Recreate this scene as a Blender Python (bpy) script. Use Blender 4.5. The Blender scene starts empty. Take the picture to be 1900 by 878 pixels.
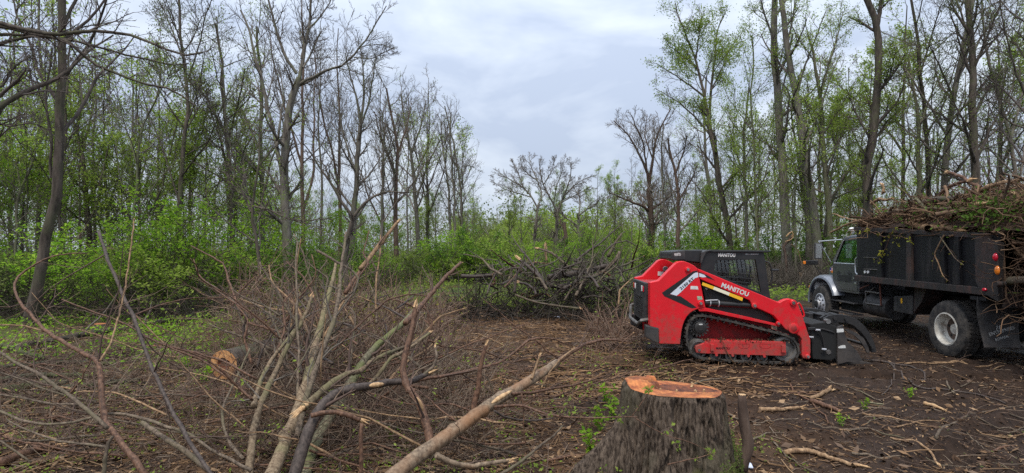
import bpy, bmesh, math, random
import numpy as np
from mathutils import Vector, Matrix
SC = bpy.context.scene
COL = SC.collection
random.seed(7)
RNG = np.random.default_rng(11)
R = math.radians

# ------------------------------------------------------------------ camera, sky, sun, exposure
CAM_H = 1.95; FPX = 1050.0; HZ = 460.0
cam_d = bpy.data.cameras.new('camera'); cam = bpy.data.objects.new('camera', cam_d); COL.objects.link(cam)
cam.location = (0, 0, CAM_H); cam.rotation_euler = (R(90), 0, 0)
cam_d.sensor_width = 36; cam_d.lens = 36*FPX/1900; cam_d.shift_y = (HZ-439)/1900
cam_d.clip_start = 0.05; cam_d.clip_end = 3000
SC.camera = cam
SUN_EL, SUN_AZ = 62, 200           # a high veiled sun behind the clouds, over the photographer's shoulder
w = bpy.data.worlds.new('World'); SC.world = w; w.use_nodes = True
nt = w.node_tree; nt.nodes.clear()
def N(nt, t, **k):
    n = nt.nodes.new(t)
    for a, b in k.items(): setattr(n, a, b)
    return n
out = N(nt, 'ShaderNodeOutputWorld'); bg = N(nt, 'ShaderNodeBackground')
sky = N(nt, 'ShaderNodeTexSky', sky_type='NISHITA', sun_disc=False)
sky.sun_elevation = R(SUN_EL); sky.sun_rotation = R(SUN_AZ); sky.air_density = 1.0; sky.dust_density = 1.0
tc = N(nt, 'ShaderNodeTexCoord'); mp = N(nt, 'ShaderNodeMapping'); mp.inputs['Scale'].default_value = (1.0, 1.0, 2.6)
mp.inputs['Location'].default_value = (0.65, 0.2, 0.35)
nz = N(nt, 'ShaderNodeTexNoise'); nz.inputs['Scale'].default_value = 2.9; nz.inputs['Detail'].default_value = 5; nz.inputs['Roughness'].default_value = .52
nz.inputs['Distortion'].default_value = .3
cr_ = N(nt, 'ShaderNodeValToRGB')
e = cr_.color_ramp.elements
e[0].position = .40; e[0].color = (5.0, 5.8, 7.3, 1); e[1].position = .63; e[1].color = (7.7, 8.45, 9.5, 1)
mx = N(nt, 'ShaderNodeMix', data_type='RGBA'); mx.inputs[0].default_value = .92
L = nt.links.new
L(tc.outputs['Generated'], mp.inputs[0]); L(mp.outputs[0], nz.inputs['Vector']); L(nz.outputs[0], cr_.inputs[0])
L(sky.outputs[0], mx.inputs[6]); L(cr_.outputs[0], mx.inputs[7])
# an overcast sky is brighter overhead than at the horizon
sxyz = N(nt, 'ShaderNodeSeparateXYZ'); L(tc.outputs['Generated'], sxyz.inputs[0])
ov = N(nt, 'ShaderNodeMapRange'); ov.inputs[1].default_value = 0; ov.inputs[2].default_value = 1; ov.inputs[3].default_value = .82; ov.inputs[4].default_value = 1.8; L(sxyz.outputs[2], ov.inputs[0])
sc_ = N(nt, 'ShaderNodeVectorMath', operation='SCALE'); L(mx.outputs[2], sc_.inputs[0]); L(ov.outputs[0], sc_.inputs['Scale']); L(sc_.outputs[0], bg.inputs[0])
bg.inputs[1].default_value = 0.060
L(bg.outputs[0], out.inputs[0])
sd = bpy.data.lights.new('sun', 'SUN'); sun = bpy.data.objects.new('sun', sd); COL.objects.link(sun)
sd.energy = 1.5; sd.angle = R(14); sd.color = (1, .93, .82)
az = R(SUN_AZ)
sdir = Vector((math.sin(az)*math.cos(R(SUN_EL)), math.cos(az)*math.cos(R(SUN_EL)), math.sin(R(SUN_EL))))
sun.rotation_euler = sdir.to_track_quat('Z', 'Y').to_euler()
sun.location = (0, 0, 60)
vs = SC.view_settings; vs.view_transform = 'Standard'; vs.look = 'None'; vs.exposure = 0.95; vs.gamma = 1
SC.cycles.max_bounces = 6; SC.cycles.diffuse_bounces = 3; SC.cycles.glossy_bounces = 2; SC.cycles.transmission_bounces = 3
SC.cycles.transparent_max_bounces = 6
SC.cycles.use_denoising = False
SC.cycles.use_adaptive_sampling = True; SC.cycles.adaptive_threshold = 0.012

# ------------------------------------------------------------------ materials
def mat(name, col, rough=.6, metal=0.0, noise=None, bump=None, col2=None, scale=(1, 1, 1), coord='Object', spec=.5, coat=0):
    """noise=(scale, detail, lo, hi) mixes col -> col2; bump=(scale, strength, distance)"""
    m = bpy.data.materials.new(name); m.use_nodes = True; t = m.node_tree; b = t.nodes['Principled BSDF']
    b.inputs['Base Color'].default_value = (*col, 1); b.inputs['Roughness'].default_value = rough; b.inputs['Metallic'].default_value = metal
    b.inputs['Specular IOR Level'].default_value = spec; b.inputs['Coat Weight'].default_value = coat
    c = N(t, 'ShaderNodeTexCoord'); mp = N(t, 'ShaderNodeMapping'); mp.inputs['Scale'].default_value = scale
    t.links.new(c.outputs[coord], mp.inputs[0])
    if noise:
        n = N(t, 'ShaderNodeTexNoise'); n.inputs['Scale'].default_value = noise[0]; n.inputs['Detail'].default_value = noise[1]; n.inputs['Roughness'].default_value = .62
        t.links.new(mp.outputs[0], n.inputs['Vector'])
        r = N(t, 'ShaderNodeValToRGB'); r.color_ramp.elements[0].position = noise[2]; r.color_ramp.elements[1].position = noise[3]
        r.color_ramp.elements[0].color = (*col, 1); r.color_ramp.elements[1].color = (*(col2 or col), 1)
        t.links.new(n.outputs[0], r.inputs[0]); t.links.new(r.outputs[0], b.inputs['Base Color'])
    if bump:
        n2 = N(t, 'ShaderNodeTexNoise'); n2.inputs['Scale'].default_value = bump[0]; n2.inputs['Detail'].default_value = 5
        t.links.new(mp.outputs[0], n2.inputs['Vector'])
        bp = N(t, 'ShaderNodeBump'); bp.inputs['Strength'].default_value = bump[1]; bp.inputs['Distance'].default_value = bump[2]
        t.links.new(n2.outputs[0], bp.inputs['Height']); t.links.new(bp.outputs[0], b.inputs['Normal'])
    return m

def bark(name, c1, c2, c3=None, nscale=9, stretch=.22, rough=.9, bstr=.6, bdist=.03, obj_rand=.5, spec=.2):
    """bark with vertical streaks, lichen patches and a tone that differs from tree to tree"""
    m = bpy.data.materials.new(name); m.use_nodes = True; t = m.node_tree; b = t.nodes['Principled BSDF']
    b.inputs['Roughness'].default_value = rough; b.inputs['Specular IOR Level'].default_value = spec
    c = N(t, 'ShaderNodeTexCoord'); mp = N(t, 'ShaderNodeMapping'); mp.inputs['Scale'].default_value = (1, 1, stretch)
    t.links.new(c.outputs['Object'], mp.inputs[0])
    n = N(t, 'ShaderNodeTexNoise'); n.inputs['Scale'].default_value = nscale; n.inputs['Detail'].default_value = 6; n.inputs['Roughness'].default_value = .65
    t.links.new(mp.outputs[0], n.inputs['Vector'])
    r = N(t, 'ShaderNodeValToRGB'); r.color_ramp.elements[0].position = .36; r.color_ramp.elements[1].position = .66
    r.color_ramp.elements[0].color = (*c1, 1); r.color_ramp.elements[1].color = (*c2, 1); t.links.new(n.outputs[0], r.inputs[0])
    src = r.outputs[0]
    if c3:
        n3 = N(t, 'ShaderNodeTexNoise'); n3.inputs['Scale'].default_value = 2.1; n3.inputs['Detail'].default_value = 5; t.links.new(c.outputs['Object'], n3.inputs['Vector'])
        r3 = N(t, 'ShaderNodeValToRGB'); r3.color_ramp.elements[0].position = .5; r3.color_ramp.elements[1].position = .64
        r3.color_ramp.elements[0].color = (0, 0, 0, 1); r3.color_ramp.elements[1].color = (.8, .8, .8, 1); t.links.new(n3.outputs[0], r3.inputs[0])
        x = N(t, 'ShaderNodeMix', data_type='RGBA'); t.links.new(r3.outputs[0], x.inputs[0]); t.links.new(src, x.inputs[6]); x.inputs[7].default_value = (*c3, 1); src = x.outputs[2]
    if obj_rand:
        oi = N(t, 'ShaderNodeObjectInfo'); mr = N(t, 'ShaderNodeMapRange'); mr.inputs[3].default_value = 1-obj_rand*.5; mr.inputs[4].default_value = 1+obj_rand*.5
        t.links.new(oi.outputs['Random'], mr.inputs[0])
        x = N(t, 'ShaderNodeVectorMath', operation='SCALE'); t.links.new(src, x.inputs[0]); t.links.new(mr.outputs[0], x.inputs['Scale']); src = x.outputs[0]
    t.links.new(src, b.inputs['Base Color'])
    bp = N(t, 'ShaderNodeBump'); bp.inputs['Strength'].default_value = bstr; bp.inputs['Distance'].default_value = bdist
    t.links.new(n.outputs[0], bp.inputs['Height']); t.links.new(bp.outputs[0], b.inputs['Normal'])
    return m

def island(name, cols, rough=.85, trans=0.0, spec=.10, obj_rand=0):
    """colour differs from piece to piece (leaf, chip, twig); trans lets light through a leaf"""
    m = bpy.data.materials.new(name); m.use_nodes = True; t = m.node_tree; b = t.nodes['Principled BSDF']
    b.inputs['Roughness'].default_value = rough; b.inputs['Specular IOR Level'].default_value = spec
    g = N(t, 'ShaderNodeNewGeometry'); r = N(t, 'ShaderNodeValToRGB'); el = r.color_ramp.elements
    while len(el) < len(cols): el.new(.5)
    for i, c in enumerate(cols): el[i].position = i/max(1, len(cols)-1); el[i].color = (*c, 1)
    t.links.new(g.outputs['Random Per Island'], r.inputs[0]); src = r.outputs[0]
    if obj_rand:
        oi = N(t, 'ShaderNodeObjectInfo'); hs = N(t, 'ShaderNodeHueSaturation'); mr = N(t, 'ShaderNodeMapRange')
        mr.inputs[3].default_value = 1-obj_rand; mr.inputs[4].default_value = 1+obj_rand
        t.links.new(oi.outputs['Random'], mr.inputs[0]); t.links.new(mr.outputs[0], hs.inputs['Value']); t.links.new(src, hs.inputs['Color']); src = hs.outputs[0]
    t.links.new(src, b.inputs['Base Color'])
    if trans:
        o = t.nodes['Material Output']; tr = N(t, 'ShaderNodeBsdfTranslucent'); ms = N(t, 'ShaderNodeMixShader'); ms.inputs[0].default_value = trans
        t.links.new(src, tr.inputs[0]); t.links.new(b.outputs[0], ms.inputs[1]); t.links.new(tr.outputs[0], ms.inputs[2]); t.links.new(ms.outputs[0], o.inputs[0])
    return m

M = {}
M['bark_grey'] = bark('bark_grey', (.075, .064, .054), (.20, .18, .152), (.13, .14, .08))
M['bark_dark'] = bark('bark_dark', (.042, .034, .028), (.13, .106, .086), (.085, .085, .05))
M['twig_bark'] = bark('twig_bark', (.085, .07, .06), (.21, .18, .155), obj_rand=.5)
M['twig_bark_dark'] = bark('twig_bark_dark', (.05, .04, .035), (.14, .115, .10), obj_rand=.5)
M['bark_mossy'] = bark('bark_mossy', (.07, .065, .045), (.17, .165, .11), (.12, .14, .055))
M['bark_brown'] = bark('bark_brown', (.06, .038, .03), (.15, .105, .08))
M['limb_pale'] = bark('limb_pale', (.085, .057, .036), (.27, .205, .135), (.15, .14, .07), nscale=36, stretch=.6, bdist=.006, obj_rand=.3)
M['limb_moss'] = bark('limb_moss', (.075, .065, .04), (.22, .20, .13), (.15, .165, .06), nscale=34, stretch=.5, bdist=.01, obj_rand=.2)
M['limb_wet'] = bark('limb_wet', (.030, .022, .019), (.10, .075, .062), nscale=40, stretch=.6, bdist=.006, rough=.6, spec=.3, obj_rand=.2)
M['limb_red'] = bark('limb_red', (.05, .026, .018), (.19, .105, .065), nscale=40, stretch=.6, bdist=.006, rough=.55, obj_rand=.3)
M['limb_log'] = bark('limb_log', (.085, .06, .042), (.29, .215, .145), (.25, .125, .06), nscale=30, stretch=.7, bdist=.006, rough=.6, obj_rand=.1)
M['log_moss'] = bark('log_moss', (.028, .027, .017), (.10, .095, .06), (.07, .088, .026), nscale=24, stretch=.6, bdist=.01, obj_rand=.2)
M['limb_grey'] = bark('limb_grey', (.05, .038, .028), (.195, .15, .11), (.125, .11, .065), nscale=36, stretch=.6, bdist=.008, obj_rand=.4)
M['limb_tan'] = bark('limb_tan', (.13, .075, .042), (.36, .24, .14), nscale=32, stretch=.6, bdist=.006, obj_rand=.3)
M['torn_wood'] = mat('torn_wood', (.30, .16, .07), .8, noise=(40, 4, .3, .7), col2=(.60, .41, .22), scale=(1, 1, .3), bump=(70, .5, .004))
M['cut_orange'] = mat('cut_orange', (.24, .05, .015), .75, noise=(11, 7, .34, .68), col2=(.68, .25, .07), bump=(50, .4, .006))
def rings(m, sc):
    t = m.node_tree; b = t.nodes['Principled BSDF']; src = b.inputs['Base Color'].links[0].from_socket; c = N(t, 'ShaderNodeTexCoord')
    wv = N(t, 'ShaderNodeTexWave', wave_type='RINGS', rings_direction='Z'); wv.inputs['Scale'].default_value = sc; wv.inputs['Distortion'].default_value = 2.5; wv.inputs['Detail'].default_value = 4; wv.inputs['Detail Scale'].default_value = 2; t.links.new(c.outputs['Object'], wv.inputs['Vector'])
    n = N(t, 'ShaderNodeTexNoise'); n.inputs['Scale'].default_value = 5; n.inputs['Detail'].default_value = 8; n.inputs['Roughness'].default_value = .7; t.links.new(c.outputs['Object'], n.inputs['Vector'])
    mr = N(t, 'ShaderNodeMapRange'); mr.inputs[1].default_value = 0; mr.inputs[2].default_value = 1; mr.inputs[3].default_value = .84; mr.inputs[4].default_value = 1.04; t.links.new(wv.outputs[0], mr.inputs[0])
    m2 = N(t, 'ShaderNodeMapRange'); m2.inputs[1].default_value = .38; m2.inputs[2].default_value = .58; m2.inputs[3].default_value = .45; m2.inputs[4].default_value = 1.0; t.links.new(n.outputs[0], m2.inputs[0])
    mu = N(t, 'ShaderNodeMath', operation='MULTIPLY'); t.links.new(mr.outputs[0], mu.inputs[0]); t.links.new(m2.outputs[0], mu.inputs[1])
    x = N(t, 'ShaderNodeVectorMath', operation='SCALE'); t.links.new(src, x.inputs[0]); t.links.new(mu.outputs[0], x.inputs['Scale']); t.links.new(x.outputs[0], b.inputs['Base Color'])
rings(M['cut_orange'], 9)
M['cut_tan'] = mat('cut_tan', (.36, .14, .045), .8, noise=(16, 6, .34, .66), col2=(.66, .36, .15), bump=(50, .4, .006))
M['heart_rot'] = mat('heart_rot', (.06, .02, .012), .9, noise=(14, 5, .35, .7), col2=(.22, .07, .03), bump=(30, .8, .02))
M['red'] = mat('red', (.70, .008, .018), .42, noise=(5, 6, .30, .85), col2=(.56, .010, .016), spec=.4, coat=0)
def dusty(m, z0, z1, col, amount=1.0):
    t = m.node_tree; b = t.nodes['Principled BSDF']; src = b.inputs['Base Color'].links[0].from_socket
    c = N(t, 'ShaderNodeTexCoord'); sx = N(t, 'ShaderNodeSeparateXYZ'); t.links.new(c.outputs['Object'], sx.inputs[0])
    mr = N(t, 'ShaderNodeMapRange'); mr.inputs[1].default_value = z1; mr.inputs[2].default_value = z0; mr.inputs[3].default_value = -.06; mr.inputs[4].default_value = .26; t.links.new(sx.outputs[2], mr.inputs[0])
    n = N(t, 'ShaderNodeTexNoise'); n.inputs['Scale'].default_value = 7; n.inputs['Detail'].default_value = 9; n.inputs['Roughness'].default_value = .72; t.links.new(c.outputs['Object'], n.inputs['Vector'])
    a = N(t, 'ShaderNodeMath', operation='ADD'); t.links.new(n.outputs[0], a.inputs[0]); t.links.new(mr.outputs[0], a.inputs[1])
    f = N(t, 'ShaderNodeMapRange'); f.inputs[1].default_value = .54; f.inputs[2].default_value = .82; f.inputs[4].default_value = .8*amount; t.links.new(a.outputs[0], f.inputs[0])
    x = N(t, 'ShaderNodeMix', data_type='RGBA'); t.links.new(f.outputs[0], x.inputs[0]); t.links.new(src, x.inputs[6]); x.inputs[7].default_value = (*col, 1); t.links.new(x.outputs[2], b.inputs['Base Color'])
    r = N(t, 'ShaderNodeMapRange'); r.inputs[3].default_value = b.inputs['Roughness'].default_value; r.inputs[4].default_value = .85; t.links.new(f.outputs[0], r.inputs[0]); t.links.new(r.outputs[0], b.inputs['Roughness'])
dusty(M['red'], .15, 1.3, (.16, .075, .055))
M['red_dirty_shade'] = mat('red_dirty_shade', (.42, .02, .022), .6, noise=(9, 8, .42, .72), col2=(.16, .035, .03), spec=.3)  # darker, dirt-mottled red; shade below the shelf is put into this colour
M['black'] = mat('black', (.012, .012, .013), .42, noise=(6, 6, .4, .8), col2=(.028, .026, .025))
M['black_dusty'] = mat('black_dusty', (.016, .016, .018), .6, noise=(5, 7, .42, .75), col2=(.06, .055, .052))
M['decal_black'] = mat('decal_black', (.012, .012, .013), .4)
M['rubber'] = mat('rubber', (.016, .015, .015), .85, noise=(7, 7, .40, .70), col2=(.10, .085, .07), bump=(40, .3, .01))
M['dark'] = mat('dark', (.008, .008, .008), .8)
M['steel'] = mat('steel', (.30, .29, .28), .45, .7, noise=(8, 6, .4, .7), col2=(.10, .085, .075))
M['worn_steel'] = mat('worn_steel', (.20, .19, .18), .55, .5, noise=(8, 6, .35, .7), col2=(.07, .06, .052))
M['chrome'] = mat('chrome', (.75, .77, .8), .25, .8)
M['alu'] = mat('alu', (.50, .51, .54), .4, .35, noise=(14, 6, .45, .75), col2=(.34, .33, .32))
M['rim_white'] = mat('rim_white', (.58, .56, .50), .55, noise=(7, 6, .42, .75), col2=(.20, .15, .11))
M['rim_dirt'] = mat('rim_dirt', (.11, .07, .05), .8, noise=(9, 6, .4, .7), col2=(.05, .035, .028))
M['decal_grey'] = mat('decal_grey', (.62, .66, .73), .4)
M['white'] = mat('white', (.78, .78, .78), .5)
M['off_white'] = mat('off_white', (.66, .66, .64), .55, noise=(30, 4, .4, .7), col2=(.5, .5, .48))
M['yellow'] = mat('yellow', (.85, .45, .02), .4)
M['cream'] = mat('cream', (.80, .74, .55), .45)
M['sticker_green'] = mat('sticker_green', (.10, .22, .15), .5, noise=(60, 2, .4, .6), col2=(.5, .55, .4))
M['lamp_red'] = mat('lamp_red', (.55, .006, .03), .2, coat=.5)
M['lamp_orange'] = mat('lamp_orange', (.80, .22, .02), .25, coat=.5)
M['lamp_white'] = mat('lamp_white', (.75, .75, .74), .2, coat=.5)
M['cab_grey'] = mat('cab_grey', (.050, .053, .060), .33, noise=(3, 6, .35, .75), col2=(.070, .070, .076), spec=.6, coat=.25)
M['fender_grey'] = mat('fender_grey', (.20, .22, .26), .32, .15, noise=(3, 6, .35, .75), col2=(.15, .165, .19), spec=.6, coat=.3)
M['box_black'] = mat('box_black', (.007, .007, .009), .52, spec=.35, noise=(5, 10, .52, .78), col2=(.04, .034, .033), scale=(1, 1, .16), bump=(3, .25, .05))
M['box_rust'] = mat('box_rust', (.022, .019, .018), .65, noise=(7, 10, .48, .72), col2=(.075, .036, .027), scale=(1, 1, .4))
M['rust'] = mat('rust', (.16, .05, .028), .8, noise=(12, 6, .35, .7), col2=(.07, .03, .022))
dusty(M['cab_grey'], .8, 1.5, (.085, .072, .062), .6); dusty(M['black_dusty'], .2, 1.0, (.085, .066, .054), .6); dusty(M['black'], .2, 1.6, (.045, .037, .032), .35)
M['letter_dark'] = mat('letter_dark', (.020, .020, .023), .5)
M['letter_flap'] = mat('letter_flap', (.34, .34, .33), .7)
M['flag_red'] = mat('flag_red', (.5, .05, .06), .5); M['flag_blue'] = mat('flag_blue', (.03, .05, .25), .5)
M['litter_white'] = mat('litter_white', (.62, .66, .80), .35)
M['leaf_bright'] = island('leaf_bright', [(.13, .28, .02), (.20, .38, .028), (.28, .45, .04), (.35, .50, .06)], .6, .55, obj_rand=.22)
M['leaf_spring'] = island('leaf_spring', [(.17, .26, .04), (.235, .345, .05), (.30, .40, .07), (.37, .45, .10)], .65, .55, obj_rand=.22)
M['leaf_olive'] = island('leaf_olive', [(.10, .135, .04), (.14, .18, .05), (.18, .215, .07)], .7, .45, obj_rand=.22)
M['leaf_deep'] = island('leaf_deep', [(.07, .14, .02), (.10, .19, .03), (.14, .24, .04)], .6, .45, obj_rand=.22)
M['leaf_yellow'] = island('leaf_yellow', [(.25, .27, .03), (.33, .30, .04), (.20, .26, .05)], .65, .4)
M['twig_haze'] = island('twig_haze', [(.11, .09, .078), (.17, .145, .125), (.22, .19, .165), (.13, .12, .09)], .9)
M['chip'] = island('chip', [(.045, .028, .02), (.12, .072, .04), (.22, .135, .075), (.10, .06, .035), (.33, .22, .13), (.07, .042, .03), (.17, .12, .085)], .9)
M['chip_dark'] = island('chip_dark', [(.022, .013, .009), (.042, .025, .017), (.075, .045, .028), (.15, .095, .058)], .9)
M['twig_mix'] = island('twig_mix', [(.06, .042, .034), (.12, .08, .06), (.20, .145, .105), (.085, .057, .048), (.28, .22, .16), (.14, .085, .06)], .85)
M['twig_red'] = island('twig_red', [(.11, .062, .045), (.20, .125, .09), (.15, .10, .08), (.30, .22, .16), (.085, .053, .042)], .85)
M['twig_grey'] = island('twig_grey', [(.03, .025, .021), (.065, .055, .047), (.11, .095, .078), (.17, .145, .12), (.045, .038, .03)], .85)
M['load_mix'] = island('load_mix', [(.025, .015, .011), (.085, .05, .032), (.17, .105, .065), (.05, .032, .023), (.12, .075, .05), (.26, .17, .105), (.06, .042, .032)], .88)
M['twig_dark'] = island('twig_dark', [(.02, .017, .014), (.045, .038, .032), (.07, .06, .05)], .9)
M['mulch'] = island('mulch', [(.10, .055, .03), (.20, .12, .065), (.32, .20, .11), (.14, .08, .045), (.07, .042, .028), (.26, .15, .08)], .9)
M['sawdust'] = island('sawdust', [(.34, .10, .03), (.55, .22, .08), (.22, .07, .03), (.62, .34, .15)], .9)
M['bark_chunk'] = island('bark_chunk', [(.035, .022, .017), (.09, .045, .028), (.30, .16, .07), (.06, .04, .03)], .9)

# dark rails the far end of the truck and machine glass
def glass(name, tint, alpha):
    m = bpy.data.materials.new(name); m.use_nodes = True; t = m.node_tree; t.nodes.clear()
    o = N(t, 'ShaderNodeOutputMaterial'); tr = N(t, 'ShaderNodeBsdfTransparent'); gl = N(t, 'ShaderNodeBsdfGlossy'); ms = N(t, 'ShaderNodeMixShader')
    tr.inputs[0].default_value = (*tint, 1); gl.inputs['Roughness'].default_value = .05; ms.inputs[0].default_value = alpha
    t.links.new(tr.outputs[0], ms.inputs[1]); t.links.new(gl.outputs[0], ms.inputs[2]); t.links.new(ms.outputs[0], o.inputs[0])
    return m
M['glass_green'] = glass('glass_green', (.74, .90, .80), .10)
M['glass_dark'] = glass('glass_dark', (.95, .97, .96), .06)

# ------------------------------------------------------------------ numpy geometry
def nrm(v): return v/np.maximum(np.linalg.norm(v, axis=-1, keepdims=True), 1e-9)
def mesh_from(name, V, quads=None, tris=None, smooth=True, m=None):
    me = bpy.data.meshes.new(name)
    V = np.asarray(V, np.float32); nq = 0 if quads is None else len(quads); n3 = 0 if tris is None else len(tris)
    me.vertices.add(len(V)); me.vertices.foreach_set('co', V.ravel())
    idx = []; tot = []
    if nq: idx.append(np.asarray(quads, np.int32).ravel()); tot.append(np.full(nq, 4, np.int32))
    if n3: idx.append(np.asarray(tris, np.int32).ravel()); tot.append(np.full(n3, 3, np.int32))
    idx = np.concatenate(idx); tot = np.concatenate(tot)
    me.loops.add(len(idx)); me.loops.foreach_set('vertex_index', idx)
    me.polygons.add(len(tot)); st = np.zeros(len(tot), np.int32); st[1:] = np.cumsum(tot)[:-1]
    me.polygons.foreach_set('loop_start', st); me.polygons.foreach_set('loop_total', tot)
    me.polygons.foreach_set('use_smooth', np.full(len(tot), smooth, bool))
    me.update(calc_edges=True)
    if m: me.materials.append(m if not isinstance(m, str) else M[m])
    return me
class Geo:
    def __init__(s): s.V = []; s.Q = []; s.T = []; s.n = 0
    def add(s, V, Q=None, T=None):
        if Q is not None and len(Q): s.Q.append(np.asarray(Q)+s.n)
        if T is not None and len(T): s.T.append(np.asarray(T)+s.n)
        s.V.append(np.asarray(V, float)); s.n += len(V)
    def tubes(s, P, Rr, sides):
        P = np.asarray(P, float); Rr = np.asarray(Rr, float)
        if P.ndim == 2: P = P[None]; Rr = Rr[None]
        n, m, _ = P.shape
        T = nrm(np.gradient(P, axis=1)); mean = nrm(P[:, -1]-P[:, 0])
        ref = np.where(np.abs(mean[:, 2:3]) > .8, np.array([[1., .1, 0]]), np.array([[0, 0, 1.]]))[:, None, :]
        u = nrm(np.cross(T, np.broadcast_to(ref, T.shape))); v = np.cross(T, u)
        a = np.arange(sides)*2*np.pi/sides
        ring = u[:, :, None]*np.cos(a)[None, None, :, None]+v[:, :, None]*np.sin(a)[None, None, :, None]
        V = (P[:, :, None]+ring*Rr[:, :, None, None]).reshape(-1, 3)
        i = np.arange(n)[:, None, None]*m*sides; j = np.arange(m-1)[None, :, None]*sides; k = np.arange(sides)[None, None, :]; k2 = (k+1) % sides
        Q = np.stack([i+j+k, i+j+k2, i+j+sides+k2, i+j+sides+k], -1).reshape(-1, 4)
        s.add(V, Q)
    def leaves(s, C, size, rng, up=.5, aspect=.55, D=None):
        n = len(C)
        if n == 0: return
        nn = nrm(rng.normal(size=(n, 3))+np.array([0, 0, up*2]))
        d = nrm(np.cross(nn, rng.normal(size=(n, 3))) if D is None else D)
        sd = np.cross(nn, d); L_ = (size*(.6+.8*rng.random(n)))[:, None]
        V = np.stack([C, C+d*L_*.5+sd*L_*aspect*.5, C+d*L_-nn*L_*.12, C+d*L_*.5-sd*L_*aspect*.5], 1).reshape(-1, 3)
        s.add(V, np.arange(n*4).reshape(n, 4))
    def mesh(s, name, m, smooth=True):
        return mesh_from(name, np.concatenate(s.V), np.concatenate(s.Q) if s.Q else None, np.concatenate(s.T) if s.T else None, smooth, m)
def resample(pts, n, smooth=2):
    p = np.asarray(pts, float); d = np.r_[0, np.cumsum(np.linalg.norm(np.diff(p, axis=0), axis=1))]
    dense = np.stack([np.interp(np.linspace(0, d[-1], n*3), d, p[:, k]) for k in range(p.shape[1])], 1)
    for _ in range(smooth*4): dense[1:-1] = (dense[:-2]+2*dense[1:-1]+dense[2:])/4
    return dense[np.linspace(0, n*3-1, n).round().astype(int)]
def grow(P, Rr, k, t0, t1, ang, lr, n, wob, up, rr, rng, tip=.3, rmin=0., taper=.6, lens=None):
    Nn, m, _ = P.shape
    Ls = np.linalg.norm(np.diff(P, axis=1), axis=2).sum(1) if lens is None else lens
    tt = (np.arange(k)[None]+rng.random((Nn, k)))/k; t = t0+(t1-t0)*tt
    f = t*(m-1); i = np.minimum(f.astype(int), m-2); w_ = (f-i)[..., None]; ix = np.arange(Nn)[:, None]
    pos = P[ix, i]*(1-w_)+P[ix, i+1]*w_; tan = nrm(P[ix, i+1]-P[ix, i]); rad = Rr[ix, i]*(1-w_[..., 0])+Rr[ix, i+1]*w_[..., 0]
    ref = np.where(np.abs(tan[..., 2:3]) > .9, np.array([1., 0, 0]), np.array([0, 0, 1.]))
    u = nrm(np.cross(tan, ref)); v = np.cross(tan, u)
    az = 2.4*np.arange(k)[None]+rng.random((Nn, 1))*6.28+rng.normal(size=(Nn, k))*.5
    an = ang*(1+.25*rng.normal(size=(Nn, k)))
    d = np.cos(an)[..., None]*tan+np.sin(an)[..., None]*(np.cos(az)[..., None]*u+np.sin(az)[..., None]*v)
    ln = Ls[:, None]*lr*(1-taper*tt)*(.65+.7*rng.random((Nn, k)))
    d = d.reshape(-1, 3); ln = ln.reshape(-1); pos = pos.reshape(-1, 3)
    Q = np.zeros((Nn*k, n, 3)); Q[:, 0] = pos
    for j in range(1, n):
        d = nrm(d+wob*rng.normal(size=d.shape)+np.array([0, 0, up])); Q[:, j] = Q[:, j-1]+d*(ln/(n-1))[:, None]
    r0 = np.maximum(rad.reshape(-1)*rr, rmin)
    return Q, np.maximum(r0[:, None]*np.linspace(1, tip, n)[None], rmin*.7)
# value noise for terrain and bark
def _h(ix, iy, iz, seed):
    h = (ix*374761393+iy*668265263+iz*2147483647+seed*1274126177) & 0xffffffff
    h = ((h ^ (h >> 13))*1274126177) & 0xffffffff
    return ((h ^ (h >> 16)) & 0xffff)/65535.0
def vnoise(x, y, z=None, seed=0):
    z = np.zeros_like(x) if z is None else z
    xi, yi, zi = (np.floor(a).astype(np.int64) for a in (x, y, z))
    fx, fy, fz = x-xi, y-yi, z-zi; fx, fy, fz = (a*a*(3-2*a) for a in (fx, fy, fz))
    o = 0
    for dx in (0, 1):
        for dy in (0, 1):
            for dz in (0, 1):
                o = o+_h(xi+dx, yi+dy, zi+dz, seed)*np.where(dx, fx, 1-fx)*np.where(dy, fy, 1-fy)*np.where(dz, fz, 1-fz)
    return o
def fbm(x, y, z=None, oct=4, seed=0):
    o = 0; a = .5
    for k in range(oct): o = o+a*(vnoise(x*2**k, y*2**k, None if z is None else z*2**k, seed+k)-.5); a *= .5
    return o

# ------------------------------------------------------------------ object helpers
def tag(o, label=None, cat=None, group=None, kind=None):
    if label: o['label'] = label
    if cat: o['category'] = cat
    if group: o['group'] = group
    if kind: o['kind'] = kind
    return o
def link(name, me, parent=None, loc=None):
    o = bpy.data.objects.new(name, me); COL.objects.link(o)
    if parent: o.parent = parent
    if loc is not None: o.location = loc
    return o
def empty(name, loc=(0, 0, 0), rz=0, label=None, cat=None, group=None):
    o = bpy.data.objects.new(name, None); COL.objects.link(o); o.location = loc; o.rotation_euler = (0, 0, rz); o.empty_display_size = .2
    return tag(o, label, cat, group)
def kids(o): return [c for c in bpy.data.objects if c.parent == o]
def copy_tree(root, children, loc, rz, sc=1, label=None, group=None):
    r = root.copy(); COL.objects.link(r); r.location = loc; r.rotation_euler = (0, 0, rz); r.scale = (sc, sc, sc) if np.isscalar(sc) else sc
    for c in children:
        d = c.copy(); COL.objects.link(d); d.parent = r
    if label: r['label'] = label
    if group: r['group'] = group
    return r
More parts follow.
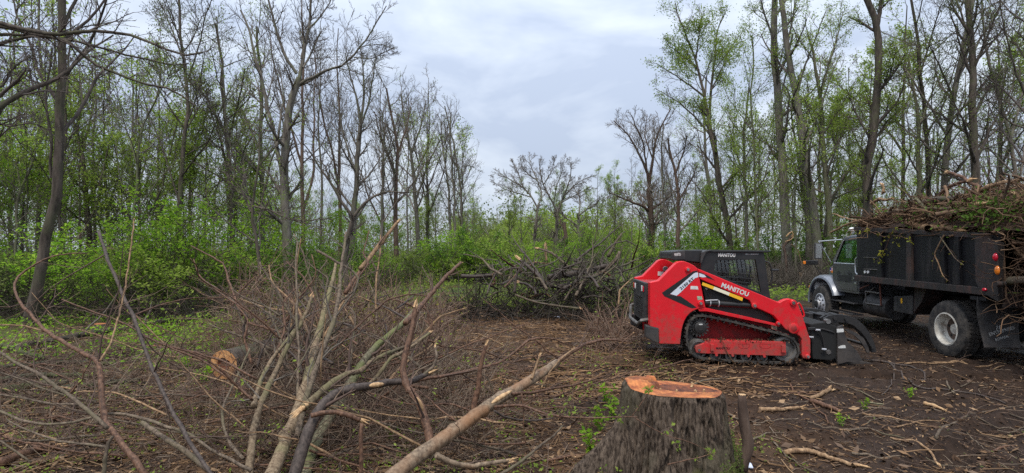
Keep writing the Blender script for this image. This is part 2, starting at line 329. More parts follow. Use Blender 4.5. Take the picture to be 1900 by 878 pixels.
class B:
    """collects shapes in one bmesh, then links them as ONE mesh object"""
    def __init__(s): s.b = bmesh.new()
    def box(s, x0, x1, y0, y1, z0, z1):
        vs = [s.b.verts.new((x, y, z)) for x in (x0, x1) for y in (y0, y1) for z in (z0, z1)]
        for f in ((0, 1, 3, 2), (4, 6, 7, 5), (0, 4, 5, 1), (2, 3, 7, 6), (0, 2, 6, 4), (1, 5, 7, 3)): s.b.faces.new([vs[i] for i in f])
        return s
    def prism(s, poly, y0, y1):
        """polygon in x,z extruded along y"""
        a = [s.b.verts.new((x, y0, z)) for x, z in poly]; c = [s.b.verts.new((x, y1, z)) for x, z in poly]; n = len(poly)
        s.b.faces.new(a); s.b.faces.new(c[::-1])
        for i in range(n): s.b.faces.new((a[i], c[i], c[(i+1) % n], a[(i+1) % n]))
        return s
    def ring(s, outer, inner, y0, y1):
        n = len(outer); A, Bq, C, D = ([s.b.verts.new((x, y, z)) for x, z in p] for p, y in ((outer, y0), (inner, y0), (outer, y1), (inner, y1)))
        for i in range(n):
            j = (i+1) % n
            s.b.faces.new((A[i], A[j], Bq[j], Bq[i])); s.b.faces.new((C[i], D[i], D[j], C[j]))
            s.b.faces.new((A[i], C[i], C[j], A[j])); s.b.faces.new((Bq[i], Bq[j], D[j], D[i]))
        return s
    def loft(s, rings, cap=True):
        rs = [[s.b.verts.new(p) for p in r] for r in rings]; n = len(rs[0])
        for a, c in zip(rs, rs[1:]):
            for i in range(n): s.b.faces.new((a[i], a[(i+1) % n], c[(i+1) % n], c[i]))
        if cap: s.b.faces.new(rs[0][::-1]); s.b.faces.new(rs[-1])
        return s
    def rod(s, p, q, r, n=10, r2=None):
        p = Vector(p); q = Vector(q); d = (q-p); r2 = r if r2 is None else r2
        t = d.normalized(); u = t.orthogonal().normalized(); v = t.cross(u)
        ring = lambda c, rr: [c+u*math.cos(i*2*math.pi/n)*rr+v*math.sin(i*2*math.pi/n)*rr for i in range(n)]
        return s.loft([ring(p, r), ring(q, r2)])
    def pipe(s, pts, r, n=8):
        pts = [Vector(p) for p in pts]; rings = []; ref = None
        for i, p in enumerate(pts):
            t = (pts[min(i+1, len(pts)-1)]-pts[max(i-1, 0)]).normalized()
            u = t.orthogonal().normalized() if ref is None else (ref-t*ref.dot(t)).normalized()
            ref = u; v = t.cross(u)
            rings.append([p+u*math.cos(k*2*math.pi/n)*r+v*math.sin(k*2*math.pi/n)*r for k in range(n)])
        return s.loft(rings)
    def lathe(s, prof, c=(0, 0, 0), n=32, cap=True):
        """profile [(radius, y)] turned about the y axis through c"""
        return s.loft([[(c[0]+r*math.cos(k*2*math.pi/n), c[1]+y, c[2]+r*math.sin(k*2*math.pi/n)) for k in range(n)] for r, y in prof], cap)
    def build(s, name, m, parent=None, bevel=0, smooth=False, seg=2):
        bmesh.ops.recalc_face_normals(s.b, faces=s.b.faces)
        if bevel:
            es = [e_ for e_ in s.b.edges if len(e_.link_faces) == 2 and e_.calc_face_angle(0) > .5]
            bmesh.ops.bevel(s.b, geom=es, offset=bevel, segments=seg, affect='EDGES', profile=.6, clamp_overlap=True)
        me = bpy.data.meshes.new(name); s.b.to_mesh(me); s.b.free()
        me.materials.append(M[m])
        if smooth:
            for p in me.polygons: p.use_smooth = True
            try: me.set_sharp_from_angle(angle=R(38))
            except Exception: pass
        return link(name, me, parent)
def lettering(body, size, m, parent, mtx, off=.0, shear=0, sx=1, ext=.0015, align='LEFT', spacing=1):
    cu = bpy.data.curves.new('lettering', 'FONT'); cu.body = body; cu.size = size; cu.extrude = ext; cu.offset = off; cu.shear = shear; cu.align_x = align; cu.space_character = spacing
    cu.resolution_u = 3
    t = bpy.data.objects.new('lettering', cu); COL.objects.link(t); bpy.context.view_layer.update()
    me = bpy.data.meshes.new_from_object(t.evaluated_get(bpy.context.evaluated_depsgraph_get()))
    bpy.data.objects.remove(t); me.materials.clear(); me.materials.append(M[m]); me.name = 'lettering'
    o = link('lettering', me, parent); o.matrix_local = mtx @ Matrix.Diagonal((sx, 1, 1, 1))
    return o
# rays from the camera position: where a point seen in the photograph stands in the world
CAMP = np.array([0, 0, CAM_H])
def ray(px, py): return np.array([(px-950)/FPX, 1.0, (HZ-py)/FPX])
def at(px, py, Y): return CAMP+ray(px, py)*Y
def on_ground(px, py, h=0.0):
    d = ray(px, py); return CAMP+d*((h-CAM_H)/d[2])
def pick(Mw, px, py, y):
    """local coordinates of the point of the plane local-y = y"""
    Mi = np.array(Mw.inverted()); o = Mi[:3, :3]@CAMP+Mi[:3, 3]; d = Mi[:3, :3]@ray(px, py)
    return o+d*((y-o[1])/d[1])
def zone(ox, oy, s): return lambda u, v: (ox+u*s, oy+v*s)
# ------------------------------------------------------------------ ground
def gh(x, y):
    x = np.asarray(x, float); y = np.asarray(y, float)
    f = np.clip((90-y)/60, 0, 1)
    z = fbm(x*.35+3, y*.35, oct=3, seed=5)*.16*f+fbm(x*1.7, y*1.7, oct=4, seed=9)*.07*f
    # flat, driven dirt under the machines
    d = np.clip((np.abs(x-4.2)-2.6)/1.2, 0, 1); e = np.clip((np.abs(y-9.9)-1.6)/1.0, 0, 1); k1 = np.maximum(d, e)
    d = np.clip((np.abs(x-9.1)-1.9)/1.0, 0, 1); e = np.clip((np.abs(y-12.2)-4.4)/1.0, 0, 1); k2 = np.maximum(d, e)
    return z*(.12+.88*np.minimum(k1, k2))
def graded(lo, a, b, hi, fine, growth=1.09):
    c = list(np.arange(a, b, fine)); s = fine; x = b
    while x < hi: c.append(x); s *= growth; x += s
    c.append(hi); s = fine; x = a-fine
    while x > lo: c.insert(0, x); s *= growth; x -= s
    c.insert(0, lo); return np.array(c)
RUTS = [([(7.7, 2.5), (7.9, 6.5), (7.75, 9.4)], .16), ([(9.9, 2.5), (10.05, 6), (10.0, 9.4)], .16), ([(1.6, 3.2), (3.2, 4.6), (5.4, 6.2), (8.2, 7.2), (11, 7.6)], .17), ([(2.9, 3.0), (4.3, 4.0), (6.2, 5.1), (8.6, 5.9), (12, 6.2)], .17),
        ([(-1.5, 9.7), (.5, 9.65), (2.1, 9.5)], .2), ([(-1.5, 11.3), (.5, 11.25), (2.1, 11.1)], .2), ([(4.6, 8.6), (6.5, 8.3), (9, 8.4)], .18)]
def micro(x, y):
    x = np.asarray(x, float); y = np.asarray(y, float); sh = x.shape; x = x.ravel(); y = y.ravel()
    nr_ = np.clip((16-y)/6, 0, 1)*np.clip((12-np.abs(x-1))/4, 0, 1); out_ = np.zeros_like(x); ok = nr_ > 0; xx, yy = x[ok], y[ok]
    z = fbm(xx*7, yy*7, oct=3, seed=21)*.06+fbm(xx*19, yy*13, oct=2, seed=31)*.034
    for pl, wd in RUTS:
        best = np.full(xx.shape, 9.)
        for (ax, ay), (bx, by) in zip(pl, pl[1:]):
            t = np.clip(((xx-ax)*(bx-ax)+(yy-ay)*(by-ay))/((bx-ax)**2+(by-ay)**2), 0, 1); best = np.minimum(best, np.hypot(xx-ax-t*(bx-ax), yy-ay-t*(by-ay)))
        best = best+fbm(xx*3, yy*3, oct=2, seed=6)*.10
        z = z-.085*np.exp(-(best/wd)**4)+.055*np.exp(-((best-wd*1.7)/(wd*.5))**2)+.012*np.sin((xx+yy)*38)*np.exp(-(best/wd)**4)
    out_[ok] = z*nr_[ok]; return out_.reshape(sh)
gx = graded(-260, -7, 9, 260, .055); gy = graded(-30, 3.2, 14, 420, .05)
X, Y = np.meshgrid(gx, gy); Zg = gh(X, Y)
Zg = Zg+micro(X, Y)
nx, ny = len(gx), len(gy); ii = (np.arange(ny-1)[:, None]*nx+np.arange(nx-1)[None]).ravel()
ground = link('ground', mesh_from('ground', np.stack([X, Y, Zg], -1).reshape(-1, 3), np.stack([ii, ii+1, ii+nx+1, ii+nx], 1)))
tag(ground, kind='structure')
def ground_mat():
    m = bpy.data.materials.new('ground'); m.use_nodes = True; t = m.node_tree; b = t.nodes['Principled BSDF']; Lk = t.links.new
    b.inputs['Roughness'].default_value = .85; b.inputs['Specular IOR Level'].default_value = .13
    c = N(t, 'ShaderNodeTexCoord')
    def noise(sc, det, lo, hi, c0, c1, stretch=(1, 1, 1), rough=.6):
        mp = N(t, 'ShaderNodeMapping'); mp.inputs['Scale'].default_value = stretch; Lk(c.outputs['Object'], mp.inputs[0])
        n = N(t, 'ShaderNodeTexNoise'); n.inputs['Scale'].default_value = sc; n.inputs['Detail'].default_value = det; n.inputs['Roughness'].default_value = rough; Lk(mp.outputs[0], n.inputs['Vector'])
        r = N(t, 'ShaderNodeValToRGB'); r.color_ramp.elements[0].position = lo; r.color_ramp.elements[1].position = hi
        r.color_ramp.elements[0].color = (*c0, 1); r.color_ramp.elements[1].color = (*c1, 1); Lk(n.outputs[0], r.inputs[0]); return r.outputs[0], n.outputs[0]
    def mixc(f, a, bb):
        x = N(t, 'ShaderNodeMix', data_type='RGBA'); Lk(f, x.inputs[0]); Lk(a, x.inputs[6]); Lk(bb, x.inputs[7]); return x.outputs[2]
    mud, h1 = noise(6, 9, .3, .72, (.011, .007, .0052), (.050, .030, .020), rough=.75)
    duff, _ = noise(16, 9, .34, .68, (.020, .012, .007), (.150, .083, .042), rough=.78)
    f1, _ = noise(.55, 5, .42, .60, (0, 0, 0), (1, 1, 1))
    base = mixc(f1, mud, duff)
    # the wet driven dirt right of the stump keeps the plain mud; leaf duff covers the uncut side
    sx = N(t, 'ShaderNodeSeparateXYZ'); Lk(c.outputs['Object'], sx.inputs[0])
    mr = N(t, 'ShaderNodeMapRange'); mr.inputs[1].default_value = 3.6; mr.inputs[2].default_value = 1.4; Lk(sx.outputs[0], mr.inputs[0])
    base = mixc(mr.outputs[0], mud, base)
    # forest floor greens far left and far back
    moss, _ = noise(14, 7, .35, .7, (.035, .05, .014), (.085, .13, .028))
    f2, _ = noise(.9, 5, .40, .56, (0, 0, 0), (1, 1, 1))
    m1 = N(t, 'ShaderNodeMapRange'); m1.inputs[1].default_value = 10.5; m1.inputs[2].default_value = 15; Lk(sx.outputs[1], m1.inputs[0])
    m2 = N(t, 'ShaderNodeMapRange'); m2.inputs[1].default_value = -3.2; m2.inputs[2].default_value = -6; Lk(sx.outputs[0], m2.inputs[0])
    mm = N(t, 'ShaderNodeMath', operation='MULTIPLY'); Lk(m1.outputs[0], mm.inputs[0]); Lk(m2.outputs[0], mm.inputs[1])
    m3 = N(t, 'ShaderNodeMapRange'); m3.inputs[1].default_value = 19; m3.inputs[2].default_value = 25; Lk(sx.outputs[1], m3.inputs[0])
    ma = N(t, 'ShaderNodeMath', operation='MAXIMUM'); Lk(mm.outputs[0], ma.inputs[0]); Lk(m3.outputs[0], ma.inputs[1])
    mk = N(t, 'ShaderNodeMath', operation='MULTIPLY'); Lk(ma.outputs[0], mk.inputs[0]); Lk(f2, mk.inputs[1])
    Lk(mixc(mk.outputs[0], base, moss), b.inputs['Base Color'])
    wet, _ = noise(1.3, 4, .45, .6, (.55, .55, .55), (.92, .92, .92)); Lk(wet, b.inputs['Roughness'])
    n2 = N(t, 'ShaderNodeTexNoise'); n2.inputs['Scale'].default_value = 30; n2.inputs['Detail'].default_value = 8; Lk(c.outputs['Object'], n2.inputs['Vector'])
    bp = N(t, 'ShaderNodeBump'); bp.inputs['Strength'].default_value = .8; bp.inputs['Distance'].default_value = .03; Lk(n2.outputs[0], bp.inputs['Height']); Lk(bp.outputs[0], b.inputs['Normal'])
    return m
ground.data.materials.append(ground_mat())

# ------------------------------------------------------------------ trees traced from the photograph, each at its own distance
def stem3(zf, pts, Y, dy=0, w0=10, w1=4, s=.5, n=14, base=False, rng=RNG):
    px = [zf(*p) for p in pts]; m = len(px)
    P = np.array([at(x, y, Y+dy*i/max(1, m-1)) for i, (x, y) in enumerate(px)])
    if base: P = np.vstack([[P[0, 0]+rng.normal()*.05, P[0, 1], -.15], P]) if P[0, 2] > .1 else P
    Q = resample(P, n, 1); k = s/FPX*Y/2
    Q[1:-1] += rng.normal(size=(n-2, 3))*.012*np.linalg.norm(Q[-1]-Q[0])/n*3
    return Q, np.interp(np.linspace(0, 1, n), [0, 1], [w0*k, w1*k])
def tree(label, Y, zf, s, stems, bk='bark_grey', leaf=None, nleaf=0, ls=.13, k=(9, 6, 5), up=.06, group=None, name='tree', seed=1, t0=.3, lr=(.34, .5, .5), rmin=.008, cat='tree', ang=.75, lzmax=99):
    rng = np.random.default_rng(seed)
    SS = [stem3(zf, p, Y, dy, w0, w1, s, base=(i == 0), rng=rng) for i, (p, w0, w1, dy) in enumerate(stems)]
    o = SS[0][0][0].copy(); o[2] = 0
    g = Geo()
    for P, Rr in SS:
        r2 = Rr.copy()
        if P is SS[0][0]: r2[0] *= 1.35; r2[1] *= 1.05
        g.tubes(P-o, r2, 9)
    P = np.stack([a for a, _ in SS])-o; Rr = np.stack([b_ for _, b_ in SS])
    root = empty(name, o, 0, label, cat, group)
    link('trunk', g.mesh('trunk', bk), root)
    g2 = Geo()
    Ls = np.linalg.norm(np.diff(P, axis=1), axis=2).sum(1)
    A, Ar = grow(P, Rr, k[0], t0, 1., ang, lr[0], 7, .10, up, .5, rng, rmin=rmin*1.5, lens=np.maximum(Ls, .42*Ls.max())); g2.tubes(A, Ar, 5)
    Bq, Br = grow(A, Ar, k[1], .15, 1., .7, lr[1], 5, .09, up*.7, .6, rng, rmin=rmin); g2.tubes(Bq, Br, 3)
    C, Cr = grow(Bq, Br, k[2], .15, 1., .65, lr[2], 3, .07, up*.5, .7, rng, rmin=rmin*.8); g2.tubes(C, Cr, 3)
    link('branch_work', g2.mesh('branch_work', 'twig_bark_dark' if bk == 'bark_dark' else 'twig_bark'), root)
    if leaf and nleaf:
        wl = np.linalg.norm(C[:, -1]-C[:, 0], axis=1)**1.5; ci = rng.choice(len(C), int(nleaf*2.8), p=wl/wl.sum()); tl = rng.random((len(ci), 1)); c = C[ci, 0]*(1-tl)+C[ci, -1]*tl
        # leaves gather in clumps: whole sprays stay bare
        keep = (vnoise(c[:, 0]*.7+seed, c[:, 1]*.7, c[:, 2]*.7, seed) > .38) & (c[:, 2] < lzmax)
        c = c[keep]; c = c+rng.normal(size=c.shape)*ls*.9
        g3 = Geo(); g3.leaves(c, ls*.56, rng, .35); link('crown', g3.mesh('crown', leaf, False), root)
    return root
z5 = zone(0, 0, .501); z7 = zone(400, 0, .5464); z8 = zone(780, 260, .387); zr = zone(1100, 0, .5468); z6 = zone(0, 440, .499)
T = tree
# left edge
T('dark straight trunk leaning right at the left edge, base in green ground plants', 14.4, zone(0, 0, 1), .8,
  [([(54, 604), (64, 560), (77, 505), (90, 440), (95, 400), (99, 350), (110, 310), (117, 280), (108, 240), (107, 215), (112, 150), (116, 50), (117, -60), (118, -160)], 24, 13, 0),
   ([(97, 330), (93, 300), (98, 270), (92, 240), (85, 190), (90, 140), (97, 90)], 7, 3, -.3), ([(117, 50), (150, -20), (165, -90)], 8, 4, .6), ([(116, 20), (80, -60), (60, -120)], 7, 3, 1)],
  'bark_dark', 'leaf_spring', 300, .1, (8, 5, 4), seed=3, t0=.45)
T('tree beyond the left edge reaching long dark drooping boughs across the sky', 8.2, z5, .501,
  [([(-90, 1000), (-100, 600), (-90, 250), (-80, 60), (-60, -200)], 60, 34, 0),
   ([(-90, 60), (0, 85), (100, 110), (200, 140), (240, 122), (330, 118), (420, 122), (500, 130), (580, 165), (680, 210), (750, 195)], 18, 6, -.6),
   ([(-85, 200), (0, 160), (110, 135), (220, 125)], 18, 6, .2), ([(-90, 100), (0, 92), (130, 130), (260, 155), (330, 235), (440, 275), (560, 320), (640, 330), (720, 390)], 16, 6, .6),
   ([(-90, 130), (100, 128), (270, 150), (380, 180), (450, 200), (520, 215), (640, 245), (700, 235)], 13, 5, .9),
   ([(-90, 470), (0, 395), (90, 340), (170, 308), (220, 290), (280, 240), (340, 180), (420, 130)], 24, 6, 1.4), ([(-90, 320), (0, 330), (60, 240), (130, 200)], 12, 4, .5),
   ([(-90, 420), (30, 470), (120, 455), (200, 490)], 8, 3, .6)],
  'bark_dark', None, 0, .1, (9, 5, 4), up=-.02, seed=4, t0=.25, lr=(.2, .5, .5), rmin=.004)
T('stout dark tree with crooked limbs behind the leafy shrubs at left', 24, z5, .501,
  [([(330, 860), (318, 700), (308, 600), (300, 540), (285, 500)], 22, 15, 0), ([(300, 540), (270, 440), (250, 300), (240, 200)], 12, 4, 0), ([(305, 560), (330, 470), (350, 360), (340, 240)], 11, 3, 1), ([(320, 650), (380, 690), (400, 740), (430, 780)], 12, 6, -1), ([(285, 500), (300, 400), (290, 300)], 10, 3, .6)],
  'bark_dark', 'leaf_olive', 900, .14, (9, 6, 4), seed=5)
T('slim mossy green pole tree curving upward between two dark trunks at left', 19, z5, .501,
  [([(492, 860), (500, 760), (505, 600), (515, 520), (530, 460), (560, 410), (590, 330), (600, 240), (580, 150)], 12, 4, 0), ([(505, 600), (470, 480), (440, 400)], 5, 2, 1), ([(545, 430), (600, 330), (640, 250)], 5, 2, -1)],
  'bark_mossy', 'leaf_olive', 1500, .12, (9, 6, 4), seed=6)
T('tall dark tree with fine bare twigs and a kink halfway up its trunk', 22, z5, .501,
  [([(655, 860), (665, 740), (680, 600), (688, 500), (705, 420), (705, 400), (690, 270), (670, 150), (665, 60), (660, -40)], 20, 8, 0), ([(690, 250), (640, 120), (600, 20)], 7, 3, 1), ([(695, 300), (740, 160), (760, 60), (790, -20)], 6, 3, -1), ([(690, 480), (720, 430), (760, 360)], 6, 2, 0)],
  'bark_dark', 'leaf_olive', 900, .12, (11, 7, 5), seed=7)
T('leaning dark tree with a long bare stem beside the fork tree', 23, z5, .501,
  [([(950, 880), (930, 760), (890, 640), (850, 530), (820, 450), (770, 370), (720, 310)], 17, 5, 0), ([(850, 530), (835, 440), (830, 300), (810, 150), (800, 60)], 10, 3, 1), ([(890, 640), (900, 560), (960, 470)], 7, 3, -.6)],
  'bark_grey', 'leaf_olive', 700, .12, (10, 6, 5), seed=8)
T('thin mossy trunk bending right low at the far left', 20, z5, .501, [([(60, 870), (58, 760), (75, 690), (110, 640), (130, 580), (140, 520), (150, 420)], 13, 5, 0), ([(75, 690), (60, 600), (20, 520)], 6, 3, 0)], 'bark_mossy', 'leaf_spring', 1200, .12, (9, 6, 4), seed=9)
T('slender dark trunk standing just right of the leaning edge trunk', 21, z5, .501, [([(222, 860), (225, 740), (235, 600), (250, 470), (245, 330), (262, 180), (260, 60)], 13, 5, 0), ([(240, 560), (300, 420), (330, 330)], 6, 2, 1)], 'bark_dark', 'leaf_spring', 900, .12, (9, 6, 4), seed=10)
# the big forked tree and its neighbours
T('big forked tree with a broken top stub and one long limb out to the right', 21, z7, .5464,
  [([(248, 860), (240, 780), (235, 700), (230, 620), (238, 500), (245, 400), (262, 320), (285, 265)], 36, 21, 0),
   ([(285, 265), (296, 210), (305, 150), (315, 100), (322, 40), (330, -60)], 13, 6, .3), ([(275, 250), (250, 215), (230, 180), (205, 100), (185, 20), (165, -80)], 11, 5, -.4),
   ([(285, 285), (330, 262), (370, 240), (430, 225), (470, 190), (515, 130), (550, 70), (580, 20)], 10, 3, -.8), ([(298, 230), (318, 195), (335, 160), (352, 118)], 7, 5, .3),
   ([(315, 100), (350, 65), (385, 15), (410, -40)], 7, 2, .5), ([(470, 195), (530, 200), (600, 165)], 4, 2, -.4), ([(428, 225), (500, 155), (560, 150), (610, 170)], 4, 2, .2),
   ([(228, 610), (208, 500), (185, 400), (160, 290), (132, 170), (110, 90), (85, 35)], 16, 6, .8), ([(208, 500), (225, 380), (232, 320), (215, 220)], 9, 3, 1.2), ([(290, 200), (300, 150), (285, 105)], 6, 4, .5)],
  'bark_grey', 'leaf_spring', 2600, .11, (11, 8, 5), seed=12, t0=.25, lr=(.26, .5, .5), lzmax=7.0, rmin=.006)
T('slender grey tree with upright forks right of the forked giant', 27, z7, .5464,
  [([(462, 850), (470, 700), (478, 600), (485, 500), (492, 420)], 22, 14, 0), ([(492, 420), (480, 340), (455, 250), (440, 180)], 9, 3, 0), ([(492, 420), (505, 330), (500, 220), (490, 160)], 10, 3, .5), ([(490, 440), (520, 350), (535, 260), (545, 190)], 8, 3, -.5), ([(478, 600), (440, 480), (420, 380), (410, 320)], 8, 3, 1)],
  'bark_grey', 'leaf_olive', 500, .11, (10, 7, 5), up=.1, seed=13)
T('dead bent tree with arching bare boughs behind the thicket', 17.5, z7, .5464,
  [([(440, 880), (450, 800), (468, 740)], 22, 15, 0), ([(468, 740), (430, 690), (390, 620), (345, 555), (325, 520), (290, 480)], 12, 3, -.5), ([(470, 735), (500, 695), (540, 665), (580, 650), (630, 655), (690, 650)], 11, 3, .5), ([(390, 620), (370, 560), (330, 540)], 6, 2, .3)],
  'bark_dark', None, 0, .1, (8, 5, 4), seed=14, lr=(.25, .5, .5))
T('low dark sapling with a drooping horizontal bough under the forked giant', 15.5, z7, .5464,
  [([(150, 900), (135, 800), (120, 720), (150, 560), (150, 450)], 15, 4, 0), ([(128, 700), (180, 712), (240, 742), (300, 752), (365, 742)], 7, 3, -.3), ([(120, 720), (85, 640), (40, 590)], 7, 2, .3)],
  'bark_dark', 'leaf_bright', 260, .09, (8, 5, 4), seed=15)
T('straight mossy tree close left of the forked giant', 25, z7, .5464, [([(160, 860), (160, 740), (155, 600), (150, 460), (160, 330), (150, 200), (140, 90)], 22, 7, 0), ([(155, 520), (100, 400), (60, 330)], 8, 3, 1)], 'bark_mossy', 'leaf_spring', 1600, .12, (11, 6, 5), seed=16)
T('dark tree with two stems left of the mossy straight one', 24, z7, .5464, [([(60, 860), (58, 720), (45, 600), (40, 480), (30, 330), (20, 200), (0, 80)], 20, 6, 0), ([(50, 640), (10, 420), (-40, 300)], 10, 3, 1), ([(40, 480), (80, 340), (100, 230)], 8, 3, -1)], 'bark_dark', 'leaf_spring', 900, .12, (11, 6, 5), seed=17)
T('reddish twiggy tree thick with fine shoots, centre left', 34, z7, .5464, [([(610, 860), (612, 740), (610, 620), (622, 520), (610, 440), (590, 370), (580, 300)], 20, 6, 0), ([(620, 520), (650, 430), (665, 350)], 8, 3, 1), ([(612, 600), (560, 470), (540, 380)], 8, 3, -1)], 'bark_brown', 'leaf_olive', 300, .12, (11, 7, 5), up=.12, seed=18)
T('pale trunked tree with a rounded crown, third from the clearing edge', 38, z7, .5464, [([(690, 860), (685, 740), (672, 600), (660, 480), (640, 400), (630, 320)], 18, 5, 0), ([(665, 520), (700, 420), (715, 340)], 8, 3, 1), ([(680, 680), (720, 560), (760, 480)], 8, 3, 0)], 'bark_grey', 'leaf_spring', 1600, .15, (11, 7, 5), up=.1, seed=19)
T('tall thin grey pole tree, the last at the clearing edge on the left', 40, z7, .5464, [([(840, 870), (838, 760), (832, 640), (825, 560), (808, 480), (790, 420), (778, 360)], 10, 4, 0), ([(830, 640), (850, 560), (880, 570)], 5, 2, 1)], 'bark_grey', 'leaf_olive', 200, .14, (13, 6, 5), up=.12, seed=20, t0=.2)
T('twin thin grey pole tree close left of the clearing edge', 40, z7, .5464, [([(815, 870), (812, 740), (806, 620), (800, 520), (795, 440), (800, 380)], 10, 4, 0), ([(800, 868), (795, 740), (790, 620), (770, 500), (765, 410)], 9, 4, 1)], 'bark_grey', 'leaf_olive', 200, .14, (13, 6, 5), up=.12, seed=21, t0=.2)
T('slim bare tree in front of the brown treetops, centre left', 33, z7, .5464, [([(560, 860), (565, 720), (570, 560), (575, 450), (565, 380)], 13, 4, 0), ([(570, 560), (600, 460), (620, 400)], 5, 2, 0)], 'bark_grey', 'leaf_olive', 200, .12, (12, 7, 5), up=.12, seed=22)
# centre of the gap
T('spreading bare oak with a broad fan of fine twigs in the middle of the gap', 62, z8, .387,
  [([(652, 545), (650, 480), (656, 400), (655, 350)], 22, 15, 0), ([(655, 350), (640, 310), (615, 265), (590, 215), (575, 160), (570, 110)], 11, 3, 0), ([(655, 350), (675, 300), (700, 240), (720, 180), (725, 110)], 10, 3, 1), ([(690, 265), (740, 215), (780, 190), (820, 175)], 6, 2, 1), ([(590, 215), (630, 150), (645, 90)], 6, 2, 1), ([(675, 300), (730, 270), (790, 240), (830, 235)], 6, 2, -1), ([(640, 310), (650, 230), (680, 150), (690, 100)], 6, 2, -1)],
  'bark_grey', None, 0, .1, (12, 9, 7), up=.0, seed=24, rmin=.012, t0=.2, lr=(.34, .55, .5), ang=.6)
T('second spreading bare oak left of the first with boughs reaching far left', 60, z8, .387,
  [([(548, 545), (548, 460), (556, 380), (562, 325)], 18, 12, 0), ([(562, 325), (535, 275), (495, 228), (435, 192), (375, 155)], 9, 3, 0), ([(562, 325), (585, 260), (560, 190), (530, 130), (520, 80)], 8, 3, 1), ([(535, 275), (470, 255), (400, 235), (350, 200)], 6, 2, 0), ([(495, 228), (470, 160), (440, 100)], 6, 2, 1), ([(565, 200), (490, 140), (480, 90)], 5, 2, -1)],
  'bark_grey', None, 0, .1, (12, 9, 7), up=.0, seed=27, rmin=.012, t0=.2, lr=(.34, .55, .5), ang=.6)
T('bare crooked tree with a second bough crown right of the spreading oak', 55, z8, .387,
  [([(768, 560), (768, 500), (755, 420), (760, 370)], 18, 13, 0), ([(755, 410), (715, 385), (685, 365), (670, 330)], 8, 3, 0), ([(760, 370), (765, 310), (760, 260), (740, 240)], 9, 3, 1), ([(762, 360), (800, 330), (845, 305), (860, 280)], 8, 3, -1)],
  'bark_grey', None, 0, .1, (11, 7, 5), seed=25, rmin=.014)
T('broken grey trunk with torn top standing behind the brush heap', 40, z8, .387, [([(702, 560), (700, 500), (694, 440), (690, 395)], 20, 17, 0), ([(694, 440), (672, 400), (668, 370)], 8, 4, 0)], 'bark_brown', None, 0, .1, (2, 3, 3), seed=26, lr=(.12, .5, .5))
# right side
T('bare wide forking tree left of the loader cab', 38, zr, .5468,
  [([(197, 872), (198, 810), (200, 760), (195, 700), (190, 640)], 26, 16, 0), ([(190, 640), (200, 560), (215, 470), (240, 410), (265, 370)], 12, 3, 0), ([(195, 720), (170, 700), (140, 690), (95, 670), (55, 655)], 10, 3, -1), ([(202, 710), (230, 690), (260, 670), (275, 650)], 9, 4, 1), ([(190, 600), (165, 540), (145, 500), (115, 450), (70, 410)], 10, 3, .5), ([(192, 650), (180, 560), (170, 480), (130, 390)], 8, 3, -1), ([(205, 545), (175, 460), (185, 390)], 6, 2, 1)],
  'bark_brown', None, 0, .1, (11, 8, 5), up=.06, seed=30, rmin=.011, lr=(.36, .5, .5))
T('thin straight bare tree immediately right of the wide forking one', 36, zr, .5468, [([(245, 872), (243, 780), (240, 690), (235, 600), (232, 500), (240, 420)], 9, 4, 0)], 'bark_grey', None, 0, .1, (14, 6, 5), up=.1, seed=31)
T('dark bare tree with reddish buds behind the loader cab', 34, zr, .5468, [([(287, 872), (290, 760), (292, 660), (280, 590), (262, 520), (255, 470)], 18, 6, 0), ([(292, 680), (340, 600), (355, 560)], 8, 3, 1), ([(280, 590), (310, 510), (320, 460)], 7, 3, -1)], 'bark_brown', 'leaf_olive', 200, .12, (11, 7, 5), seed=32)
T('tall leafy tree with bright spring crown left of the big bare pillar trunk', 33, zr, .5468,
  [([(468, 868), (462, 780), (445, 690), (430, 640), (420, 560), (402, 470), (392, 390)], 22, 16, 0), ([(392, 390), (375, 310), (355, 230), (330, 150), (290, 60), (280, 10)], 11, 3, 0), ([(395, 400), (400, 300), (415, 200), (420, 110), (450, 40)], 10, 3, 1), ([(380, 330), (330, 290), (270, 250), (215, 215)], 7, 2, -1), ([(360, 240), (320, 200), (250, 150)], 6, 2, .5), ([(400, 460), (340, 390), (280, 340), (210, 300)], 7, 2, 1.5), ([(350, 200), (360, 120), (370, 40)], 6, 2, -.5), ([(400, 310), (440, 230), (470, 150)], 6, 2, 1)],
  'bark_dark', 'leaf_spring', 8500, .17, (9, 7, 5), seed=33, t0=.2, lr=(.34, .5, .55))
T('pale straight trunk behind the bright leafy crown', 40, zr, .5468, [([(405, 830), (400, 720), (392, 600), (380, 500), (378, 400), (385, 260)], 14, 6, 0)], 'bark_grey', 'leaf_spring', 1200, .17, (12, 6, 5), seed=34)
T('big bare pillar trunk rising straight behind the loader cab, splintered stub at its foot', 30.5, zr, .5468,
  [([(657, 955), (655, 860), (650, 720), (645, 600), (640, 500), (632, 380), (625, 240), (617, 100), (618, -40), (622, -160)], 34, 17, 0), ([(630, 350), (660, 240), (665, 130)], 7, 3, 1), ([(620, 150), (585, 60), (560, -40)], 8, 3, -1), ([(640, 520), (560, 470), (520, 420)], 5, 2, -1), ([(618, 60), (680, -40), (720, -120)], 9, 3, 0)],
  'bark_grey', 'leaf_spring', 1600, .14, (9, 6, 5), seed=35, t0=.3, lr=(.18, .5, .5))
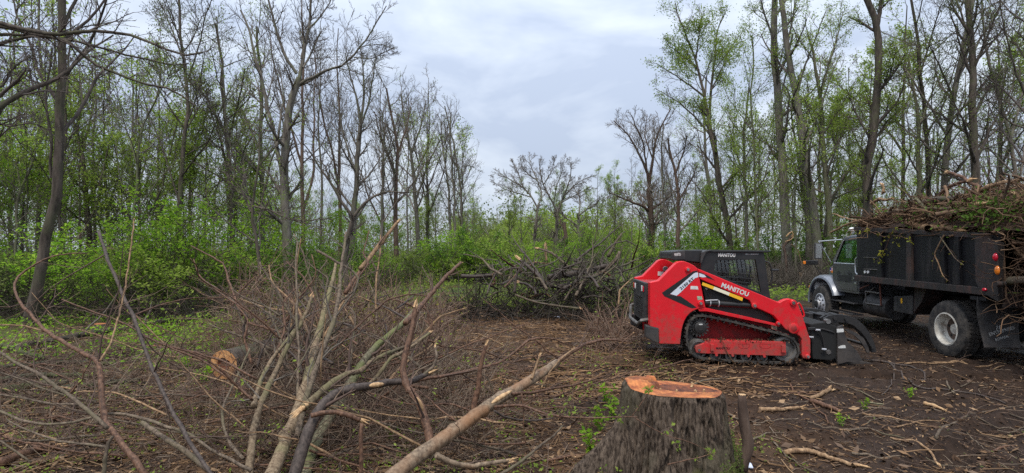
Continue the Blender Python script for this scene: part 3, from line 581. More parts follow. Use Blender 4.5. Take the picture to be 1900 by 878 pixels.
T('second big trunk bending left as it climbs, right of the pillar trunk', 29, zr, .5468,
  [([(765, 940), (760, 840), (740, 660), (725, 560), (712, 490), (690, 330), (670, 220), (655, 120), (640, 20), (630, -100)], 34, 14, 0), ([(715, 500), (760, 400), (800, 280), (840, 180)], 9, 3, 1), ([(690, 330), (720, 220), (760, 120), (790, 40)], 8, 3, -1), ([(660, 150), (680, 60), (690, -40)], 8, 3, 0)],
  'bark_grey', 'leaf_spring', 2800, .15, (10, 6, 5), seed=36, t0=.3, lr=(.2, .5, .5))
T('broad grey trunk partly hidden behind the bending trunk', 31, zr, .5468, [([(735, 945), (735, 850), (728, 720), (700, 560)], 26, 13, 0), ([(700, 560), (680, 430), (660, 300)], 9, 3, 1)], 'bark_grey', 'leaf_spring', 900, .15, (8, 6, 5), seed=37)
T('mid grey tree with leafy shoots along its trunk above the truck cab', 30, zr, .5468,
  [([(805, 930), (803, 780), (795, 640), (786, 520), (775, 400), (770, 300), (755, 220), (730, 120)], 24, 7, 0), ([(772, 330), (800, 220), (830, 120), (850, 40)], 9, 3, 1), ([(790, 560), (840, 470), (890, 410)], 7, 2, -1)],
  'bark_mossy', 'leaf_spring', 3200, .15, (11, 6, 5), seed=38, t0=.25)
T('dark ivy green trunk with a black forked top above the dump truck', 27, zr, .5468,
  [([(928, 900), (928, 780), (930, 640), (938, 520), (955, 390), (970, 280), (976, 200), (965, 80), (950, 30), (920, -20), (900, -90)], 34, 18, 0), ([(965, 90), (975, 30), (985, -40), (980, -120)], 14, 8, .5), ([(960, 330), (1010, 250), (1030, 160)], 7, 3, -1), ([(940, 500), (1000, 410), (1080, 340)], 9, 3, .5), ([(940, 470), (890, 380), (860, 300)], 8, 3, .5)],
  'bark_dark', 'leaf_spring', 4200, .14, (11, 6, 5), seed=39, t0=.15, lr=(.16, .5, .5))
T('slanting dark limb tree crossing behind the brush load', 32, zr, .5468, [([(770, 880), (800, 700), (850, 600), (900, 540), (1000, 420), (1080, 330)], 14, 5, 0), ([(900, 540), (920, 450), (950, 400)], 6, 2, 0)], 'bark_dark', 'leaf_spring', 1200, .14, (9, 6, 5), seed=40)
T('pair of slim grey trunks rising together over the load, left one shorter', 29, zr, .5468, [([(1112, 900), (1110, 700), (1104, 560), (1105, 440), (1090, 320), (1070, 200)], 22, 7, 0), ([(1105, 440), (1140, 340), (1180, 250)], 8, 3, 1)], 'bark_mossy', 'leaf_spring', 1500, .14, (11, 6, 5), seed=41)
T('slim dark trunk close right of the shorter grey one over the load', 30, zr, .5468, [([(1145, 900), (1140, 700), (1135, 560), (1126, 400), (1112, 260), (1105, 140), (1085, 20), (1070, -60)], 19, 7, 0), ([(1120, 330), (1060, 230), (1000, 170)], 7, 3, 1), ([(1112, 250), (1150, 120), (1180, 20)], 7, 3, -1)], 'bark_dark', 'leaf_olive', 1300, .14, (11, 6, 5), seed=42)
T('leaning grey trunk that forks high above the middle of the load', 28, zr, .5468, [([(1180, 900), (1186, 700), (1195, 560), (1215, 420), (1232, 300), (1248, 200), (1268, 100), (1290, 0), (1300, -80)], 26, 12, 0), ([(1225, 340), (1180, 230), (1140, 150)], 8, 3, -1), ([(1240, 260), (1300, 160), (1360, 60), (1400, -10)], 10, 3, 1)], 'bark_grey', 'leaf_olive', 1500, .14, (11, 6, 5), seed=43)
T('thick dark trunk with many side limbs over the right half of the load', 26, zr, .5468, [([(1310, 900), (1302, 700), (1300, 560), (1290, 420), (1288, 300), (1285, 200), (1278, 60), (1275, -60)], 32, 16, 0), ([(1290, 400), (1340, 300), (1380, 250)], 9, 3, 1), ([(1286, 250), (1340, 120), (1380, 20)], 11, 4, -1), ([(1295, 460), (1240, 380), (1210, 300)], 8, 3, 0), ([(1280, 120), (1220, 20), (1200, -60)], 9, 3, 0)], 'bark_dark', 'leaf_olive', 1800, .13, (12, 6, 5), seed=44, lr=(.22, .5, .5))
T('bare grey trunk leaning left near the right edge', 27, zr, .5468, [([(1450, 900), (1440, 640), (1420, 470), (1380, 350), (1350, 250), (1330, 120), (1320, 0)], 17, 6, 0), ([(1420, 470), (1450, 350), (1470, 250)], 8, 3, 1)], 'bark_grey', 'leaf_olive', 1200, .13, (11, 6, 5), seed=45)
T('slanted dark limbs of the tree off the right edge', 22, zr, .5468, [([(1520, 900), (1510, 500), (1500, 250), (1490, 0)], 26, 12, 0), ([(1505, 400), (1440, 260), (1400, 120), (1380, 0)], 9, 3, 0), ([(1500, 250), (1430, 140), (1380, 90)], 8, 3, 1), ([(1508, 450), (1420, 420), (1330, 330)], 7, 2, .5)], 'bark_dark', 'leaf_olive', 900, .12, (11, 6, 5), seed=46)
T('short grey trunk with a rough bark base left of the truck hood', 32, zr, .5468, [([(525, 870), (522, 760), (515, 620), (510, 500), (520, 400), (530, 300)], 14, 6, 0), ([(515, 600), (480, 500), (460, 420)], 7, 3, 0)], 'bark_grey', 'leaf_spring', 2200, .15, (12, 6, 5), seed=47)
T('slim mossy pole between the bright crown and the pillar trunk', 31, zr, .5468, [([(560, 870), (556, 760), (548, 600), (545, 450), (535, 330), (545, 200), (540, 120)], 10, 4, 0)], 'bark_mossy', 'leaf_spring', 2600, .15, (13, 6, 5), seed=48, t0=.2)
T('narrow pale sapling trunk against the foot of the pillar trunk', 29, zr, .5468, [([(690, 940), (688, 840), (684, 700), (688, 560)], 9, 5, 0)], 'bark_mossy', 'leaf_spring', 300, .14, (7, 5, 4), seed=49)

# ------------------------------------------------------------------ woods behind: copies of a few grown trees
def grown(name, Hh, r0, seed, forks, bk, leaf, nleaf, ls, label, k=(12, 7, 5), t0=.3, lr=.3, up=.08, rmin=.013, lean=.05, low=False):
    rng = np.random.default_rng(seed)
    n = 14; zz = np.linspace(-.2, Hh, n)
    P0 = np.stack([np.cumsum(rng.normal(size=n)*lean*Hh/14), np.cumsum(rng.normal(size=n)*lean*Hh/14), zz], 1); P0[:, :2] -= P0[0, :2]
    SS = [(P0, np.linspace(r0, r0*.18, n))]
    for f in range(forks):
        t = .25+.4*rng.random(); i = int(t*13); a = rng.random()*6.28; ln = Hh*(1-t)*(.75+.3*rng.random()); d = np.array([math.cos(a)*.5, math.sin(a)*.5, 1.])
        q = [P0[i]]
        for j in range(13): d = nrm(d+rng.normal(size=3)*.09+np.array([0, 0, .05])); q.append(q[-1]+d*ln/13)
        SS.append((np.array(q), np.linspace(SS[0][1][i]*.75, .02, 14)))
    g = Geo(); [g.tubes(p, r, 7) for p, r in SS]
    root = empty(name, (0, 0, 0), 0, label, 'tree'); tr = link('trunk', g.mesh('trunk', bk), root)
    P = np.stack([a for a, _ in SS]); Rr = np.stack([b_ for _, b_ in SS]); g2 = Geo()
    A, Ar = grow(P, Rr, k[0], t0, 1, .8, lr, 7, .12, up, .45, rng, rmin=rmin*1.4); g2.tubes(A, Ar, 4)
    Bq, Br = grow(A, Ar, k[1], .15, 1, .7, .5, 5, .13, up*.6, .6, rng, rmin=rmin); g2.tubes(Bq, Br, 3)
    C, Cr = grow(Bq, Br, k[2], .15, 1, .65, .5, 3, .12, up*.4, .7, rng, rmin=rmin*.8); g2.tubes(C, Cr, 3)
    ch = [tr, link('branch_work', g2.mesh('branch_work', 'twig_bark_dark' if bk == 'bark_dark' else 'twig_bark'), root)]
    if leaf:
        e_ = C.reshape(-1, 3); c = e_[rng.integers(0, len(e_), nleaf)]; c = c[vnoise(c[:, 0]*.6, c[:, 1]*.6, c[:, 2]*.6, seed) > .36]
        g3 = Geo(); g3.leaves(c+rng.normal(size=c.shape)*ls*.9, ls, rng, .5); ch.append(link('crown', g3.mesh('crown', leaf, False), root))
    return root, ch
PR = {
 'bare': [grown('bare_tree', 17, .17, 101, 3, 'bark_grey', None, 0, 0, ''), grown('bare_tree', 18, .15, 102, 2, 'bark_brown', None, 0, 0, '', up=.12), grown('bare_tree', 15, .13, 103, 4, 'bark_dark', 'leaf_olive', 500, .15, '', up=.1)],
 'leafy': [grown('leafy_tree', 17, .16, 104, 3, 'bark_dark', 'leaf_spring', 6500, .145, ''), grown('leafy_tree', 15, .13, 105, 2, 'bark_mossy', 'leaf_spring', 5600, .14, ''), grown('leafy_tree', 12, .12, 106, 3, 'bark_grey', 'leaf_olive', 6500, .15, '', t0=.2)],
 'sapling': [grown('sapling', 7.5, .05, 107, 1, 'bark_dark', 'leaf_spring', 5200, .082, '', k=(14, 6, 4), t0=.15, lr=.4, up=-.02, rmin=.007), grown('sapling', 6, .045, 108, 1, 'bark_mossy', 'leaf_bright', 4600, .08, '', k=(13, 6, 4), t0=.12, lr=.45, up=-.02, rmin=.006), grown('sapling', 8.5, .06, 109, 2, 'bark_grey', 'leaf_spring', 5400, .085, '', k=(12, 6, 4), t0=.2, lr=.35, up=.0, rmin=.007)],
 'pole': [grown('pole_tree', 16, .10, 110, 0, 'bark_grey', None, 0, 0, '', k=(16, 6, 4), t0=.4, lr=.16), grown('pole_tree', 14, .09, 111, 1, 'bark_dark', 'leaf_spring', 1200, .16, '', k=(14, 6, 4), t0=.35, lr=.2)],
}
used = {}
def place_tree(kind, px, Y, sc, label, group):
    p = PR[kind]; i = int(RNG.integers(len(p))); root, ch = p[i]; x = (px-950)/FPX*Y
    loc = (x, Y, float(gh(x, Y))-.05); rz = RNG.random()*6.28
    if (kind, i) not in used:
        used[(kind, i)] = 1; root.location = loc; root.rotation_euler = (0, 0, rz); root.scale = (sc,)*3; root['label'] = label; root['group'] = group; return root
    return copy_tree(root, ch, loc, rz, sc, label, group)
EL = lambda px: np.interp(px, [-250, 0, 450, 870], [19, 22, 28, 52]); ER = lambda px: np.interp(px, [1120, 1300, 1500, 2000], [62, 42, 36, 30])
LB = {'bare': 'bare tree with fine grey twigs', 'leafy': 'tree with fresh spring leaves', 'sapling': 'young leafy understory tree', 'pole': 'slender straight pole tree'}
PLACES = [(-10, 'just outside the left edge'), (120, 'behind the dark leaning edge trunk'), (200, 'behind the stout crooked tree'), (290, 'behind the slim mossy pole tree'), (380, 'behind the kinked twiggy tree'), (470, 'left of the forked giant'), (560, 'behind the forked giant'), (640, 'behind the dead bent tree'), (730, 'behind the reddish twiggy tree'), (870, 'by the clearing edge on the left'), (960, 'left of the spreading oak'), (1060, 'behind the spreading oak'), (1160, 'right of the crooked bough tree'), (1260, 'behind the wide forking tree'), (1360, 'behind the bright leafy crown'), (1440, 'left of the pillar trunk'), (1520, 'behind the bending trunk'), (1610, 'behind the truck cab'), (1700, 'behind the front of the load'), (1800, 'behind the middle of the load'), (1910, 'behind the rear of the load'), (9999, 'just outside the right edge')]
def where(px): return next(t for lim, t in PLACES if px < lim)
def fill(side, n, lo, hi, edge, depth, mix, sc=(.75, 1.1), power=1.4):
    for i in range(n):
        px = lo+(hi-lo)*((i+RNG.random())/n); kind = mix[int(RNG.integers(len(mix)))]
        Y = float(edge(px))+depth*RNG.random()**power; s_ = sc[0]+(sc[1]-sc[0])*RNG.random()
        place_tree(kind, px, Y, s_, ('low ' if s_ < sc[0]+.34*(sc[1]-sc[0]) else 'mid height ' if s_ < sc[0]+.67*(sc[1]-sc[0]) else 'full height ')+LB[kind]+' '+where(px),
                   {'l': 'woods on the left', 'r': 'woods on the right', 'c': 'woods at the far end'}[side]+' - '+kind)
fill('l', 30, -150, 860, EL, 36, ['bare', 'bare', 'bare', 'pole', 'pole', 'pole'])
fill('l', 25, -120, 470, lambda px: EL(px)-3, 16, ['sapling'], (.7, 1.3))
fill('l', 22, 430, 870, lambda px: EL(px)-2, 22, ['sapling'], (.6, 1.05))
fill('r', 10, 1110, 1290, ER, 26, ['bare', 'pole', 'pole'], (.65, .85))
fill('r', 36, 1290, 2050, ER, 30, ['bare', 'leafy', 'bare', 'pole', 'pole'])
fill('r', 28, 1150, 1990, ER, 14, ['sapling'], (.6, 1.15))
fill('c', 34, 840, 1160, lambda px: 78, 40, ['leafy', 'leafy', 'leafy', 'pole'], (.42, .62), 1.)
fill('c', 26, 850, 1180, lambda px: 58, 20, ['sapling', 'sapling', 'leafy'], (.5, .7), 1.)

# far wood that reads as one mass
rng = np.random.default_rng(77); n = 110000
a = rng.uniform(-170, 170, n); dd = rng.uniform(95, 150, n)-np.abs(a)*.12; hz = rng.random(n)**1.5*9.5*(.55+.9*vnoise(a*.09, dd*.05, None, 4))
g = Geo(); g.leaves(np.stack([a, dd, hz], 1), .36, rng, .35, .8)
tag(link('far_woods', g.mesh('far_woods', 'leaf_olive', False)), 'dim green wall of foliage low behind all the trunks', 'woods', kind='stuff')

rng = np.random.default_rng(79); n = 46000; a = rng.uniform(-120, 120, n); dd = rng.uniform(58, 120, n)-np.abs(a)*.1; px_ = 950+a/dd*FPX; topz = np.interp(px_, [0, 600, 850, 900, 1120, 1200, 1900], [15, 14, 9, 4.5, 4.5, 10, 15])
hz = rng.random(n)*topz*(.6+.6*vnoise(a*.15, dd*.1, None, 21)); g = Geo(); g.leaves(np.stack([a, dd, hz], 1), 1.5, rng, 0, .035, nrm(np.c_[rng.normal(size=n)*.5, rng.normal(size=n)*.5, np.ones(n)]))
tag(link('far_twig_haze', g.mesh('far_twig_haze', 'twig_haze', False)), 'grey haze of fine twigs deep in the woods', 'woods', kind='stuff')
rng = np.random.default_rng(78); n = 70000; px_ = rng.uniform(835, 1190, n); dd = rng.uniform(66, 100, n); xx_ = (px_-950)/FPX*dd; hz = rng.random(n)**1.1*(2.2+7.5*np.clip(vnoise(xx_*.22, dd*.12, None, 14)-.12, 0, 1)); k_ = vnoise(xx_*.7, dd*.3, hz*.7, 15) > .40
g = Geo(); g.leaves(np.stack([xx_, dd, hz], 1)[k_], .26, rng, .5, .7)
tag(link('far_thickets', g.mesh('far_thickets', 'leaf_spring', False)), 'soft green band of far thickets across the end of the clearing', 'woods', kind='stuff')

# ------------------------------------------------------------------ shrubs
def shrub_proto(seed, Hh, W, leaf, n, ls, bk='bark_dark'):
    rng = np.random.default_rng(seed); m = 9
    base = np.zeros((m, 3)); base[:, :2] = rng.normal(size=(m, 2))*.18*W
    d = nrm(np.c_[rng.normal(size=(m, 2))*.55, np.ones(m)]); P = np.zeros((m, 8, 3)); P[:, 0] = base
    for j in range(1, 8): d = nrm(d+rng.normal(size=d.shape)*.16+np.array([0, 0, -.06])*(j > 3)); P[:, j] = P[:, j-1]+d*Hh/7*(.8+.4*rng.random((m, 1)))
    Rr = np.linspace(.022, .008, 8)[None]*np.ones((m, 1)); g = Geo(); g.tubes(P, Rr, 5)
    A, Ar = grow(P, Rr, 7, .25, 1, .95, .5, 5, .12, -.02, .6, rng, rmin=.006); g.tubes(A, Ar, 3)
    C, Cr = grow(A, Ar, 6, .1, 1, .7, .5, 3, .1, 0, .7, rng, rmin=.004); g.tubes(C, Cr, 3)
    root = empty('shrub', (0, 0, 0), 0, '', 'shrub'); st = link('stem', g.mesh('stem', bk), root)
    e_ = C.reshape(-1, 3); c = e_[rng.integers(0, len(e_), n)]; c = c[vnoise(c[:, 0]*2.2, c[:, 1]*2.2, c[:, 2]*3.2, seed) > .36]; g3 = Geo(); g3.leaves(c+rng.normal(size=c.shape)*.05, ls, rng, 1.0)
    return root, [st, link('foliage', g3.mesh('foliage', leaf, False), root)]
SH = [shrub_proto(201, 2.9, 1.9, 'leaf_bright', 3800, .11), shrub_proto(202, 2.1, 1.8, 'leaf_spring', 3400, .10), shrub_proto(203, 2.4, 1.5, 'leaf_deep', 3200, .12), shrub_proto(204, 1.5, 1.4, 'leaf_spring', 2600, .09), shrub_proto(205, 3.4, 2.0, 'leaf_bright', 2800, .10), shrub_proto(206, 1.8, 2.0, 'leaf_olive', 2000, .085)]
su = {}
SHN = ['broad bright', 'yellow green', 'dark leaved', 'small pale green', 'tall loose', 'thin olive']
def put_shrub(i, px, Y, sc, label, group):
    label = SHN[i]+' '+label
    root, ch = SH[i]; x = (px-950)/FPX*Y; loc = (x, Y, float(gh(x, Y))-.03)
    if i not in su:
        su[i] = 1; root.location = loc; root.scale = (sc,)*3; root['label'] = label; root['group'] = group; return
    copy_tree(root, ch, loc, RNG.random()*6.28, sc, label, group)
for i in range(30):
    px = -60+540*((i+RNG.random())/30)
    put_shrub(int(RNG.choice([0, 1, 2, 2, 4, 5, 3])), px, 15.6+RNG.random()*6.5+(px > 300)*1.5, .55+.6*RNG.random(), 'shrub '+where(px), 'shrubs along the left edge')
for i in range(26):
    px = 470+400*((i+RNG.random())/26)
    put_shrub(int(RNG.choice([1, 2, 3, 4, 5])), px, 19+RNG.random()*9+(px-470)*.02, .55+.4*RNG.random(), 'shrub behind the brown brush, '+where(px), 'shrubs behind the brush')
for i in range(22):
    px = 820+330*((i+RNG.random())/22)
    put_shrub(int(RNG.integers(6)), px, 30+RNG.random()*22, .8+.5*RNG.random(), 'shrub at the far end, '+where(px), 'shrubs at the far end')
for i in range(26):
    px = 1190+340*((i+RNG.random())/26)
    put_shrub(int(RNG.integers(6)), px, 31+RNG.random()*9, .7+.5*RNG.random(), 'shrub beyond the loader, '+where(px), 'shrubs behind the loader')
for i in range(12):
    px = 1560+400*((i+RNG.random())/12)
    put_shrub(int(RNG.integers(6)), px, 24+RNG.random()*7, .9+.5*RNG.random(), 'shrub beyond the truck, '+where(px), 'shrubs behind the truck')
# ------------------------------------------------------------------ red compact track loader
def frame_of(o):
    return Matrix.Translation(o.location) @ Matrix.Rotation(o.rotation_euler.z, 4, 'Z')
psi = R(-3.2)
ex = Vector((math.cos(psi), math.sin(psi), 0)); ey = Vector((-math.sin(psi), math.cos(psi), 0))
LO = Vector((3.473, 9.35, -0.02))+ey*.85
loader = empty('track_loader', LO, psi, 'red compact track loader with black caged cab standing on the bare dirt', 'loader')
LM = frame_of(loader)
zl = zone(1150, 440, .2962); zb = zone(1170, 480, .2391); zc = zone(1220, 450, .13684); zg = zone(1380, 460, .26183)
def lp(pts, y=-.85, z=zl):
    r = [pick(LM, *z(u, v), y) for u, v in pts]; return [(float(p[0]), float(p[2])) for p in r]
def l1(u, v, y=-.85, z=zl): return lp([(u, v)], y, z)[0]
def arc(c, r, a0, a1, n): return [(c[0]+r*math.cos(R(a0+(a1-a0)*i/(n-1))), c[1]+r*math.sin(R(a0+(a1-a0)*i/(n-1)))) for i in range(n)]
body = lp([(190, 285), (245, 273), (345, 172), (358, 160), (372, 154), (402, 151), (435, 163), (466, 179), (487, 197), (512, 318), (537, 442), (490, 450), (462, 461), (440, 476), (420, 498), (404, 527), (393, 560), (385, 600), (378, 672), (247, 668), (243, 578), (190, 558)])
B().prism(body, -.85, -.66).build('side_frame', 'red', loader, .012, seg=3)
B().prism(body, .66, .85).build('side_frame', 'red', loader, .012, seg=3)
xr, zr0 = l1(190, 558); _, zr1 = l1(190, 285)
# rear bay between the two sides
B().box(xr+.02, xr+.5, -.655, .655, zr0, zr1-.03).build('rear_bay', 'red_dirty_shade', loader, .01)
xf = l1(480, 300)[0]
B().prism([(xr+.5, .32), (xr+.5, zr1-.03), (xf, zr1+.12), (xf, .32)], -.655, .655).build('engine_cover', 'black_dusty', loader, .01)
tg = B().box(xr-.045, xr+.015, -.60, .60, zr0+.03, zr1-.02).build('tailgate', 'black_dusty', loader, .015)
for i, zz in enumerate(np.linspace(zr0+.12, zr1-.30, 9)): B().box(xr-.056, xr-.046, -.34, .34, zz, zz+.022).build('louvre', 'black', tg, .003)
zl_ = zr1-.13
for y, m_ in ((-.50, 'lamp_red'), (-.36, 'lamp_white'), (.36, 'lamp_white'), (.50, 'lamp_red')):
    B().box(xr-.062, xr-.046, y-.045, y+.045, zl_-.05, zl_+.05).build('tail_lamp', m_, loader, .01, True)
# rear bumper: a loop either side and a heavy black corner block
B().pipe([(xr+.02, -.60, zr0+.08), (xr-.10, -.60, zr0+.06), (xr-.13, -.45, zr0-.02), (xr-.13, .45, zr0-.02), (xr-.10, .62, zr0+.03), (xr-.08, .66, zr0+.20), (xr, .66, zr0+.22)], .032, 8).build('bumper_bar', 'worn_steel', loader, 0, True)
cb = lp([(163, 552), (245, 570), (246, 668), (205, 655), (165, 630)], -.87)
B().prism(cb, -.872, -.70).build('corner_block', 'black_dusty', loader, .02)
B().prism(cb, .70, .872).build('corner_block', 'black_dusty', loader, .02)
# lift arms
arm = lp([(487, 197), (600, 243), (740, 302), (880, 360), (1000, 411), (1022, 398), (1040, 391), (1068, 387), (1092, 393), (1105, 405), (1116, 420), (1140, 480), (1165, 555), (1182, 610), (1195, 645), (1196, 720), (1190, 745), (1180, 760), (1165, 765), (1150, 760), (1141, 742), (1140, 640), (1128, 622), (1105, 606), (1060, 590), (1035, 575), (1010, 545), (990, 520), (965, 492), (900, 462), (845, 438), (828, 425), (815, 398), (770, 378), (640, 323), (506, 265)])
for s in (-1, 1):
    B().prism(arm, s*.85 if s < 0 else .73, -.73 if s < 0 else .85).build('lift_arm', 'red', loader, .014, seg=3)
xa, za = l1(1030, 440)
# cross tube between the arms at the elbow
B().rod((xa, -.73, za), (xa, .73, za), .07, 16).build('cross_tube', 'red', loader, 0, True)
def disc(u, v, r, y0, y1, m_, name, par=loader, z=zl, n=24, ya=-.85):
    x_, z_ = l1(u, v, ya, z); B().lathe([(r, y0), (r, y1), (r*.85, y1-.006)] if y1 < y0 else [(r, y0), (r, y1)], (x_, 0, z_), n).build(name, m_, par, 0, True)
for u, v, r in ((425, 204, .045), (505, 415, .045), (842, 430, .045), (1084, 412, .05), (990, 540, .035), (1174, 748, .04)):
    disc(u, v, r, -.845, -.875, 'red', 'pivot_boss'); disc(u, v, r*.55, -.87, -.892, 'steel', 'pin')
disc(1087, 572, .085, -.845, -.868, 'red', 'cylinder_port'); disc(1087, 572, .058, -.86, -.8705, 'red_dirty_shade', 'port_recess')
# far tower: pin, sticker on its inner face
xt, zt = l1(284, 200, .66); B().lathe([(.05, .665), (.05, .64), (.04, .63)], (xt, 0, zt), 20).build('pin', 'steel', loader, 0, True)
st = lp([(238, 216), (275, 216), (275, 242), (238, 242)], .655); B().prism(st, .648, .657).build('warning_sticker', 'off_white', loader)
# arm handle loop
h = [pick(LM, *zl(u, v), -.79) for u, v in ((1112, 418), (1122, 412), (1134, 430), (1150, 468), (1156, 490), (1150, 500), (1140, 495))]
B().pipe(h, .014, 8).build('grab_loop', 'red', loader, 0, True)
# black bay behind the arm, lift cylinder, link
bay = lp([(497, 262), (820, 400), (1000, 520), (985, 545), (760, 500), (545, 448)], -.62)
B().prism(bay, -.70, -.55).build('side_bay', 'black', loader, .008)
c0, c1 = pick(LM, *zl(532, 411), -.77), pick(LM, *zl(826, 428), -.77)
lc = B().rod(c0, c1, .052, 16).build('lift_cylinder', 'black', loader, 0, True)
dv = Vector(c1)-Vector(c0)
for t in (.10, .28): q = Vector(c0)+dv*t; B().rod(q, q+dv*.018, .060, 16).build('hose_clamp', 'alu', lc, 0, True)
B().pipe([Vector(c0)+Vector((0, -.045, .035)), Vector(c0)+dv*.12+Vector((0, -.05, .05)), Vector(c0)+dv*.26+Vector((0, -.045, .06))], .011, 6).build('hose', 'alu', lc, 0, True)
B().pipe([Vector(c0)+Vector((.02, -.02, .3)), Vector(c0)+Vector((.10, -.03, .18)), Vector(c0)+Vector((.08, -.02, .02))], .014, 6).build('hose', 'black', loader, 0, True)
# red shelf over the track
sh = lp([(490, 451), (537, 443), (760, 492), (1000, 548), (1000, 562), (760, 512), (545, 466), (500, 466)])
B().prism(sh, -.845, -.40).build('track_shelf', 'red', loader, .006)
B().prism(lp([(520, 470), (760, 515), (975, 560), (980, 588), (760, 545), (520, 492)], -.8), -.62, -.40).build('shelf_skirt', 'red_dirty_shade', loader, .005)  # skirt coloured darker for the shade under the shelf
B().prism(lp([(470, 480), (1060, 610), (1070, 700), (470, 740)], -.4), -.42, .42).build('belly', 'red_dirty_shade', loader, .01)
# tracks: one closed rubber band per side with lugs, sprocket, idlers, rollers, red frame
path = [(520, 481), (660, 510), (800, 543), (940, 579), (1060, 611), (1100, 634), (1127, 668), (1137, 705), (1132, 748), (1112, 777), (1080, 792), (1040, 799), (900, 798), (780, 792), (650, 783), (540, 774), (490, 768), (452, 750), (425, 705), (408, 640), (412, 575), (428, 525), (455, 495), (488, 482)]
PT = np.array(lp(path)); PT = np.vstack([PT, PT[:1]])
d_ = np.r_[0, np.cumsum(np.linalg.norm(np.diff(PT, axis=0), axis=1))]; nn_ = 132
tt_ = np.linspace(0, d_[-1], nn_, endpoint=False); loop_ = np.stack([np.interp(tt_, d_, PT[:, i]) for i in (0, 1)], 1)
for _ in range(6): loop_ = (np.roll(loop_, 1, 0)+2*loop_+np.roll(loop_, -1, 0))/4
tg_ = nrm(np.roll(loop_, -1, 0)-np.roll(loop_, 1, 0)); nrm_ = np.stack([tg_[:, 1], -tg_[:, 0]], 1)     # sense checked against the centroid
if ((loop_-loop_.mean(0))*nrm_).sum() < 0: nrm_ = -nrm_
def pt2(p): return (float(p[0]), float(p[1]))
for s in (-1, 1):
    y0, y1 = sorted((s*.84, s*.46)); b = B(); inner = loop_-nrm_*.042; outer = loop_-nrm_*.012
    b.ring([pt2(p) for p in outer], [pt2(p) for p in inner], y0, y1)
    tb = b.build('track', 'rubber', loader, 0, True)
    b = B()
    for i in range(0, nn_, 2):
        p, t_, n_ = loop_[i], tg_[i], nrm_[i]; off = .5 if (i//2) % 2 else 0
        for (ya, yb) in (((y0, y0+.20), (y1-.20, y1)) if not off else ((y0+.06, y0+.25), (y1-.13, y1))):
            q = [p-n_*.02-t_*.022, p-n_*.02+t_*.022, p+n_*.006+t_*.014, p+n_*.006-t_*.014]
            b.prism([pt2(x) for x in q], ya, yb)
    lug = b.build('tread_lug', 'rubber', tb); tag(lug, kind='stuff')
    b = B()
    for i in range(0, nn_, 3):
        p, t_, n_ = inner[i], tg_[i], nrm_[i]; q = [p+n_*.01-t_*.018, p+n_*.01+t_*.018, p-n_*.045+t_*.012, p-n_*.045-t_*.012]
        b.prism([pt2(x) for x in q], (y0+y1)/2-.05, (y0+y1)/2+.05)
    dl = b.build('drive_lug', 'worn_steel', tb); tag(dl, kind='stuff')
    ys = -.80 if s < 0 else .80
    def wheel_at(u, v, r, name, w0=.80, w1=.5):
        x_, z_ = l1(u, v); ya, yb = s*w0, s*w1
        o = B().lathe([(r*.45, yb), (r, yb), (r, ya+s*-.03), (r*.92, ya), (r*.72, ya), (r*.66, ya-s*.05), (r*.3, ya-s*.05), (r*.26, ya+s*.005), (.001, ya+s*.005)], (x_, 0, z_), 36).build(name, 'worn_steel', loader, .0, True)
        return o, x_, z_
    sp, x_, z_ = wheel_at(512, 572, .125, 'sprocket', .74, .56)
    teeth = []
    for i in range(17):
        for rr, da in ((.125, -.45), (.165, -.18), (.165, .18), (.125, .45)): a_ = (i+da)*2*math.pi/17; teeth.append((x_+rr*math.cos(a_), z_+rr*math.sin(a_)))
    B().prism(teeth, s*.70, s*.64).build('sprocket_teeth', 'worn_steel', sp, .004)
    B().lathe([(.10, s*.74), (.10, s*.79), (.085, s*.80), (.05, s*.80), (.045, s*.81), (.001, s*.81)], (x_, 0, z_), 28).build('drive_motor', 'black', sp, 0, True)
    B().box(x_-.03, x_+.03, min(s*.8035, s*.8), max(s*.8035, s*.8), z_+.05, z_+.07).build('motor_plate', 'off_white', sp)
    wheel_at(500, 703, .158, 'idler'); wheel_at(1045, 705, .215, 'idler')
    for u, v in ((606, 742), (702, 746), (800, 750), (898, 754)): wheel_at(u, v, .098, 'roller')
    fr = lp([(474, 700), (478, 684), (572, 649), (800, 652), (1040, 657), (1045, 738), (1030, 746), (760, 738), (520, 730), (480, 724)])
    tf = B().prism(fr, *sorted((s*.845, s*.60))).build('track_frame', 'red', loader, .01, seg=3)
    for u0, u1, v0, v1 in ((566, 588, 668, 712), (1010, 1036, 676, 722)):
        B().prism(lp([(u0, v0), (u1, v0+4), (u1, v1), (u0, v1)]), *sorted((s*.843, s*.885))).build('frame_lug', 'red', tf, .006)
    for u in (778, 912):
        q = lp([(u-36, 668), (u+36, 669), (u+34, 688), (u+20, 697), (u-20, 696), (u-34, 686)]); b = B()
        qi = [(x*.9+np.mean([a for a, _ in q])*.1, z*.9+np.mean([c for _, c in q])*.1) for x, z in q]
        b.ring(q, qi, *sorted((s*.843, s*.8485))).build('hatch_rim', 'red_dirty_shade', tf)
    for u, v in ((498, 708), (606, 738), (708, 741), (806, 744), (906, 747)):
        x_, z_ = l1(u, v); B().lathe([(.022, s*.84), (.022, s*.858), (.001, s*.858)], (x_, 0, z_), 10).build('bolt', 'worn_steel' if u < 500 else 'red', tf, 0, True)
    if s > 0: break
rngm = np.random.default_rng(19)
def clods(par, pts, n, spread, sz, name='packed_mud'):
    g = Geo(); P = np.array(pts)[rngm.integers(0, len(pts), n)]+rngm.normal(size=(n, 3))*np.array(spread); g.leaves(P, sz, rngm, .3, .9); o = link(name, g.mesh(name, 'chip_dark', False), par); tag(o, kind='stuff'); return o
low = [(x, -.80, z) for (x, z) in lp([(440, 730), (500, 768), (560, 772), (640, 780), (720, 786), (800, 788), (880, 790), (960, 792), (1040, 790), (1100, 770)])]
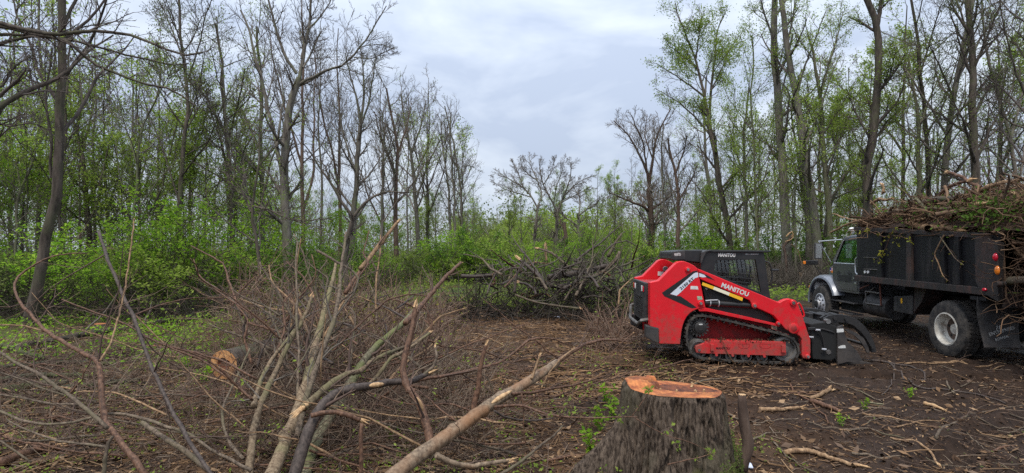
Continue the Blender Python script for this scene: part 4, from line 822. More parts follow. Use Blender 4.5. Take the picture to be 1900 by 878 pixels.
top_ = [(x, -.80, z) for (x, z) in lp([(560, 645), (640, 646), (720, 648), (800, 648), (880, 650), (960, 652), (1030, 654)])]
clods(loader, low, 450, (.06, .05, .018), .04); clods(loader, top_, 200, (.06, .05, .008), .03)
MR = Matrix.Rotation(R(90), 4, 'X')                     # text plane -> xz plane, facing -y
def put_text(body_, u, v, u2, v2, hpx, m_, y, z=zl, off=.012, shear=0, par=loader, sx=None, M_=LM, ext=.0015):
    """lettering whose baseline runs from (u,v) to (u2,v2) on the plane y; its height is hpx zone units"""
    a = pick(M_, *z(u, v), y); c = pick(M_, *z(u2, v2), y); top = pick(M_, *z(u, v-hpx), y); size = abs(top[2]-a[2])/.70
    ang_ = math.atan2(c[2]-a[2], c[0]-a[0])
    mt = Matrix.Translation((a[0], y-.003, a[2])) @ Matrix.Rotation(-ang_, 4, 'Y') @ MR
    o = lettering(body_, size, m_, par, mt, off*size, shear, 1, ext)
    want = math.hypot(c[0]-a[0], c[2]-a[2]); have = max(v_.co.x for v_ in o.data.vertices)-min(v_.co.x for v_ in o.data.vertices)
    o.matrix_local = mt @ Matrix.Diagonal((want/have, 1, 1, 1)); return o
put_text('MANITOU', 632, 311, 800, 372, 28, 'off_white', -.85, off=.03)
put_text('MANITOU', 602, 702, 688, 703, 13, 'decal_black', -.845, off=.02)
# decals
def decal(name, pts, m_, z=zb, y=-.85, d=.003, par=loader): return B().prism(lp(pts, y, z), y-d, y+.001).build(name, m_, par)
decal('chevron', [(243, 265), (470, 108), (485, 98), (518, 92), (520, 105), (492, 112), (310, 271), (300, 283), (262, 291)], 'decal_black')
decal('chevron', [(308, 274), (490, 115), (505, 109), (524, 108), (525, 144), (500, 152), (388, 262), (357, 288)], 'decal_grey', d=.0036)
decal('chevron', [(262, 292), (300, 285), (310, 277), (357, 290), (386, 290), (512, 379), (480, 386), (450, 376)], 'decal_black', d=.0024)
decal('chevron', [(533, 112), (572, 126), (587, 143), (560, 146), (533, 140)], 'decal_grey', d=.0036)
decal('chevron', [(528, 100), (565, 115), (600, 131), (656, 169), (590, 148), (575, 126), (533, 110)], 'decal_black')
put_text('2150 RT', 391, 243, 494, 160, 20, 'decal_black', -.8535, z=zb, off=.02)
decal('sticker', [(466, 212), (520, 214), (526, 240), (464, 238)], 'off_white')
decal('sticker', [(516, 291), (552, 293), (558, 318), (520, 321)], 'sticker_green')
decal('warning_band', [(560, 183), (650, 217), (640, 239), (552, 205)], 'yellow')
decal('warning_band', [(650, 217), (770, 264), (761, 287), (640, 239)], 'cream')
decal('warning_band', [(770, 264), (873, 304), (866, 329), (761, 287)], 'yellow')
decal('warning_mark', [(575, 232), (590, 226), (601, 238), (588, 243)], 'off_white', y=-.70)
# cab: cage sides with mesh windows, roof, rear cooler box, pillars, screen
YC = -.52
outer = lp([(508, 160), (520, 118), (540, 93), (575, 84), (900, 87), (908, 130), (922, 230), (944, 382), (800, 372), (640, 330), (512, 300)], YC)
inner = lp([(594, 205), (597, 180), (602, 160), (606, 146), (850, 141), (857, 180), (868, 250), (884, 345), (790, 312), (690, 268), (612, 236)], YC)
for ya, yb in ((YC, YC+.05), (-YC-.05, -YC)):
    cs = B().ring(outer, inner, ya, yb).build('cab_side', 'black', loader, .006)
roof = lp([(508, 100), (540, 82), (575, 80), (945, 85), (942, 96), (900, 98), (560, 95), (520, 112)], YC-.02)
B().prism(roof, YC-.03, -YC+.03).build('cab_roof', 'black', loader, .012, seg=3)
zrf = roof[2][1]
B().prism(lp([(508, 95), (560, 82), (580, 82), (540, 96), (522, 130), (512, 165), (504, 165)], YC-.02), YC-.045, YC-.001).build('roof_edge', 'black_dusty', loader, .008, seg=3)
ac = lp([(328, 92), (410, 82), (520, 82), (515, 160), (425, 152), (345, 147), (322, 138)], YC-.02)
hv = B().prism(ac, YC+.01, -YC-.01).build('cooler_box', 'black', loader, .012)
acp = lp([(328, 92), (408, 86), (410, 140), (345, 144), (322, 138)], YC)
B().prism(acp, YC-.01, YC+.0095).build('cooler_cheek', 'black_dusty', hv, .006)
put_text('MANITOU', 342, 118, 382, 116, 17, 'off_white', YC-.010, off=.03)
B().box(ac[0][0]-.012, ac[0][0]-.002, YC+.08, -YC-.08, ac[6][1]+.03, ac[0][1]-.03).build('cooler_grille', 'black_dusty', hv, .003)
put_text('MANITOU', 615, 122, 722, 124, 21, 'off_white', YC, off=.035)
put_text('HIGH CLEARANCE', 784, 110, 866, 111, 6, 'off_white', YC, off=.01)
# mesh screen of round bars, flat against the inside of each window
P0, P1, P2, P3 = [np.array(lp([q], YC)[0]) for q in ((596, 146), (850, 141), (886, 348), (600, 240))]
for side in (YC+.025,):
    b = B()
    for i in range(10):
        t = (i+.5)/10; a_ = P0+(P1-P0)*t; c_ = a_+(np.array([.06, -1])*(.40-.0*t)); lowz = np.interp(c_[0], [P3[0], P2[0]], [P3[1], P2[1]])
        b.rod((a_[0], side, a_[1]+.01), (a_[0]+.075*(a_[1]-lowz)/.4, side, lowz-.02), .0048, 5)
    for i in range(7):
        z_ = P0[1]-(i+.4)*.08; x0_ = max(P0[0]+.0, np.interp(z_, [P2[1], P3[1]], [P2[0]-.02, P3[0]])) if z_ < P3[1] else P0[0]
        x1_ = np.interp(z_, [P2[1], P1[1]], [P2[0], P1[0]]); b.rod((x0_, side-.008, z_), (x1_, side-.008, z_-.05), .0048, 5)
    tag(b.build('window_screen', 'black', loader), kind='stuff')
    gq = [tuple(x) for x in (P0, P1, P2, P3)]
    B().prism(gq, side+.012 if side < 0 else side-.016, side+.016 if side < 0 else side-.012).build('window_pane', 'glass_dark', loader)
B().prism(lp([(515, 165), (560, 165), (560, 300), (515, 300)], YC), YC+.05, -YC-.05).build('rear_wall', 'black', loader)
B().prism(lp([(520, 290), (640, 328), (800, 370), (944, 380), (960, 470), (520, 380)], YC), YC+.002, -YC-.002).build('cab_floor', 'black_dusty', loader, .01)
# seat inside
sx_, sz_ = l1(690, 260, 0); B().box(sx_-.12, sx_+.30, -.24, .24, sz_-.10, sz_+.04).build('seat', 'dark', loader, .03)
B().box(sx_-.20, sx_-.08, -.23, .23, sz_-.05, sz_+.34).build('seat_back', 'dark', loader, .03)
B().rod((sx_+.22, -.30, sz_), (sx_+.25, -.33, sz_+.24), .02, 8).build('joystick', 'dark', loader, 0, True)
for y in (YC+.03, -YC-.03):
    mr_ = [pick(LM, *zl(u, v), y) for u, v in ((905, 150), (935, 160), (950, 195), (955, 250), (945, 285))]
    B().pipe(mr_, .012, 6).build('mirror_arm', 'black', loader, 0, True)
m0 = pick(LM, *zl(955, 208), -.45); B().box(m0[0]-.02, m0[0]+.10, -.50, -.40, m0[2]-.015, m0[2]+.02).build('side_lamp', 'black', loader, .01)

# ------------------------------------------------------------------ black root grapple coupled to the loader
GO = LM @ Vector((l1(1300, 690)[0], 0, 0))
grap = empty('root_grapple', GO, psi, 'black root grapple with curved claws coupled to the front of the red loader', 'grapple')
GM = frame_of(grap)
def gp(pts, y, z=zg): return [(float(p[0]), float(p[2])) for p in (pick(GM, *z(u, v), y) for u, v in pts)]
B().prism(gp([(452, 535), (560, 520), (655, 560), (655, 760), (600, 790), (470, 780)], -.6), -.70, .70).build('back_frame', 'dark', grap, .015)
for s in (-1, 1):
    y0 = s*.72
    B().prism(gp([(660, 562), (700, 545), (712, 610), (730, 660), (790, 722), (838, 792), (800, 818), (735, 806), (660, 826)], -.72), y0-.02, y0+.02).build('side_plate', 'black_dusty', grap, .006)
claw_o = [(560, 500), (600, 478), (660, 470), (730, 478), (800, 505), (855, 555), (900, 620), (925, 680), (938, 738)]
claw_i = [(905, 742), (890, 690), (862, 640), (820, 590), (770, 548), (715, 530), (660, 528), (612, 535), (575, 545)]
for k_, y in enumerate((-.55, -.44, .40, .52)):
    B().prism(gp(claw_o+claw_i, -.55), y-.02, y+.02).build('claw', 'black', grap, .006)
    ci = [(848, 640), (880, 700), (890, 745), (868, 742), (850, 700), (820, 655), (780, 620), (735, 600), (710, 575), (740, 578), (800, 605)]
    if k_ % 2 == 0: B().prism(gp(ci, -.55), y-.015, y+.015).build('claw_rib', 'black_dusty', grap, .004)
    B().prism(gp([(655, 790), (700, 770), (800, 800), (900, 815), (935, 835), (800, 832), (655, 830)], -.55), y-.02, y+.02).build('tine', 'black_dusty', grap, .004)
for (u, v, u2, v2, r) in ((640, 500, 640, 500, .03), (905, 700, 905, 700, .028), (720, 505, 720, 505, .03)):
    x_, z_ = gp([(u, v)], -.55)[0]; B().rod((x_, -.6, z_), (x_, .6, z_), r, 12).build('cross_bar', 'black', grap, 0, True)
for y in (-.66, .40):
    a_, c_ = pick(GM, *zg(590, 520), y), pick(GM, *zg(592, 735), y)
    b_ = Vector(a_)*.55+Vector(c_)*.45
    cy = B().rod(b_, c_, .036, 14).build('cylinder', 'black', grap, 0, True); B().rod(a_, b_, .018, 12).build('cylinder_rod', 'chrome', cy, 0, True)
    for q in (a_, c_): B().rod((q[0], y-.05, q[2]), (q[0], y+.05, q[2]), .04, 14).build('pin', 'steel', grap, 0, True)
for k_, pts in enumerate((((455, 570), (500, 568), (540, 590), (560, 640), (575, 720)), ((455, 580), (510, 580), (560, 575), (640, 600)), ((450, 600), (500, 620), (530, 640), (560, 715)))):
    B().pipe([pick(GM, *zg(u, v), -.74+.03*k_) for u, v in pts], .013, 7).build('hose', 'black', grap, 0, True)
for u, v in ((525, 582), (568, 718), (478, 632)):
    p = pick(GM, *zg(u, v), -.75); B().rod((p[0]-.035, p[1], p[2]), (p[0]+.035, p[1], p[2]-.004), .017, 8).build('hose_fitting', 'alu', grap, 0, True)
for k_, u in enumerate((460, 500, 540, 585, 625)):
    p = pick(GM, *zg(u, 475+8*(k_ % 2)), .2); B().box(p[0]-.04, p[0]+.04, .1, .3, p[2]-.07, p[2]+.04).build('frame_tooth', 'black_dusty', grap, .015)
B().prism(gp([(658, 574), (706, 573), (708, 596), (660, 600)], -.74), -.746, -.739).build('label_plate', 'off_white', grap)
B().prism(gp([(668, 704), (690, 692), (718, 690), (722, 710), (672, 712)], -.74), -.746, -.739).build('label_plate', 'off_white', grap)

# ------------------------------------------------------------------ dump truck
th = math.atan2(.9986, .052)
eyT = Vector((-math.sin(th), math.cos(th), 0))
TO = Vector((7.85, 10.24, -.03))-eyT*1.2
truck = empty('dump_truck', TO, th, 'dark grey dump truck with black steel box heaped with brush, parked right', 'truck')
TM = frame_of(truck)
zt_ = zone(1460, 300, .4555); zd = zone(1480, 410, .21641); ze = zone(1680, 420, .2961)
def tp(pts, y, z=zt_): return [(float(p[0]), float(p[2])) for p in (pick(TM, *z(u, v), y) for u, v in pts)]
def t1(u, v, y, z=zt_): return tp([(u, v)], y, z)[0]
def tyre_prof(r, w): return [(r*.56, -w/2), (r*.60, -w/2-.004), (r*.80, -w/2-.012), (r*.95, -w/2+.01), (r*.985, -w/2+.035), (r, -w/2+.06), (r, w/2-.06), (r*.985, w/2-.035), (r*.95, w/2-.01), (r*.80, w/2+.012), (r*.60, w/2+.004), (r*.56, w/2)]
def truck_wheel(x, yo, r, w, s, deep):
    """s=+1 on the left side; yo is the outer face"""
    yc = yo-s*w/2
    wh = empty('wheel', (x, yc, r), 0); wh.parent = truck
    b = B().lathe(tyre_prof(r, w), (0, 0, 0), 56, False)
    ty = b.build('tyre', 'rubber', wh, 0, True)
    b = B()
    for i in range(44):
        a_ = i*2*math.pi/44; ca, sa = math.cos(a_), math.sin(a_)
        for y0, y1, da in ((-w/2+.05, -w*.08, .03), (w*.08, w/2-.05, -.03)):
            c2, s2 = math.cos(a_+da), math.sin(a_+da); q = []
            for (rr, dt) in ((r-.004, -.022), (r-.004, .022), (r+.010, .018), (r+.010, -.018)): q.append((rr, dt))
            b.loft([[(rr*ca-dt*sa, y0, rr*sa+dt*ca) for rr, dt in q], [(rr*c2-dt*s2, y1, rr*s2+dt*c2) for rr, dt in q]])
    tag(b.build('tread_block', 'rubber', ty), kind='stuff')
    R0 = r*.565; o = s*w/2
    if deep:
        rim = B().lathe([(R0, -o), (R0+.012, o+s*.006), (R0-.012, o+s*.012), (R0-.035, o-s*.02), (R0-.045, o-s*.13), (R0-.09, o-s*.165), (.10, o-s*.175), (.09, o-s*.14), (.001, o-s*.14)], (0, 0, 0), 48, False).build('rim', 'rim_white', wh, 0, True)
        B().lathe([(R0-.055, o-s*.1605), (.001, o-s*.1605)], (0, 0, 0), 40, False).build('rim_disc', 'rim_dirt', wh, 0, True)
        for i in range(5):
            a_ = i*2*math.pi/5+.3; B().lathe([(.026, o-s*.1595), (.001, o-s*.1592)], (.155*math.cos(a_), 0, .155*math.sin(a_)), 14, False).build('hand_hole', 'dark', rim)
    else:
        rim = B().lathe([(R0, -o), (R0+.012, o+s*.004), (R0-.012, o+s*.012), (R0-.03, o-s*.025), (R0-.05, o-s*.035), (R0-.075, o+s*.0), (.15, o+s*.030), (.14, o+s*.035), (.115, o+s*.035), (.11, o+s*.09), (.07, o+s*.10), (.001, o+s*.10)], (0, 0, 0), 48, False).build('rim', 'alu', wh, 0, True)
        B().lathe([(.095, o+s*.036), (.095, o+s*.105), (.07, o+s*.118), (.001, o+s*.118)], (0, 0, 0), 20, False).build('hub', 'dark', wh, 0, True)
        for i in range(10):
            a_ = i*2*math.pi/10
            B().rod((.205*math.cos(a_), o+s*.012, .205*math.sin(a_)), (.205*math.cos(a_), o+s*.0235, .205*math.sin(a_)), .021, 10).build('hand_hole', 'dark', rim)
            B().rod((.135*math.cos(a_+.3), o+s*.03, .135*math.sin(a_+.3)), (.135*math.cos(a_+.3), o+s*.055, .135*math.sin(a_+.3)), .014, 6).build('lug_nut', 'dark', rim)
    return wh
for s in (1, -1):
    truck_wheel(0, s*1.2, .51, .28, s, True)
    truck_wheel(0, s*.88, .51, .26, s, True)
    truck_wheel(4.8, s*1.12, .49, .28, s, False)
B().rod((0, -.9, .5), (0, .9, .5), .07, 14).build('axle', 'dark', truck, 0, True)
B().lathe([(.001, -.22), (.12, -.2), (.22, -.06), (.22, .06), (.12, .2), (.001, .22)], (0, 0, .5), 20, False).build('differential', 'dark', truck, 0, True)
B().rod((4.8, -1.0, .46), (4.8, 1.0, .46), .05, 12).build('axle', 'dark', truck, 0, True)
for s in (1, -1): B().box(-1.1, 5.25, s*.42-.04, s*.42+.04, .78, 1.02).build('chassis_rail', 'dark', truck, .01)
for x in (-1.0, .8, 2.0, 3.2): B().box(x-.05, x+.05, -.38, .38, .84, .98).build('chassis_tie', 'dark', truck)
# box: near side plate leans on ribs, rails, corner post
YS = 1.2
fl = t1(296, 470, YS); 
side = tp([(284, 268), (766, 296), (795, 520), (298, 478)], YS)
zt0, zt1_ = side[0][1], side[1][1]; xb0, xb1 = side[1][0], side[0][0]
xE = t1(862, 430, YS)[0]
box_side = lambda y0, y1: B().prism([(xE, 1.33), (xE, zt1_+.0), (xb1+.03, zt0), (xb1-.03, 1.33)], y0, y1)
nb = box_side(YS-.05, YS-.01).build('box_side', 'box_black', truck, .006)
fb = box_side(-YS+.01, -YS+.05).build('box_side', 'box_black', truck, .006)
B().box(xE+.02, xb1-.05, -YS+.055, YS-.055, 1.26, 1.335).build('box_floor', 'box_rust', truck)
B().prism([(xb1-.035, 1.28), (xb1-.005, 1.28), (xb1+.05, zt0+.10), (xb1+.02, zt0+.10)], -YS+.052, YS-.052).build('headboard', 'box_black', truck, .004)
for s in (1, -1):
    y0, y1 = sorted((s*(YS-.012), s*(YS+.055)))
    B().prism([(xE, 1.20), (xE, 1.325), (xb1+.02, 1.345), (xb1+.02, 1.215)], y0, y1).build('lower_rail', 'box_rust', truck, .008)
    y0, y1 = sorted((s*(YS-.09), s*(YS+.035)))
    B().prism([(xE+.25, zt1_-.075), (xE+.25, zt1_+.012), (xb1+.06, zt0+.012), (xb1+.06, zt0-.075)], y0, y1).build('top_rail', 'box_rust', truck, .008)
    for u in (385, 505, 640, 700):
        xr_ = t1(u, 400, YS)[0]; zz_ = np.interp(xr_, [xE, xb1], [zt1_, zt0])-.08
        B().prism([(xr_-.085, 1.327), (xr_+.085, 1.327), (xr_+.055, zz_), (xr_-.055, zz_)], *sorted((s*(YS-.012), s*(YS+.05)))).build('stake_rib', 'box_black' if u != 505 else 'box_rust', truck, .01)
    # rear corner post with lamps
    cp = tp([(765, 292), (800, 290), (832, 325), (858, 330), (862, 460), (858, 570), (790, 530), (768, 490)], YS+.06)
    B().prism(cp, *sorted((s*(YS-.05), s*(YS+.062)))).build('corner_post', 'box_rust', truck, .01)
B().box(xE-.06, xE-.005, -YS+.055, YS-.055, 1.02, 1.26).build('rear_apron', 'box_rust', truck, .01)
def lamp(u, v, ru, rv, m_, z=ze, y=YS+.063):
    b = B(); x0, z0 = t1(u, v, y, z); x1, z1 = t1(u+ru, v+rv, y, z); rx, rz = abs(x1-x0), abs(z1-z0)
    rings = []
    for k_, (f, yy) in enumerate(((1, 0), (.95, .014), (.7, .028), (.05, .033))): rings.append([(x0+rx*f*math.cos(a_*math.pi/8), y+yy, z0+rz*f*math.sin(a_*math.pi/8)) for a_ in range(16)])
    return b.loft(rings).build('marker_lamp', m_, truck, 0, True)
lamp(566, 193, 15, 26, 'lamp_red'); lamp(578, 276, 15, 30, 'lamp_orange'); lamp(498, 397, 13, 12, 'lamp_red')
q = pick(TM, *ze(592, 362), YS+.09); B().rod((q[0], YS+.02, q[2]), (q[0], YS+.16, q[2]), .045, 14).build('tailgate_pin', 'box_rust', truck, 0, True)
# mud flap hung behind the dual wheels, with its print
fp = [pick(TM, *ze(u, v), .75) for u, v in ((462, 420), (560, 472), (600, 540), (634, 690), (612, 722), (560, 728), (462, 742))]
xfl = -.80
def flap(s):
    ys = (1.24, .62); b = B()
    zs = np.linspace(1.16, .34, 7); rings = []
    for z_ in zs:
        k_ = (1.16-z_)/.82; dx = -.05*k_-.07*k_**3; w_ = .02*math.sin(k_*5)
        rings.append([(xfl+dx, s*(ys[0]+w_), z_), (xfl+dx, s*(ys[1]-w_), z_), (xfl+dx+.012, s*(ys[1]-w_), z_), (xfl+dx+.012, s*(ys[0]+w_), z_)])
    return b.loft(rings).build('mud_flap', 'black_dusty', truck)
fl1 = flap(1); flap(-1)
def flap_text(t_, y0, z0, size, wid, rot):
    mt = Matrix.Translation((xfl-.098-(.62-z0)*.10, y0, z0)) @ Matrix.Rotation(R(-90), 4, 'Z') @ Matrix.Rotation(R(90), 4, 'X') @ Matrix.Rotation(R(rot), 4, 'Z')
    o = lettering(t_, size, 'letter_flap', fl1, mt, .02*size); have = max(v_.co.x for v_ in o.data.vertices); o.matrix_local = mt @ Matrix.Diagonal((wid/have, 1, 1, 1))
flap_text('ENTERPRISES', 1.13, .525, .075, .42, 17); flap_text('IOWA', 1.04, .445, .06, .22, 17); flap_text('//', 1.02, .625, .08, .09, 17)
B().box(-.95, -.60, .60, 1.22, 1.10, 1.165).build('flap_hanger', 'dark', truck, .01)
# underbody: tank, battery box, splash plate, ladder rack, hoist
def panel_(name, pts, y0, y1, m_, z=zd, par=truck): return B().prism(tp(pts, y1, z), y0, y1).build(name, m_, par, .012)
panel_('tool_box', [(822, 648), (985, 640), (985, 805), (822, 775)], .55, 1.0, 'black_dusty')
panel_('splash_plate', [(1002, 570), (1108, 575), (1060, 700), (990, 800)], .62, .98, 'box_rust')
xt_, zt2 = t1(680, 690, .95, zd); B().lathe([(.001, -.40), (.22, -.40), (.24, -.38), (.24, .38), (.22, .40), (.001, .40)], (0, 0, 0), 28, False)
b = B(); b.rod((xt_+.42, .78, .66), (xt_-.42, .78, .66), .25, 26); b.build('fuel_tank', 'black_dusty', truck, 0, True)
B().prism(tp([(884, 662), (897, 662), (897, 706), (884, 706)], 1.002, zd), .999, 1.004).build('tank_label', 'yellow', truck)
for pts in (((585, 610), (585, 705), (715, 725)), ((706, 530), (715, 725)), ((585, 605), (700, 620))):
    B().pipe([pick(TM, *zd(u, v), 1.05) for u, v in pts], .018, 7).build('ladder_bar', 'rust' if len(pts) == 2 and pts[0][0] == 706 else 'worn_steel', truck, 0, True)
for pts in (((528, 585), (615, 548)), ((600, 615), (660, 570))):
    B().pipe([pick(TM, *zd(u, v), 1.0) for u, v in pts], .014, 7).build('brace_rod', 'rust' if pts[0][0] == 528 else 'worn_steel', truck, 0, True)
B().box(1.2, 2.6, -.30, .30, 1.03, 1.255).build('hoist_frame', 'dark', truck, .01)
# cab shell
YK = 1.02
out_ = tp([(305, 600), (300, 330), (385, 145), (420, 132), (505, 128), (520, 300), (520, 612), (340, 590)], YK, zd)
x_rear, x_scr, z_bot = t1(527, 500, YK, zd)[0], t1(300, 322, YK, zd)[0], t1(400, 610, YK, zd)[1]
z_belt = t1(420, 345, YK, zd)[1]; z_top = t1(450, 150, YK, zd)[1]; x_a = t1(385, 150, YK, zd)[0]
# side: outline ring round the window
def cab_side(y0, y1):
    o_ = [(x_rear, z_bot), (x_rear, z_belt), (x_rear, z_top), (x_a-.02, z_top), (x_scr, z_belt), (x_scr, z_bot)]
    i_ = [(x_rear+.11, z_belt-.06), (x_rear+.11, z_belt), (x_rear+.11, z_top-.05), (x_a-.06, z_top-.05), (x_scr-.12, z_belt-.02), (x_scr-.14, z_belt-.06)]
    return B().ring(o_, i_, y0, y1)
for s in (1, -1):
    y0, y1 = sorted((s*(YK-.05), s*YK)); cab_side(y0, y1).build('cab_side', 'cab_grey', truck, .012, seg=3)
    wp = [(x_rear+.10, z_belt-.07), (x_rear+.10, z_top-.04), (x_a-.055, z_top-.04), (x_scr-.13, z_belt-.07)]
    B().prism(wp, *sorted((s*(YK-.030), s*(YK-.024)))).build('side_window', 'glass_green', truck)
    # door panel proud of the shell, chrome belt and handle
    dr = B().prism([(x_rear+.045, z_bot+.06), (x_rear+.045, z_belt-.075), (x_scr-.10, z_belt-.075), (x_scr-.06, z_belt-.18), (x_scr-.06, z_bot+.24), (x_scr-.25, z_bot+.06)], *sorted((s*(YK-.002), s*(YK+.014)))).build('door', 'cab_grey', truck, .01, seg=3)
    B().pipe([(x_rear+.09, s*(YK+.008), z_belt-.058), (x_scr-.10, s*(YK+.008), z_belt-.058)], .012, 6).build('belt_trim', 'chrome', dr, 0, True)
    B().pipe([(x_scr-.105, s*(YK+.004), z_belt-.05), (x_a-.05, s*(YK+.004), z_top-.05)], .016, 6).build('pillar_trim', 'chrome', truck, 0, True)
    B().box(x_rear+.07, x_rear+.20, *sorted((s*(YK+.014), s*(YK+.035))), z_belt-.42, z_belt-.385).build('door_handle', 'chrome', dr, .008)
    B().box(x_rear+.10, x_rear+.16, *sorted((s*(YK+.014), s*(YK+.024))), z_belt-.54, z_belt-.50).build('door_lock', 'chrome', dr, .006)
    B().pipe([(x_rear+.0, s*(YK+.05), z_belt+.09), (x_rear+.05, s*(YK+.055), z_belt+.06), (x_rear+.055, s*(YK+.055), z_belt-.12), (x_rear+.035, s*(YK+.055), z_belt-.26), (x_rear-.01, s*(YK+.04), z_belt-.30)], .018, 8).build('grab_handle', 'chrome', truck, 0, True)
    # A-frame mirror
    for (p_, q_) in (((x_scr+.04, 1.04, z_belt-.05), (x_scr+.02, 1.36, z_top-.06)), ((x_scr+.02, 1.36, z_top-.06), (x_a+.02, 1.02, z_top-.02))):
        B().pipe([(p_[0], s*p_[1], p_[2]), (q_[0], s*q_[1], q_[2])], .013, 6).build('mirror_bracket', 'chrome', truck, 0, True)
    mi = B().box(x_scr+.0, x_scr+.06, *sorted((s*1.28, s*1.46)), z_belt+.04, z_top-.10).build('mirror', 'black_dusty', truck, .015)
    B().box(x_scr-.006, x_scr-.001, *sorted((s*1.295, s*1.445)), z_belt+.06, z_top-.12).build('mirror_glass', 'chrome', mi)
    # steps
    for k_, (z_, y_) in enumerate(((.66, 1.08), (.40, 1.12))):
        B().box(x_rear+.10, x_scr-.05, *sorted((s*(y_-.26), s*y_)), z_-.03, z_).build('step', 'black_dusty', truck, .008)
    B().box(x_rear+.15, x_scr-.1, *sorted((s*.60, s*.86)), .42, .88).build('battery_box', 'dark', truck, .01)
B().prism([(x_rear-.01, z_top-.001), (x_rear-.01, z_top+.05), (x_rear+.25, z_top+.085), (x_a-.08, z_top+.055), (x_a+.03, z_top-.001)], -YK+.03, YK-.03).build('cab_roof', 'fender_grey', truck, .04, True, 4)
B().box(x_rear-.002, x_rear+.03, -YK+.052, YK-.052, z_bot, z_top-.002).build('cab_back', 'cab_grey', truck)
B().prism([(x_scr-.03, z_bot), (x_scr-.03, z_belt-.03), (x_scr-.005, z_belt-.03), (x_scr-.005, z_bot)], -YK+.052, YK-.052).build('firewall', 'cab_grey', truck)
B().prism([(x_scr-.01, z_belt-.02), (x_a-.03, z_top-.01), (x_a-.036, z_top-.01), (x_scr-.018, z_belt-.02)], -YK+.06, YK-.06).build('windshield', 'glass_green', truck)
B().box(x_rear+.03, x_scr-.03, -YK+.052, YK-.052, z_bot+.0, z_bot+.06).build('cab_floor', 'dark', truck)
for y in (-.5, .5): B().box(x_rear+.12, x_rear+.24, y-.24, y+.24, z_bot+.3, z_belt+.18).build('seat', 'dark', truck, .04)
sw = B(); a_ = [(x_scr-.34+.08*math.cos(t)*.5, .5+.20*math.sin(t), z_belt-.02+.19*math.cos(t)) for t in np.linspace(0, 6.283, 20)]; sw.pipe(a_, .016, 6).build('steering_wheel', 'dark', truck, 0, True)
B().box(x_scr-.30, x_scr-.05, -YK+.06, YK-.06, z_belt-.32, z_belt-.06).build('dashboard', 'dark', truck, .03)
# roof lamp on its stem
q = pick(TM, *zd(470, 75), .6); b = B(); b.loft([[(q[0]+rr*math.cos(t), .6+rr*math.sin(t), q[2]+h_) for t in np.linspace(0, 5.9, 14)] for rr, h_ in ((.03, -.10), (.03, -.04), (.09, -.03), (.10, .01), (.06, .05), (.01, .06))]).build('roof_beacon', 'lamp_white', truck, 0, True)
# hood, widening to the cab
x_n = 5.36
def hood_ring(x, hw, z0, z1): return [(x, hw, z0), (x, hw, z1-.14), (x, hw*.93, z1-.05), (x, hw*.75, z1), (x, -hw*.75, z1), (x, -hw*.93, z1-.05), (x, -hw, z1-.14), (x, -hw, z0)]
B().loft([hood_ring(x_scr+.0, .92, .95, z_belt-.01), hood_ring(x_scr+.35, .84, .95, z_belt-.06), hood_ring(x_scr+.8, .72, .92, z_belt-.14), hood_ring(x_n-.2, .62, .86, z_belt-.22), hood_ring(x_n-.03, .58, .82, z_belt-.27), hood_ring(x_n, .52, .80, z_belt-.33)]).build('hood', 'cab_grey', truck, .0, True)
B().box(x_n-.005, x_n+.03, -.44, .44, .84, z_belt-.42).build('grille', 'chrome', truck, .01)
for k_ in range(6): B().box(x_n+.03, x_n+.04, -.42, .42, .88+.055*k_, .905+.055*k_).build('grille_bar', 'dark', truck)
B().box(x_n+.02, x_n+.20, -1.10, 1.10, .52, .76).build('bumper', 'black_dusty', truck, .03)
for s in (1, -1):
    # fender arch round the front wheel: a swept band with a rolled lip
    rings = []
    for i in range(19):
        a_ = R(-8+172*i/18); r_ = .60+.02*math.sin(a_); cx, cz = 4.83, .56
        if a_ > R(100): r_ += .10*(a_-R(100))
        prof = [(r_, .60), (r_+.075, .62), (r_+.105, .80), (r_+.10, 1.04), (r_+.065, 1.115), (r_+.015, 1.13), (r_-.01, 1.11), (r_+.03, 1.06), (r_+.04, .80)]
        rings.append([(cx+rr*math.cos(a_), s*y_, cz+rr*math.sin(a_)*.98) for rr, y_ in prof])
    B().loft(rings).build('fender', 'fender_grey', truck, 0, True)
    B().box(x_n-.10, x_n-.02, *sorted((s*.66, s*1.02)), .84, 1.05).build('headlamp', 'lamp_white', truck, .03, True)
    B().box(x_scr+.12, x_scr+.26, *sorted((s*.895, s*.93)), z_belt-.33, z_belt-.27).build('turn_lamp', 'lamp_orange', truck, .012, True)
    B().box(5.42, 5.46, *sorted((s*1.0, s*1.11)), .86, .94).build('turn_lamp', 'lamp_orange', truck, .012, True)
    fm = B().pipe([(5.15, s*.88, 1.20), (5.15, s*1.12, 1.55)], .012, 6).build('fender_mirror_post', 'black', truck, 0, True)
fm = B().box(5.10, 5.17, 1.02, 1.34, 1.52, 1.64).build('fender_mirror', 'black', truck, .02)
B().box(5.11, 5.17, 1.345, 1.40, 1.54, 1.62).build('mirror_lamp', 'lamp_orange', fm, .01)
# small flag decal on the hood side
fx, fz = x_scr+.35, z_belt-.25
fy = .855
for k_ in range(7): B().box(fx-.05, fx+.10, fy, fy+.006, fz-.05+.0143*k_, fz-.05+.0143*(k_+1)-.0005).build('flag_stripe', 'flag_red' if k_ % 2 == 0 else 'white', truck)
B().box(fx+.035, fx+.102, fy+.0065, fy+.009, fz-.007, fz+.05).build('flag_canton', 'flag_blue', truck)
